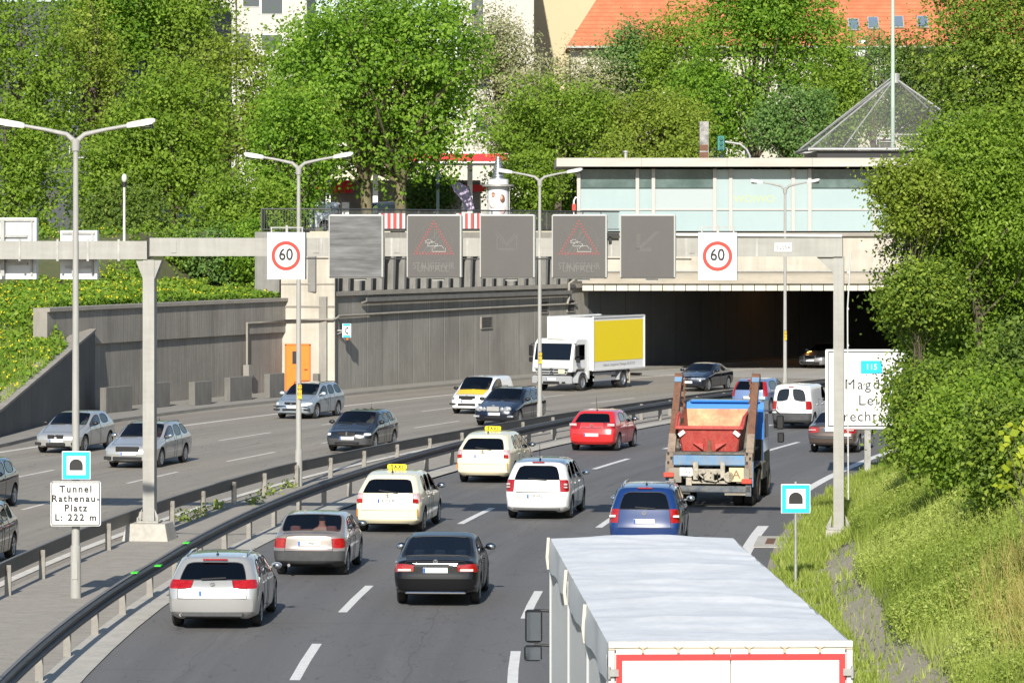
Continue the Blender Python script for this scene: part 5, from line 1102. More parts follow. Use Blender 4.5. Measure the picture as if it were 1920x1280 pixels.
def slab(i, j, m, nm, tt):
    d = Vector(tt); vs = [Vector(A[i]), Vector(B[i]), Vector(B[j]), Vector(A[j])]; vs += [v + d for v in vs]
    MB().add(vs, [(3, 2, 1, 0), (4, 5, 6, 7), (0, 1, 5, 4), (1, 2, 6, 5), (2, 3, 7, 6), (3, 0, 4, 7)]).build(nm, m, S)
slab(0, 1, M_skip, 'floor', (0, 0, .04)); slab(0, 5, M_skip, 'rear_wall', (0, .04, .0)); slab(1, 2, M_skin_, 'front_wall', (0, -.05, 0))
MB().box((0, -.235, .69), (1.98, .09, .1), bev=.015).tube([(-.97, -.2, .69), (-.985, .35, 1.0), (-1.0, 2.25, 1.16)], .045, 6).tube([(.97, -.2, .69), (.985, .35, 1.0), (1.0, 2.25, 1.16)], .045, 6).build('rim', M_skip, S)
MB().box((-w1 + .085, .6, .62), (.03, .9, .6)).build('wooden_lining', mat('grey_wood_lining', (.2, .17, .12), .9, noise=[((3, 3, 14), .7, (.12, .1, .07))]), S)
for s in (-1, 1):
    MB().prism([(s * .18, .03), (s * .2, .06), (s * .48, .24), (s * .18, .22)], -.16, -.08, 'Y').build('lifting_lug', M_skip, S)
    MB().box((s * .80, -.215, .52), (.2, .02, .11), rot=Matrix.Rotation(R_(s * 38), 3, 'Y')).build('reflector_strip', M_plate, S)
MB().box((0, -.13, .08), (.09, .08, .5)).box((0, -.18, -.1), (.22, .1, .28), bev=.02).build('locking_bar', M_rust, S)
# ------------------------------------------------------------ yellow and white box lorry
q = ground(1053, 732); hd = heading(q.x, q.y) + PI + R_(3.5)
Wt = paint('lorry_white', (.80, .80, .78), 0, .35); Wg = mat('lorry_grey', (.3, .31, .32), .5)
T = empty('box_lorry', (q.x, q.y, 0), -hd, 'white box lorry with a large yellow side panel beside the tunnel mouth', 'lorry')
b = MB().prism([(-.95, .55), (-.95, 2.45), (-.75, 2.6), (.5, 2.6), (.78, 2.38), (1.02, 1.55), (1.08, 1.05), (1.08, .95), (.62, .95), (.5, 1.08), (-.42, 1.08), (-.6, .9), (-.6, .55)], -1.1, 1.1); cb = b.build('cab', Wt, T)
bv = cb.modifiers.new('bevel', 'BEVEL'); bv.width = .06; bv.segments = 2; bv.limit_method = 'ANGLE'
MB().prism([(.80, 2.36), (1.035, 1.56), (1.055, 1.56), (.82, 2.37)], -.98, .98).build('windscreen', M_glassd, T)
for s in (-1, 1):
    MB().prism([(-.35, 1.55), (-.35, 2.3), (.42, 2.3), (.78, 1.6), (.6, 1.5)], s * 1.098, s * 1.106).build('side_window', M_glassd, T)
    MB().box((s * 1.28, .85, 2.0), (.2, .12, .55), bev=.03).box((s * 1.3, .8, 1.55), (.2, .12, .25), bev=.03).tube([(s * 1.08, .8, 2.35), (s * 1.28, .85, 2.32)], .02).build('wing_mirror', M_black, T)
    MB().box((s * .88, 1.12, .56), (.34, .06, .16), bev=.03).build('headlight', M_head, T)
MB().box((0, 1.05, .56), (2.22, .22, .42), bev=.06).build('bumper', Wg, T); MB().box((0, 1.165, .45), (.9, .02, .1)).box((.68, 1.165, .45), (.2, .02, .08)).box((-.68, 1.165, .45), (.2, .02, .08)).build('air_intake', M_black, T)
b = MB().prism([(-1.0, 1.18), (1.0, 1.18), (.8, .84), (-.8, .84)], 1.05, 1.10, 'Y'); b.build('grille', Wg, T)
b = MB(); b.box((0, 1.105, 1.07), (1.75, .02, .07)).box((0, 1.105, .93), (1.6, .02, .06)); b.build('grille_slot', M_black, T)
r = ringmesh(.16, .125, 0, 24, .03); b = MB(); b.add(r.v, r.f)
for a in (90, 210, 330): b.box((.065 * math.cos(R_(a)), .015, .065 * math.sin(R_(a))), (.14, .03, .03), rot=Matrix.Rotation(-R_(a), 3, 'Y'))
o = b.build('star_badge', M_chrome, T); o.location = (0, 1.11, 1.0)
plate(T, 0, 1.17, .62, None, False); MB().box((-.55, 1.12, 1.0), (.34, .03, .18)).build('toll_plate', mat('cream_plate', (.75, .68, .4), .5), T)
MB().box((0, .68, 2.62), (.9, .1, .03)).build('roof_marker', mat('pale_yellow', (.8, .7, .3), .5), T)
BX0, BX1, BZ0, BZ1 = -7.0, -1.02, .98, 3.62; bw = 1.24
bx = MB().box((0, (BX0 + BX1) / 2, (BZ0 + BZ1) / 2), (2 * bw, BX1 - BX0, BZ1 - BZ0)).build('cargo_box', Wt, T)
b = MB()
for s in (-1, 1):
    for y in (BX0, BX1): b.box((s * bw, y, (BZ0 + BZ1) / 2), (.09, .09, BZ1 - BZ0 + .04))
    b.box((s * bw, (BX0 + BX1) / 2, BZ1), (.08, BX1 - BX0 - .1, .08)).box((s * bw, (BX0 + BX1) / 2, BZ0), (.08, BX1 - BX0 - .1, .08))
b.build('box_frame', mat('alu_profile', (.72, .72, .72), .4, .2), bx)
M_yel = mat('yellow_panel', (.86, .66, .012), .4, noise=[(.8, .25, (.82, .62, .012))])
for s in (-1, 1):
    yp = MB().box((s * (bw + .005), (BX0 + BX1) / 2, 2.42), (.012, BX1 - BX0 - .25, 2.02)).build('yellow_side_panel', M_yel, bx)
    t = text('lettering', 'robben.de  umzugsservice  Mietwagen 030-78 29 29', .19, Wg, bx, Matrix.Translation((s * (bw + .008), (BX0 + BX1) / 2, 1.22)) @ Matrix.Rotation(R_(90 * s), 4, 'Z') @ FACE, sx=.93)
b = MB().box((.42, -3.6, .8), (.1, 6.6, .22)).box((-.42, -3.6, .8), (.1, 6.6, .22)).box((0, -7.0, .6), (2.2, .1, .14)).box((0, -6.6, .62), (.1, .6, .1)); b.build('chassis', M_grime, T)
for s in (-1, 1): MB().box((s * 1.12, -2.55, .78), (.05, 2.5, .14)).box((s * 1.12, -2.55, .5), (.05, 2.5, .14)).build('side_guard', Wg, T); MB().box((s * 1.08, -5.35, .5), (.3, .03, .55)).build('mudflap', mat('mudflap', (.32, .28, .22), .8), T)
for s in (-1, 1):
    twheel(T, s * 1.05, 0, .42, .25); twheel(T, s * 1.05, -4.7, .42, .24, True)
    ar = [(.56 * math.cos(a * PI / 10), .42 + .56 * math.sin(a * PI / 10)) for a in range(11)] + [(.5 * math.cos(a * PI / 10), .42 + .5 * math.sin(a * PI / 10)) for a in range(10, -1, -1)]
    MB().prism(ar, s * .85, s * 1.17).build('wheel_arch', Wg, T); MB().prism([(y - 4.7, z) for y, z in ar], s * .75, s * 1.19).build('wheel_arch', Wg, T)
# ------------------------------------------------------------ articulated lorry in front
M_tarp = mat('tarpaulin_white', (.66, .68, .70), .6, noise=[((.25, 3, 1), .6, (.71, .72, .73)), (.7, .45, (.56, .58, .6)), ((1, 14, 1), .3, (.62, .63, .64)), ((.6, 5, 1), .3, (.5, .5, .49)), (6, .2, (.33, .32, .3))])
M_side = mat('ribbed_grey_side', (.40, .43, .45), .35, .5, noise=[((1, .2, .5), .4, (.33, .355, .37))]); M_rear = mat('trailer_rear_white', (.72, .71, .68), .5, noise=[(1.2, .35, (.52, .51, .48)), ((6, 6, .5), .4, (.46, .44, .4)), (14, .2, (.4, .38, .34))])
d0, d1 = 39.3, 52.6; xl0, xl1 = (1140 - 960) / FPX * d0, (1032 - 960) / FPX * d1; hd = math.atan2(xl1 - xl0, d1 - d0); Wd = 2.5; TL = math.hypot(xl1 - xl0, d1 - d0); ZT = 3.82
T = empty('articulated_lorry', (xl0 + Wd / 2 * math.cos(hd), d0 - Wd / 2 * math.sin(hd), 0), -hd, 'white articulated lorry with red framed rear doors in the foreground', 'lorry')
hw = Wd / 2
MB().box((0, TL / 2, 2.45), (Wd - .06, TL, 2.3)).build('trailer_body', M_side, T)
MB().box((0, .02, 2.4), (Wd, .12, 2.7)).box((-hw + .03, -.07, 2.4), (.06, .05, 2.7)).box((hw - .03, -.07, 2.4), (.06, .05, 2.7)).box((0, -.075, 3.765), (Wd, .07, .06)).build('rear_frame', M_rear, T)
for s in (-1, 1):
    dd = MB().box((s * .59, -.08, 2.4), (1.17, .05, 2.64), bev=.006).build('rear_door', M_rear, T); rm = mat('trailer_red', (.72, .045, .045), .4)
    MB().box((s * .588, -.108, 3.635), (1.17, .008, .062)).box((s * 1.142, -.1095, 2.31), (.062, .008, 2.58)).build('red_frame', rm, dd)
    b = MB()
    for x in (.32, .8): b.cyl((s * x, -.13, 1.15), (s * x, -.13, 1.9), .018)
    b.build('locking_rod', M_galv, dd)
    for z in (3.48, 2.8, 2.1): MB().box((s * 1.2, -.125, z), (.1, .03, .07)).cyl((s * 1.245, -.125, z - .06), (s * 1.245, -.125, z + .06), .018, n=8).build('hinge', M_galv, dd)
# ribs of the left and right side, doors of the curtain
for s in (-1, 1):
    b = MB()
    for i in range(int(TL / .1)): b.box((s * (hw - .025), .1 + i * .1, 2.35), (.03, .05, 2.35))
    b.build('ribbed_side', M_side, T)
    for y in (.05, TL * .29, TL * .62, TL - .05): MB().box((s * (hw - .01), y, 2.4), (.05, .06, 2.5)).build('side_post', mat('side_post_grey', (.5, .52, .53), .4, .3), T)
# tarpaulin roof with shallow sag between the bows and hanging edge
nx, ny = 20, 150; vs = []; fs = []
for j in range(ny + 1):
    for i in range(nx + 1):
        u = i / nx * 2 - 1; y = j / ny * (TL + .1) - .06; sag = -.06 * (abs(math.sin(y * PI / 2.2)) ** .7) * (1 - u * u * .8) + .06 * (1 - u * u) + .010 * math.sin(y * 7.3 + 3 * math.sin(u * 2.1 + y)) * math.sin(u * 1.7 + y * .9) + .006 * math.sin(u * 9 + y * 2.3); sag *= min(1, max(0, y) / .9)
        vs.append((u * hw, y, ZT - .05 + sag))
for j in range(ny):
    for i in range(nx): a = j * (nx + 1) + i; fs.append([a, a + 1, a + nx + 2, a + nx + 1])
rf = MB().add(vs, fs, 0, True).build('tarpaulin_roof', M_tarp, T)
for s in (-1, 1):
    vs = []; fs = []
    for j in range(ny + 1):
        y = j / ny * (TL + .1) - .06; w = .015 * math.sin(y * 2.1) + .012 * abs(math.sin(y * 1.4)); 
        for z, o in ((ZT - .05, 0), (ZT - .22, .012 + w), (ZT - .43 + .01 * math.sin(y * 5), .015 + w)): vs.append((s * (hw + o), y, z))
    for j in range(ny):
        for k in range(2): a = j * 3 + k; fs.append([a, a + 1, a + 4, a + 3])
    vl = MB().add(vs, fs, 0, True).build('tarpaulin_edge', mat('tarpaulin_edge_grey', (.56, .58, .58), .5, noise=[((1, 2, 6), .4, (.68, .69, .68))]), T)
for y in (TL * .29, TL * .62, TL - .1): MB().tube([(-hw - .03, y, ZT - .03), (-hw - .05, y, ZT - .3), (-hw - .03, y + .02, ZT - .46)], .025, 6).build('tarpaulin_strap', mat('cream_strap', (.62, .58, .48), .6), T)
MB().cyl((-hw, -.05, ZT - .06), (hw, -.05, ZT - .06), .038, n=10).build('rolled_tarpaulin_edge', mat('cream_roll', (.7, .66, .56), .6, noise=[(5, .4, (.6, .56, .46))]), T)
b = MB().tube([(-hw, -.09, ZT - .105), (-hw * .4, -.095, ZT - .095), (hw * .4, -.095, ZT - .095), (hw, -.09, ZT - .105)], .012, 6)
for i in range(6):
    x = -hw * .72 + i * hw * .29; b.tube([(x - .09, -.09, ZT - .05), (x, -.12, ZT - .10), (x + .09, -.09, ZT - .06)], .010, 5).box((x, -.115, ZT - .11), (.025, .03, .06))
b.build('rear_tie_rope', mat('dirty_rope', (.42, .37, .27), .8), T)
MB().box((0, TL / 2, 1.2), (Wd - .1, TL, .2)).box((.5, TL / 2, .95), (.14, TL, .3)).box((-.5, TL / 2, .95), (.14, TL, .3)).build('trailer_chassis', M_grime, T)
for s in (-1, 1):
    for y in (2.2, 3.5, 4.8): twheel(T, s * 1.06, y, .5, .34)
    twheel(T, s * 1.03, TL - 1.2, .5, .28, True); twheel(T, s * 1.0, TL + 2.3, .5, .3)
cb = MB().prism([(TL + .6, .7), (TL + .6, 2.9), (TL + .8, 3.2), (TL + 2.2, 3.15), (TL + 2.75, 1.9), (TL + 2.8, .5), (TL + .7, .5)], -1.14, 1.14).build('cab', Wt, T)
MB().prism([(TL + 2.28, 3.0), (TL + 2.72, 1.95), (TL + 2.74, 1.95), (TL + 2.3, 3.02)], -1.0, 1.0).build('windscreen', M_glassd, cb)
for s in (-1, 1):
    mb = MB().box((s * (hw + .17), TL + 1.5, 2.42), (.24, .14, .46), bev=.03).box((s * (hw + .18), TL + 1.5, 2.04), (.25, .14, .22), bev=.03).tube([(s * 1.0, TL + 1.5, 2.62), (s * (hw + .17), TL + 1.5, 2.64)], .02).tube([(s * 1.0, TL + 1.5, 2.12), (s * (hw + .16), TL + 1.5, 2.16)], .018)
    w_ = mb.build('wing_mirror', M_black, T); MB().box((s * (hw + .17), TL + 1.425, 2.42), (.20, .012, .40)).box((s * (hw + .18), TL + 1.425, 2.04), (.21, .012, .18)).build('mirror_glass', mirror_m, w_)
# ------------------------------------------------------------ pavilion above the tunnel
PY_ = 222.0; PS = FPX / PY_
def px_(u): return (u - 960) / PS
def pz_(v): return CAM_H - (v - HOR) / PS
M_cyan = mat('pale_cyan_panel', (.32, .405, .41), .3, 0, .15, noise=[(.5, .4, (.36, .44, .445)), ((2, 2, .3), .3, (.29, .37, .375))]); M_wpan = mat('white_panel', (.37, .42, .42), .3, 0, .3)
M_gdark = mat('green_dark_glass', (.06, .10, .092), .25, 0, 0, noise=[(.35, .8, (.16, .22, .21)), (1.6, .4, (.03, .05, .05))]); M_frame = mat('pavilion_frame', (.42, .40, .37), .5); M_roofp = mat('pavilion_roof_edge', (.47, .44, .39), .7, noise=[((.4, 1, 2), .5, (.36, .32, .27))])
P = empty('pavilion', (px_(1400), PY_, 7.9), 0, 'long flat roofed glass pavilion with pale cyan panels above the tunnel mouth', 'pavilion')
XL = px_(1085); XR = px_(1085) + 34
b = MB().box(((px_(1043) + XR + 1) / 2, PY_ + 5, (pz_(297) + pz_(313)) / 2), (XR + 1 - px_(1043), 12.5, pz_(297) - pz_(313))); part(b, 'roof', M_roofp, P)
b = MB()
for i in range(1, 8): b.box((px_(1043) + i * 4.9, PY_ - 1.252, (pz_(297) + pz_(313)) / 2), (.03, .01, pz_(297) - pz_(313) - .02))
part(b, 'roof_joint', M_coping, P)
part(MB().box(((XL + XR) / 2, PY_ + 5, (pz_(440) + pz_(316)) / 2 ), (XR - XL - .1, 9.8, pz_(316) - pz_(440) - .1)), 'core', mat('pavilion_inside', (.3, .33, .33), .8), P)
mull = [1085, 1195, 1225, 1340, 1370, 1487, 1518, 1640, 1670, 1787, 1818, 1935, 1965, 2080]
zt, zr, zb_, zd = pz_(317), pz_(393), pz_(440), pz_(353)
for i, (a, c) in enumerate(zip(mull, mull[1:])):
    x0, x1 = px_(a) + .1, px_(c) - .1; wd = x1 - x0; xc = (x0 + x1) / 2
    part(MB().box((xc, PY_ + .02, (zr + zb_) / 2), (wd, .06, zr - zb_ - .08)), 'lower_panel', M_cyan, P)
    if i in (0, 1, 2, 6, 8, 10):
        part(MB().box((xc, PY_ + .02, (zt + zd) / 2), (wd, .06, zt - zd - .04)), 'window', M_gdark, P)
        part(MB().box((xc, PY_ + .02, (zd + zr) / 2), (wd, .06, zd - zr - .08)), 'upper_panel', M_wpan if i == 2 else M_cyan, P)
    else: part(MB().box((xc, PY_ + .02, (zt + zr) / 2), (wd, .06, zt - zr - .08)), 'upper_panel', M_cyan, P)
for u in mull: part(MB().box((px_(u), PY_ - .05, (zt + zb_) / 2), (.2, .16, zt - zb_)), 'mullion', M_frame, P)
part(MB().box(((XL + XR) / 2, PY_ - .03, zr), (XR - XL, .1, .08)), 'transom', M_frame, P)
part(MB().box(((XL + XR) / 2, PY_ - .1, zb_ - .1), (XR - XL + .6, .5, .22)), 'plinth', M_roofp, P)
gf = text('graffiti', 'WOIWO', .6, mat('faint_yellow_paint', (.40, .46, .22), .5), P, Matrix.Translation(-P.location) @ fc(px_(1414), PY_ - .015, pz_(374)), .004)
v = empty('roof_vent', (px_(1176), PY_ + 3, pz_(297)), 0, 'small grey vent pipe on the left part of the pavilion roof', 'vent'); MB().cyl((0, 0, 0), (0, 0, .45), .1).cyl((0, 0, .4), (0, 0, .5), .16).build('pipe', M_galv, v)
# cable-stayed mesh pyramid and mast behind the pavilion
AP = at(1678, 147, 238); bz = at(0, 283, 238).z; x0, x1 = at(1506, 0, 238).x, at(1850, 0, 238).x
P2 = empty('mesh_pyramid', (AP.x, AP.y, bz), 0, 'open steel pyramid covered with wire mesh on top of the pavilion', 'roof structure')
cn = [(x0, 233, bz), (x1, 233, bz), (x1, 244, bz), (x0, 244, bz)]
b = MB()
for k, c_ in enumerate(cn): b.tube([c_, (AP.x, AP.y, AP.z)], .07, 6); b.tube([c_, cn[(k + 1) % 4]], .1, 6)
b.tube([(x0 - .6, 232.6, bz), (AP.x, AP.y, AP.z + .2)], .05, 6).tube([(x0 + 2, 233, bz), (AP.x, AP.y, AP.z)], .05, 6).cyl((AP.x, AP.y, AP.z - .3), (AP.x, AP.y, AP.z + .3), .3)
part(b, 'strut', M_galv, P2); part(MB().box(((x0 + x1) / 2, 238.5, bz - .35), (x1 - x0 - 1, 10.5, .5)), 'base_frame', M_black, P2)
km = NT('wire_mesh'); tr = km.n('BsdfTransparent'); df = km.b; df.inputs['Base Color'].default_value = (.32, .32, .31, 1); mx = km.n('MixShader'); mx.inputs[0].default_value = .15
km.t.links.new(tr.outputs[0], mx.inputs[1]); km.t.links.new(df.outputs[0], mx.inputs[2]); km.t.links.new(mx.outputs[0], km.t.nodes['Material Output'].inputs[0])
a_ = tuple(AP); part(MB().add(cn + [a_], [(0, 1, 4), (1, 2, 4), (2, 3, 4), (3, 0, 4)]), 'wire_mesh', km.m, P2)
part(MB().tube([(x0 + 4.3, 233.4, bz), (x0 + 4.3, 233.4, bz + .9), (x1 - 2, 233.4, bz + .9), (x1 - 2, 233.4, bz)], .05, 6).tube([(x0 + 4.3, 233.4, bz + .45), (x1 - 2, 233.4, bz + .45)], .03, 6), 'railing', M_galv, P2)
m = empty('flag_mast', (at(1674, 0, 236).x, 236, 7.9), 0, 'tall pale green mast rising through the mesh pyramid', 'mast'); MB().cyl((0, 0, 0), (0, 0, 24), .14, .09).build('mast', mat('pale_green_paint', (.36, .46, .38), .5), m)
# ------------------------------------------------------------ street furniture on the upper level
fp = [(-12.6, 196), (-12.3, 188.6), (-8.9, 188.4)] + [(arc(319.45, Y), Y) for Y in range(190, 222, 2)]
F_ = empty('street_railing', (-6, 195, 7.9), 0, 'dark grey steel railing along the street above the panel wall', 'railing'); b = MB(); bb = MB()
for (xa, ya), (xb, yb) in zip(fp, fp[1:]):
    L = math.hypot(xb - xa, yb - ya); n = max(1, int(L / .13))
    for i in range(n): q = i / n; b.box((xa + (xb - xa) * q, ya + (yb - ya) * q, 8.45), (.022, .022, 1.0))
    bb.tube([(xa, ya, 9.0), (xb, yb, 9.0)], .04, 6).tube([(xa, ya, 8.0), (xb, yb, 8.0)], .025, 6)
    bb.box((xa, ya, 8.45), (.06, .06, 1.1))
mrl = mat('railing_dark', (.05, .052, .05), .5)
part(bb, 'rails', mrl, F_); o = part(b, 'bars', mrl, F_); o['kind'] = 'stuff'
def up(name, u, d, label, cat, group=None, z=7.9): return empty(name, (at(u, 0, d).x, d, z), 0, label, cat, group)
# advertising column with a poster
D = 226; S_ = FPX / D; A = up('advertising_column', 934, D, 'white advertising column with a poster of two people and a spiral top', 'advertising column')
MB().cyl((0, 0, 0), (0, 0, .5), .72, n=24).cyl((0, 0, .45), (0, 0, 3.05), .62, n=28).build('drum', mat('poster_white', (.72, .73, .76), .4), A)
MB().cyl((0, 0, 2.62), (0, 0, 2.74), .95, n=28).cyl((0, 0, 2.74), (0, 0, 3.05), .5, n=24).build('cap', M_galv, A)
b = MB()
for k in range(9): b.cyl((0, 0, 3.05 + k * .15), (0, 0, 3.17 + k * .15), .40 - k * .03, .38 - k * .03, 18)
b.build('spiral_top', mat('spiral_grey', (.25, .27, .29), .4, .6), A)
b = MB()
for a in (-1, 1): b.box((a * .66, -.2, 1.5), (.05, .08, 2.3))
b.build('poster_frame', M_galv, A)
po = MB(); y = -.60
po.ell((-.28, y, 2.1), (.09, .05, .13)).build('poster_portrait', mat('printed_skin', (.45, .22, .13), .6), A)
MB().ell((.2, y, 1.95), (.10, .05, .15)).build('poster_portrait', mat('printed_skin_light', (.6, .33, .25), .6), A)
MB().ell((.24, y + .01, 1.9), (.15, .05, .25)).ell((-.28, y + .01, 2.19), (.1, .05, .08)).build('poster_hair', mat('printed_hair', (.16, .07, .04), .7), A)
MB().ell((-.26, y + .02, 1.65), (.26, .05, .33)).ell((.22, y + .02, 1.3), (.2, .05, .32)).build('poster_clothing', mat('printed_pink', (.68, .5, .48), .6), A)
# petrol station
D = 264; S_ = FPX / D
G2 = up('petrol_station', 780, D, 'petrol station with red and white canopy half hidden by the big tree', 'petrol station'); gl = lambda u, v, d=D: at(u, v, d)
a, c = gl(585, 284), gl(956, 306); M_gr = mat('canopy_red', (.62, .02, .03), .4)
cv = part(MB().box(((a.x + c.x) / 2, D + 5, (a.z + c.z) / 2), (c.x - a.x, 10, a.z - c.z)), 'canopy', M_white, G2)
part(MB().box(((a.x + c.x) / 2, D - .03, (a.z + c.z) / 2), (c.x - a.x - .3, .06, (a.z - c.z) * .62)), 'red_fascia', M_gr, G2)
for u in (610, 700, 790, 880): q = gl(u, 0); part(MB().box((q.x, D + 4, (7.9 + c.z) / 2), (.35, .35, c.z - 7.9)), 'column', M_white, G2)
q0, q1 = at(590, 338, 272), at(900, 400, 272)
part(MB().box(((q0.x + q1.x) / 2, 276, (7.9 + q0.z) / 2), (q1.x - q0.x, 8, q0.z - 7.9)), 'shop_wall', mat('shop_dark', (.12, .11, .1), .5, noise=[(.4, .8, (.3, .28, .25))]), G2)
part(MB().prism([(270.5, q0.z - .9), (272, q0.z), (272.1, q0.z - .9)], q0.x, at(662, 0, 272).x, 'X'), 'awning', M_gr, G2); part(MB().box((at(880, 0, 272).x, 271.9, at(0, 353, 272).z), (2.6, .1, .5)), 'awning', M_gr, G2)
for u in (648, 820, 872): part(MB().box((at(u, 0, 270).x, 270, 8.9), (.5, .5, 2.0)), 'pump', M_white, G2)
# feather flag
D = 236; Fg = up('feather_flag', 868, D, 'curved lilac feather flag beside the advertising column', 'flag')
fl = [(845, 345), (860, 341), (876, 350), (885, 370), (890, 395), (872, 395), (866, 375), (852, 360)]
pts = [((u - 868) * D / FPX, at(0, v, D).z - 7.9) for u, v in fl]; MB().prism(pts, -.02, .02, 'Y').build('cloth', mat('lilac_cloth', (.42, .34, .52), .7, noise=[(1.5, .6, (.6, .55, .66))]), Fg)
MB().tube([(.8, .04, 0), (.75, .04, 1.2), (.35, .04, 2.7), (-.5, .04, 3.1)], .03, 6).build('pole', M_black, Fg)
# red and white barriers behind the railing
for u, lab in ((735, 'red and white striped barrier left of the first warning triangle panel'), (880, 'red and white striped barrier right of the first warning triangle panel')):
    q = up('construction_barrier', u, 216, lab, 'barrier', 'red and white barriers on the street'); b = MB(); r = MB()
    for k in range(9): (r if k % 2 else b).box((-.66 + k * .165, 0, .55), (.165, .06, .9))
    b.build('white_board', M_white, q); r.build('red_board', M_red, q); MB().box((0, .05, .08), (1.6, .3, .12)).build('foot', M_black, q)
# traffic light on a curved arm, speckled column, thin posts
q = up('traffic_light', 1406, 232, 'green cased traffic light on a curved grey arm behind the pavilion roof', 'traffic light'); zz = lambda v, d=232: at(0, v, d).z - 7.9
MB().tube([(0, 0, 0), (0, 0, zz(292)), (-.2, 0, zz(280)), (-.6, 0, zz(270)), (-1.5, 0, zz(266))], .07, 8).build('arm', M_galv, q)
MB().box((-1.75, 0, zz(269)), (.42, .35, .9), bev=.04).build('housing', mat('signal_green', (.03, .19, .16), .5), q); b = MB()
for k in range(3): b.cyl((-1.75, -.17, zz(269) + .28 - k * .28), (-1.75, -.3, zz(269) + .28 - k * .28), .11)
b.build('lens_hood', mat('signal_green_dark', (.015, .09, .08), .5), q)
q = up('pillar_chimney', 1320, 234, 'narrow speckled column with brown bands rising behind the pavilion roof', 'column'); z1 = at(0, 228, 234).z - 7.9
MB().box((0, 0, z1 / 2), (.55, .55, z1)).build('shaft', mat('speckled_grey', (.35, .34, .32), .8, noise=[(3, .9, (.12, .12, .12))]), q); MB().box((-.02, -.29, z1 - 1.6), (.5, .03, .35)).box((-.02, -.29, z1 - 2.05), (.5, .03, .35)).build('band', M_rust, q)
for u, d, v, lab in ((588, 232, 300, 'thin green grey lamp post near the red shop awning'), (821, 240, 250, 'mottled pale post in front of the petrol station')):
    q = up('signal_post', u, d, lab, 'post'); z1 = at(0, v, d).z - 7.9; MB().cyl((0, 0, 0), (0, 0, z1), .11, .08).build('shaft', mat('pale_green_paint'), q); MB().box((0, -.1, z1 * .45), (.25, .2, .35)).build('signal_box', M_trim, q)
q = up('hooked_pipe', 1076, 216, 'white hooked pipe with a red box beside the pavilion', 'pipe'); MB().tube([(0, 0, 0), (0, 0, 1.7), (.1, 0, 1.9), (.25, 0, 1.85), (.28, 0, 1.5)], .05, 8).build('pipe', M_white, q); MB().box((0, -.06, 1.35), (.2, .14, .35)).build('red_box', M_red, q)
# vehicles parked on the upper street
VAN = dict(L=4.9, W=1.9, H=1.9, ax=(.9, 3.8), wr_=.33, ry=[.06, .02, 0, .02, .03, .10, .18], rz=[.3, .38, .66, .8, 1.12, 1.7, 1.82], yrt=(.18, 1.82), glass=[(.3, .36), (1.5, 1.52), (2.7, 2.7)], yAt=3.2, yAb=4.0, zc=1.12, zh=.88, wg=.9, wr=.82, view='rear', cat='van', name='parked_van')
o = car(C(**VAN, paint=paint('parked_white', (.62, .66, .7), .1), label='white van with dark windows parked by the red shop awning')); q = at(640, 0, 250); o.location = (q.x, q.y, 7.9); o.rotation_euler[2] = R_(82)
o = car(C(**VAN, van=1, paint=paint('parked_grey', (.16, .19, .21), .3), label='grey panel van parked behind the two tree trunks')); q = at(790, 0, 252); o.location = (q.x, q.y, 7.9); o.rotation_euler[2] = R_(84)
o = car(C(view='rear', paint=paint('parked_blue', (.22, .30, .44), .3), label='pale blue car parked deep behind the left trees')); q = at(376, 0, 226); o.location = (q.x, q.y, 7.9); o.rotation_euler[2] = R_(80)
# ------------------------------------------------------------ buildings behind the trees
M_rt = NT('red_roof_tiles'); g_ = M_rt.n('NewGeometry'); sp = M_rt.n('SeparateXYZ'); M_rt.t.links.new(g_.outputs['Position'], sp.inputs[0])
fz_ = M_rt.math('FRACT', M_rt.math('MULTIPLY', sp.outputs[2], 2.9)); ln = M_rt.math('LESS_THAN', fz_, .2)
c_ = M_rt.mix(M_rt.rng(M_rt.noise(g_.outputs['Position'], .9, 5), .3, .7), (.42, .12, .05), (.5, .18, .085)); c_ = M_rt.mix(M_rt.rng(M_rt.noise(g_.outputs['Position'], 5, 3), .6, .75), c_, (.34, .09, .04)); c_ = M_rt.mix(M_rt.math('MULTIPLY', ln, .55), c_, (.26, .06, .025))
M_rt.put(M_rt.b.inputs['Base Color'], c_); M_rt.b.inputs['Roughness'].default_value = .8
M_fw = mat('facade_white', (.5, .48, .43), .9, noise=[(.15, .4, (.45, .43, .38))]); M_fy = mat('facade_yellow', (.52, .43, .27), .9, noise=[(.12, .4, (.49, .40, .245))]); M_fc = mat('facade_cream', (.48, .45, .37), .9, noise=[(.2, .4, (.52, .47, .37))]); M_pane = mat('window_pane', (.05, .065, .08), .08, 0, .6); M_wf = mat('window_frame', (.6, .6, .58), .5)
def building(label, u0, u1, ztop, d, depth, m, wins=(), cat='building', name='apartment_building'):
    x0, x1 = at(u0, 0, d).x, at(u1, 0, d).x; B = empty(name, ((x0 + x1) / 2, d, 7.9), 0, label, cat)
    part(MB().box(((x0 + x1) / 2, d + depth / 2, (7.9 + ztop) / 2), (x1 - x0, depth, ztop - 7.9)), 'wall', m, B)
    for u, v, w, h in wins:
        q = at(u, v, d); f = part(MB().box((q.x, d - .01, q.z), (w + .16, .08, h + .16)), 'window', M_wf, B); p_ = MB().box((q.x, d - .06, q.z), (w, .06, h)).build('pane', M_pane, f)
    return B
building('grey shaded building glimpsed behind the trees at the far left', -200, 405, 24, 270, 15, mat('shaded_facade', (.07, .075, .085), .9), [(u, v, 1.4, 1.8) for v in (130, 200, 270) for u in (60, 150, 240, 330)])  # facade colour darkened to put in the shade behind the trees
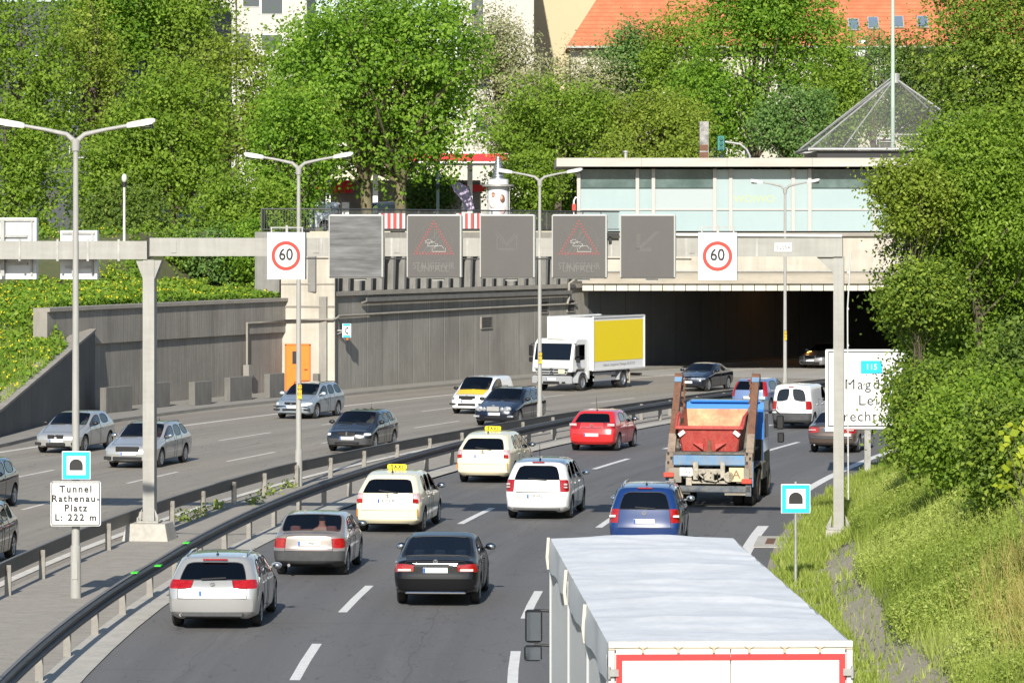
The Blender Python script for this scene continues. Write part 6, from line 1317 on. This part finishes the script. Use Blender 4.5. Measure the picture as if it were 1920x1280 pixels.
Bq = building('white apartment block between the left trees and the big tree', 362, 575, 34, 335, 15, M_fw, [(404, 5, 2.3, 1.5), (404, -40, 2.3, 1.5), (415, 42, 1.6, 2.6), (415, 110, 1.6, 2.6), (471, 5, 1.4, .7), (510, 12, 1.8, 1.3), (510, 80, 1.8, 1.3), (382, 12, .7, .6), (455, 80, 1.4, 1.6)])
part(MB().box((at(417, 0, 335).x, 334.6, 22), (2.4, .8, 22)), 'stair_tower', M_fw, Bq)
building('white house wall right of the big tree crown', 862, 1001, 34, 330, 15, M_fw, [(895, 30, 1.0, 3.0), (905, 150, 1.2, 1.6), (945, 150, 1.2, 1.6), (905, 230, 1.2, 1.6), (945, 230, 1.2, 1.6)])
building('plain yellow gable wall left of the red roof', 1001, 1180, 34, 348, 10, M_fy)
# long house with red tiled hip roof
d = 322; x0, x1 = at(1062, 0, d).x, at(1990, 0, d).x; ze = at(0, 88, d).z
B = empty('tiled_house', ((x0 + x1) / 2, d, 7.9), 0, 'long cream house with red tiled roof and skylights behind the trees', 'building')
part(MB().box(((x0 + x1) / 2, d + 6.5, (7.9 + ze) / 2), (x1 - x0 - .8, 12, ze - 7.9)), 'wall', M_fc, B)
hx = 5.0; hz = 8.0
rf = part(MB().add([(x0, d - .6, ze), (x1, d - .6, ze), (x1, d + 13, ze), (x0, d + 13, ze), (x0 + hx, d + 6, ze + hz), (x1 - hx, d + 6, ze + hz)], [(0, 1, 5, 4), (1, 2, 5), (2, 3, 4, 5), (3, 0, 4), (3, 2, 1, 0)]), 'roof', M_rt.m, B)
part(MB().box(((x0 + x1) / 2, d - .65, ze - .05), (x1 - x0, .18, .16)), 'gutter', M_galv, B)
sl_ = math.atan2(hz, 6.6)
for u, v in ((1600, 49), (1637, 46), (1684, 44), (1730, 44)):
    q = at(u, v, d + 1); t_ = (q.z - ze) / hz; yy = d - .6 + 6.6 * t_; f = part(MB().box((q.x, yy - .05, q.z + .1), (.95, 1.35, .12), rot=Matrix.Rotation(sl_, 3, 'X')), 'skylight', M_galv, B)
    MB().box((q.x, yy - .1, q.z + .15), (.75, 1.1, .1), rot=Matrix.Rotation(sl_, 3, 'X')).build('pane', mat('sky_pane', (.12, .16, .22), .05, 0, .8), f)
for u, v in ((1193, 22), (1255, 14)): q = at(u, v, d + 2); part(MB().cyl((q.x, q.y + 1.2, q.z - .8), (q.x, q.y + 1.2, q.z + .6), .12), 'vent_pipe', M_galv, B)
for u in range(1100, 1800, 62):
    for v in (150, 215, 280):
        q = at(u, v, d); f = part(MB().box((q.x, d + .46, q.z), (1.4, .1, 1.9)), 'window', M_wf, B); MB().box((q.x, d + .42, q.z), (1.2, .08, 1.7)).build('pane', M_pane, f)
q = at(1615, 92, d); part(MB().ell((q.x, d - .2, q.z), (.75, .25, .75)), 'satellite_dish', M_white, B)
# ------------------------------------------------------------ foliage
def leaf_mesh(name, C_, N_, size, m, parent=None, tone=None, aspect=.62, fold=0.0):
    """one small rhombic leaf for each centre C_, facing N_"""
    n = len(C_); C_ = np.asarray(C_); N_ = N_ / np.maximum(1e-6, np.linalg.norm(N_, axis=1, keepdims=True))
    A_ = RNG.normal(size=(n, 3)); U = np.cross(N_, A_); U /= np.maximum(1e-6, np.linalg.norm(U, axis=1, keepdims=True)); W = np.cross(N_, U)
    s = (size * RNG.uniform(.65, 1.25, n))[:, None] if np.isscalar(size) else (size * RNG.uniform(.65, 1.25, n))[:, None]
    a = aspect if np.isscalar(aspect) else aspect[:, None]
    P = np.empty((n, 4, 3), np.float32); P[:, 0] = C_ + U * s * .55; P[:, 1] = C_ + W * s * a * .5 + N_ * s * .08; P[:, 2] = C_ - U * s * .5; P[:, 3] = C_ - W * s * a * .5 + N_ * s * .08
    me = bpy.data.meshes.new(name); me.vertices.add(4 * n); me.vertices.foreach_set('co', P.ravel()); me.loops.add(4 * n); me.loops.foreach_set('vertex_index', np.arange(4 * n, dtype=np.int32))
    me.polygons.add(n); me.polygons.foreach_set('loop_start', np.arange(0, 4 * n, 4, dtype=np.int32)); me.polygons.foreach_set('loop_total', np.full(n, 4, np.int32)); me.update(calc_edges=True)
    t = RNG.uniform(0, 1, n) if tone is None else tone; at_ = me.attributes.new('tone', 'FLOAT', 'POINT'); at_.data.foreach_set('value', np.repeat(np.clip(t, 0, 1), 4).astype(np.float32))
    me.materials.append(m); return link(name, me, parent)
def crown_points(blobs, nc, m, rc, flat=.7, shell=.45):
    """clump centres spread through the outer part of each blob, leaves round every clump"""
    cs = []; nm = []; vol = np.array([b[3] * b[4] + b[4] * b[5] + b[3] * b[5] for b in blobs]); k = RNG.multinomial(nc, vol / vol.sum())
    for b, q in zip(blobs, k):
        d = RNG.normal(size=(q, 3)); d /= np.linalg.norm(d, axis=1, keepdims=True); r = RNG.uniform(shell, 1.0, (q, 1)) ** .6 * (1 + .16 * np.abs(RNG.normal(size=(q, 1))))
        cs.append(np.array(b[:3]) + d * r * np.array(b[3:6])); nm.append(d)
    cs = np.concatenate(cs); nm = np.concatenate(nm); ct = RNG.uniform(0, 1, len(cs)); n = len(cs) * m
    idx = np.repeat(np.arange(len(cs)), m); off = RNG.normal(size=(n, 3)) * rc * np.array([.6, .6, .6 * flat]) * RNG.uniform(.5, 1.35, (len(cs), 1))[idx]
    pts = cs[idx] + off; nrm = nm[idx] * .45 + RNG.normal(size=(n, 3)) * .5 + np.array([-.05, -.45, .45]); tone = .5 + (ct[idx] - .5) * .6 + RNG.normal(size=n) * .17
    return pts, nrm, tone, cs
LEAF = {'lime': leafmat('lime_leaf', (.065, .145, .012), (.155, .29, .022), (.31, .46, .06), .46), 'mid': leafmat('mid_leaf', (.08, .145, .014), (.18, .29, .026), (.32, .44, .062), .48), 'olive': leafmat('olive_leaf', (.10, .15, .018), (.22, .295, .032), (.36, .44, .075), .48),
        'dark': leafmat('dark_leaf', (.04, .08, .013), (.10, .165, .022), (.2, .26, .04), .36), 'pale': leafmat('pale_blossom_leaf', (.15, .17, .06), (.30, .31, .15), (.46, .44, .26), .35), 'bush': leafmat('bush_leaf', (.05, .10, .012), (.145, .225, .024), (.30, .38, .05), .4),
        'yellow': leafmat('young_maple_leaf', (.22, .3, .015), (.36, .42, .03), (.5, .55, .06), .45), 'cover': leafmat('ground_cover_leaf', (.13, .18, .03), (.28, .36, .065), (.46, .52, .14), .4), 'blade': leafmat('grass_blade', (.15, .21, .03), (.28, .36, .06), (.46, .50, .15), .4), 'blue': leafmat('bluish_leaf', (.055, .115, .028), (.13, .24, .055), (.24, .36, .10), .38),
        'bank': leafmat('bank_leaf', (.06, .13, .012), (.15, .26, .022), (.27, .37, .05), .35)}
M_bark = mat('bark', (.11, .085, .06), .9, noise=[((3, 3, .8), .8, (.055, .042, .03)), (6, .4, (.17, .14, .1))], bump=.5)
def tree(label, u, d, hw, vt, vb, kind, nc, m, rc=.8, ls=.27, trunks=((0, 0),), z0=7.9, depth=.85, sub=9, tr=.22, limbs=22, name='tree', group='trees above the road', shell=.45, bark=None, x=None):
    q = at(u, 0, d); top = at(0, vt, d).z; bot = at(0, vb, d).z; R = hw * d / FPX; cz = (top + bot) / 2; rz = (top - bot) / 2; cx_ = q.x
    T = empty(name, (cx_, d, z0), 0, label, 'tree' if name != 'shrub' else 'shrub', group); bl = [(0, 0, cz - z0, R * .72, R * depth * .72, rz * .78)]
    for i in range(sub):
        v = Vector(RNG.normal(size=3)); v.normalize(); f = RNG.uniform(.55, .74); s = RNG.uniform(.32, .48)
        bl.append((v.x * R * f, v.y * R * depth * f, cz - z0 + v.z * rz * f, R * s, R * depth * s, max(rz * s, R * s * .7)))
    P, N, tn, cs = crown_points(bl, int(nc * 1.75), int(m * 1.45), rc, shell=shell); leaf_mesh('crown', P, N, ls * .84, LEAF[kind], T, tn)
    b = MB(); sel = RNG.choice(len(cs), min(limbs, len(cs)), replace=False)
    for k, (ox, oy) in enumerate(trunks):
        zs = [0, max(.5, (bot - z0) * .5), max(1.2, bot - z0 + rz * .35), max(2, cz - z0 + rz * .45)]
        b.tube([(ox, oy, zs[0] - .2), (ox * 1.1 + .05, oy, zs[1]), (ox * 1.2 - .1, oy, zs[2]), (ox * .9, oy * .6, zs[3])], [tr * 1.25, tr, tr * .8, tr * .25], 8)
        for j in sel[k::len(trunks)]:
            c = Vector(cs[j]); z_ = zs[2] * RNG.uniform(.55, 1.05); a = Vector((ox * 1.15, oy, min(z_, c.z + rz * .5))); mdp = (a + c) / 2 + Vector((0, 0, (c.z - a.z) * .12 - .1)) + Vector(RNG.normal(size=3)) * .25; b.tube([a, mdp, c], [tr * .45, tr * .28, .03], 5)
    b.build('trunk', bark or M_bark, T, fix=False); return T
M_barkl = mat('mossy_bark', (.16, .14, .075), .9, noise=[((2.5, 2.5, .8), .8, (.08, .07, .035)), (6, .4, (.24, .2, .12))], bump=.5)
T_ = tree
T_('big bright lime tree with two trunks in front of the petrol station', 702, 229, 232, -75, 372, 'lime', 1000, 17, .95, .33, ((-.45, 0), (1.35, .6)), sub=16, tr=.36, limbs=70, bark=M_barkl)
T_('dark green tree in the top left corner', 40, 238, 130, -90, 330, 'mid', 420, 15, .9, .3, sub=10)
T_('bright shrub-like maple low at the far left', 25, 206, 95, 195, 560, 'mid', 330, 14, .8, .27, z0=6.2)
T_('olive tree with bare brown stems left of the lamp post', 170, 247, 100, -30, 300, 'olive', 240, 13, .8, .28, shell=.3, limbs=40)
T_('small sunlit tree between the first lamp post and the camera mast', 195, 214, 75, 235, 480, 'mid', 240, 14, .75, .26, z0=6.5)
T_('leafy green maple right of the camera mast', 325, 216, 118, 95, 430, 'mid', 520, 15, .85, .28, z0=7)
T_('low dark leafed tree above the far left bank', 245, 203, 100, 330, 560, 'dark', 300, 14, .75, .25, z0=5.6)
T_('yellowish tree below the white apartment block', 425, 243, 135, 50, 330, 'olive', 480, 15, .85, .28, sub=11)
T_('light maple above the retaining wall left of the 60 sign', 440, 203, 96, 300, 548, 'mid', 380, 15, .75, .26, z0=5.6)
T_('mid green tree behind the second lamp post', 548, 214, 100, 140, 440, 'lime', 420, 15, .8, .27, sub=11)
T_('green crown against the top of the picture left of the white block', 315, 262, 150, -90, 140, 'mid', 420, 15, .95, .32)
T_('crown at the top of the picture near the left corner', 190, 258, 110, -100, 130, 'lime', 300, 14, .95, .31)
T_('small tree just left of the big lime tree above the railing', 572, 222, 60, 150, 325, 'olive', 170, 14, .75, .27)
T_('low leafy tree hanging over the wall pier', 505, 200, 46, 330, 525, 'mid', 150, 14, .6, .24, z0=6)
for u, hw, vt, vb, kk, lab in ((70, 90, 400, 560, 'mid', 'green shrub at the upper edge of the far left bank'), (190, 75, 420, 548, 'dark', 'dark shrub below the camera mast'), (300, 70, 425, 545, 'mid', 'shrub above the retaining wall right of the gantry pillar'), (390, 66, 420, 542, 'blue', 'bluish green shrub above the middle of the retaining wall'), (470, 62, 415, 540, 'lime', 'light shrub beside the wall pier')):
    T_(lab, u, 194.5, hw, vt, vb, kk, 170, 15, .6, .22, z0=5.3, depth=.7, name='shrub', group='shrubs on the left bank', tr=.08)
# right of the big tree
T_('pale blossoming tree in front of the white house wall', 950, 302, 105, 5, 330, 'pale', 420, 13, .95, .30, shell=.25, limbs=36)
T_('pale olive tree below the yellow gable', 1062, 296, 105, 60, 330, 'pale', 380, 13, .9, .3, shell=.25, limbs=36)
T_('spreading yellow green tree with dark branches above the pavilion end', 1045, 252, 132, 128, 330, 'mid', 480, 14, .75, .27, sub=12, tr=.25, limbs=44, shell=.35)
T_('spreading tree with bare lower limbs behind the pavilion roof', 1235, 250, 118, 165, 325, 'olive', 340, 14, .75, .27, sub=11, tr=.24, limbs=46, shell=.35)
T_('large bright green tree below the middle of the red roof', 1415, 283, 172, -90, 310, 'lime', 900, 16, .95, .33, sub=14, limbs=34)
T_('dark green tree in front of the left end of the red roof', 1175, 300, 80, 40, 230, 'blue', 260, 14, .9, .3)
T_('tree left of the large bright one under the red roof', 1285, 296, 85, -10, 290, 'mid', 260, 15, .9, .31)
T_('bluish green tree behind the foot of the mesh pyramid', 1490, 262, 82, 150, 310, 'blue', 260, 15, .8, .28)
T_('thin tree beside the flag mast below the skylights', 1640, 288, 95, 50, 290, 'blue', 260, 13, .8, .27, shell=.3)
T_('dense tree behind the wire mesh of the pyramid', 1580, 274, 75, 80, 315, 'mid', 280, 15, .85, .3)
T_('dark tree between the pyramid and the near bushes', 1720, 268, 80, 30, 310, 'dark', 260, 15, .85, .3)
T_('leafy tree behind the advertising column', 985, 246, 80, 285, 425, 'mid', 230, 14, .7, .26)
T_('low tree right of the advertising column', 1080, 258, 60, 290, 425, 'lime', 170, 14, .7, .26)
T_('golden green shrub behind the pavilion corner', 1160, 244, 60, 250, 420, 'olive', 170, 14, .7, .26)
T_('yellow green shrub tree left of the traffic light', 1290, 240, 60, 240, 420, 'olive', 170, 14, .7, .26)
T_('green shrub behind the red and white barriers', 800, 246, 50, 300, 420, 'dark', 130, 14, .7, .26)
# near bushes on the right bank; dark leaves also paint the shade inside them
def bush(label, u, d, hw, vt, vb, nc, m, kind='bush', ls=.135, **k):
    q = at(u, 0, d); R = math.hypot(CX - q.x, d - CY); z0 = slope_z(R); return tree(label, u, d, hw, vt, vb, kind, nc, m, .46, ls, z0=z0, group='bushes on the right bank', tr=k.pop('tr', .09), **k)
bush('tall leafy bush reaching the top right of the picture', 1900, 111, 158, -120, 430, 1050, 22, 'bush', sub=18, limbs=30)
bush('broad bush whose twigs reach in front of the pavilion', 1835, 108, 150, 210, 580, 900, 22, 'mid', sub=16, limbs=26)
bush('bush that covers the right half of the direction sign', 1805, 112, 138, 430, 780, 800, 22, sub=16, limbs=22)
bush('low bush beside the foot of the direction sign post', 1835, 109, 140, 600, 930, 760, 22, 'mid', sub=14, limbs=22, tr=.05)
bush('middle bush between the pavilion twigs and the direction sign', 1805, 109.5, 130, 330, 680, 560, 22, 'dark', sub=14, limbs=22, tr=.05)
bush('loose twigs reaching left beside the pavilion roof', 1712, 106.5, 82, 290, 440, 260, 18, 'olive', sub=9, limbs=16, shell=.2, tr=.02)
bush('leafy spray hanging left over the direction sign', 1728, 106, 72, 480, 640, 260, 18, sub=9, limbs=16, shell=.2, tr=.02)
bush('lower twigs just left of the direction sign post', 1722, 107, 66, 650, 800, 220, 18, sub=9, limbs=16, shell=.2, tr=.02)
bush('low dense bush where the bank meets the shoulder by the sign post', 1765, 109.5, 88, 700, 900, 420, 20, sub=10, limbs=14, tr=.04)
bush('near bush low at the right edge, beside the young maple', 1915, 77, 100, 735, 1000, 520, 20, sub=12, limbs=18, tr=.035)
bush('bush stepping down the bank left of the young maple', 1832, 84, 98, 690, 945, 520, 20, 'mid', sub=12, limbs=16, tr=.035)
bush('small bush on the bank right of the direction sign post', 1755, 94, 84, 690, 905, 420, 20, sub=11, limbs=16, tr=.035)
bush('bush behind the young maple at the right edge', 1935, 86, 95, 590, 930, 520, 20, 'dark', sub=12, limbs=16, tr=.035)
bush('dense bush at the right picture edge', 1960, 113, 130, 60, 470, 560, 20, 'dark', sub=10, limbs=22)
bush('shaded bush low at the right picture edge', 1955, 111, 120, 400, 860, 560, 20, 'dark', sub=10, limbs=22)
# a few young maple leaves at the right edge, closer to the camera
Yd = 64.0; q = at(1935, 0, Yd); R = math.hypot(CX - q.x, Yd - CY); z0 = slope_z(R)
Mp = empty('maple_sapling', (q.x, Yd, z0), 0, 'young maple with large yellow leaves at the right picture edge', 'sapling'); b = MB(); Cs = []
for u, v in ((1885, 830), (1895, 800), (1900, 880), (1880, 905), (1910, 850), (1915, 795), (1930, 830), (1940, 870), (1925, 905), (1950, 800)):
    p_ = at(u, v, Yd) - Vector((q.x, Yd, z0)); b.tube([(0, 0, 0), (0, 0, p_.z * .6), tuple(p_)], [.02, .014, .004], 5)
    for _ in range(6): Cs.append(tuple(p_ + Vector(RNG.normal(size=3)) * .09))
b.build('trunk', M_bark, Mp, fix=False); Cs = np.array(Cs); leaf_mesh('crown', Cs, RNG.normal(size=Cs.shape) * .5 + np.array([0, -.6, .6]), .15, LEAF['yellow'], Mp, aspect=.9)
# ------------------------------------------------------------ ground cover and grass
def slope_pts(n, r0, r1, Y0, Y1):
    Y = RNG.uniform(Y0, Y1, n); R = RNG.uniform(r0, r1, n); X = CX - np.sqrt(R ** 2 - (Y - CY) ** 2); Z = np.interp(-R, [-p[0] for p in prof], [p[1] for p in prof]); return X, Y, Z, R
def lump(X, Y, s=1.0): return .5 + .5 * np.sin(X * 1.9 * s + 1.3 * np.sin(Y * .8 * s)) * np.cos(Y * 1.1 * s + X * .6 * s)
def seen(X, Y, mar=1.55): return np.abs(X / Y) < (960 / FPX) * mar
X, Y, Z, R = slope_pts(900000, 271, 279.45, 52, 132); edge = 279.25 + .45 * np.sin(Y * .55) + .2 * np.sin(Y * 2.1); k = seen(X, Y) & (R < edge); X, Y, Z, R = X[k], Y[k], Z[k], R[k]
lm = lump(X, Y); h = RNG.uniform(0, 1, len(X)) ** .8 * (.28 + .32 * lm); k = RNG.uniform(size=len(X)) < .8; k &= RNG.uniform(size=len(X)) < (.3 + .7 * lm)
pts = np.stack([X, Y, Z + h], 1)[k]; n = len(pts); tn = np.clip(.3 + .45 * (h[k] / .6) + .2 * np.sin(Y[k] * .35 + X[k] * .5) + RNG.normal(size=n) * .16, 0, 1)
print('cover', n); o = leaf_mesh('ground_cover', pts, RNG.normal(size=(n, 3)) * .6 + np.array([-.2, -.3, .6]), .062, LEAF['cover'], None, tn); tag(o, 'bright green leafy ground cover over the right bank', 'ground cover', kind='stuff')
def blades(name, X, Y, Z, hgt, wid, m, label, tone):
    n = len(X); N = RNG.normal(size=(n, 3)) * np.array([1, 1, .15]); N /= np.linalg.norm(N, axis=1, keepdims=True); lean = RNG.normal(size=(n, 3)) * .28; lean[:, 2] = 1; lean /= np.linalg.norm(lean, axis=1, keepdims=True)
    S = np.cross(N, lean); S /= np.linalg.norm(S, axis=1, keepdims=True); B = np.stack([X, Y, Z], 1); hh = (hgt * RNG.uniform(.5, 1.3, n))[:, None]
    P = np.empty((n, 4, 3), np.float32); P[:, 0] = B - S * wid; P[:, 1] = B + S * wid; P[:, 2] = B + lean * hh + S * wid * .25; P[:, 3] = B + lean * hh - S * wid * .25
    me = bpy.data.meshes.new(name); me.vertices.add(4 * n); me.vertices.foreach_set('co', P.ravel()); me.loops.add(4 * n); me.loops.foreach_set('vertex_index', np.arange(4 * n, dtype=np.int32)); me.polygons.add(n)
    me.polygons.foreach_set('loop_start', np.arange(0, 4 * n, 4, dtype=np.int32)); me.polygons.foreach_set('loop_total', np.full(n, 4, np.int32)); me.update(calc_edges=True)
    a = me.attributes.new('tone', 'FLOAT', 'POINT'); a.data.foreach_set('value', np.repeat(np.clip(tone, 0, 1), 4).astype(np.float32)); me.materials.append(m); return tag(link(name, me), label, 'grass', kind='stuff')
X, Y, Z, R = slope_pts(260000, 270, 279.3, 52, 125); k = seen(X, Y) & (RNG.uniform(size=len(X)) < .4); X, Y, Z = X[k], Y[k], Z[k]
blades('tall_grass', X, Y, Z, (.32 + .38 * lump(X, Y)), .008, LEAF['blade'], 'tall pale grass among the ground cover of the right bank', .45 + .3 * np.sin(Y * .3 + X) + RNG.normal(size=len(X)) * .15)
X, Y, Z, R = slope_pts(60000, 279.2, 281.6, 60, 140); k = seen(X, Y); pr_ = np.where(R > 280.0, np.clip((281.35 - R) / .5 + .25 * np.sin(Y * 1.3), 0, 1) * (lump(X, Y, 1.6) > .25), np.where(Y < 93, .06 + .25 * (lump(X, Y, 2.) > .75), .9)); k &= RNG.uniform(size=len(X)) < pr_; X, Y, Z = X[k], Y[k], Z[k]
blades('grass', X, Y, Z, .2, .014, LEAF['blade'], 'bright grass fringe between the shoulder and the bank', .5 + RNG.normal(size=len(X)) * .25)
X, Y, Z, R = slope_pts(60000, 274, 279.0, 55, 72); k = seen(X, Y) & (RNG.uniform(size=len(X)) < np.clip((71 - Y) / 10, 0, 1) * np.clip((278.6 - R) / 1.5, 0, 1)); X, Y, Z = X[k], Y[k], Z[k]
blades('dry_grass', X, Y, Z, .62 + .2 * lump(X, Y), .008, leafmat('dry_blade', (.30, .26, .07), (.42, .37, .11), (.52, .44, .18), .35), 'yellowish dry grass at the lower right corner of the bank', .5 + RNG.normal(size=len(X)) * .25)
# left bank: leafy cover with yellow flowers
def bank_pts(n):
    A_ = np.array([[list(BANKV[i]) for i in f] for f in BANKF]); ar = np.linalg.norm(np.cross(A_[:, 1] - A_[:, 0], A_[:, 3] - A_[:, 0]), axis=1); wgt = ar * (A_[:, :, 1].mean(1) < 194) * (A_[:, :, 1].mean(1) > 132) * (A_[:, :, 0].mean(1) > -34); i = RNG.choice(len(A_), n, p=wgt / wgt.sum())
    u = RNG.uniform(size=(n, 1)); v = RNG.uniform(size=(n, 1)); q = A_[i]; return (q[:, 0] * (1 - u) + q[:, 1] * u) * (1 - v) + (q[:, 3] * (1 - u) + q[:, 2] * u) * v
P = bank_pts(110000); lm = lump(P[:, 0], P[:, 1], .8); low = np.clip((160 - P[:, 1]) / 12, 0, 1); h = RNG.uniform(0, 1, len(P)) * (.18 + .4 * lm) * (1 - .5 * low)
P2_ = P.copy(); P2_[:, 2] += h; k = seen(P[:, 0], P[:, 1], 1.5) & (RNG.uniform(size=len(P)) < 1 - .3 * low); P2_ = P2_[k]; n = len(P2_); print('bank', n)
o = leaf_mesh('bank_cover', P2_, RNG.normal(size=(n, 3)) * .6 + np.array([.2, -.4, .6]), .2, LEAF['bank'], None, .35 + .5 * h[k] + RNG.normal(size=n) * .18); tag(o, 'bright leafy plants covering the left bank above the walls', 'ground cover', kind='stuff')
P = bank_pts(5500); lm = lump(P[:, 0], P[:, 1], .8); k = (lump(P[:, 0], P[:, 1], 1.4) > .45) & (P[:, 1] > 150) & seen(P[:, 0], P[:, 1], 1.5); P = P[k]; P[:, 2] += .2 + .35 * lm[k]; n = len(P)
o = leaf_mesh('yellow_flowers', P, RNG.normal(size=(n, 3)) * .4 + np.array([0, -.6, .6]), .11, leafmat('yellow_petal', (.5, .4, .01), (.6, .5, .015), (.7, .58, .03), .2), None); tag(o, 'small yellow flowers over the left bank plants', 'flowers', kind='stuff')
P = bank_pts(60000); k = (P[:, 1] < 166) & seen(P[:, 0], P[:, 1], 1.5); P = P[k]; blades('bank_grass', P[:, 0], P[:, 1], P[:, 2], .35, .02, LEAF['blade'], 'grass on the lower part of the left bank', .45 + RNG.normal(size=len(P)) * .25)
# weeds in the median
for u, v, lab in ((505, 928, 'leafy weed by the second lamp post foot'), (410, 955, 'weed tuft by the left guard rail near the gantry'), (372, 968, 'small weed left of the gantry shadow'), (345, 977, 'small weed right of the gantry footing'), (540, 915, 'weed tuft left of the second lamp post'), (480, 945, 'spreading weed in the middle of the median'), (1108, 800, 'yellow green weed behind the red hatchback')):
    q = ground(u, v); o = RNG.normal(size=(60, 3)) * np.array([.15, .3, .08]) + np.array([0, 0, .12]); w = leaf_mesh('weed', o, RNG.normal(size=(60, 3)) * .6 + np.array([0, 0, .7]), .13, LEAF['cover'], None); w.location = (q.x, q.y, .02); tag(w, lab, 'weed', 'weeds in the median')
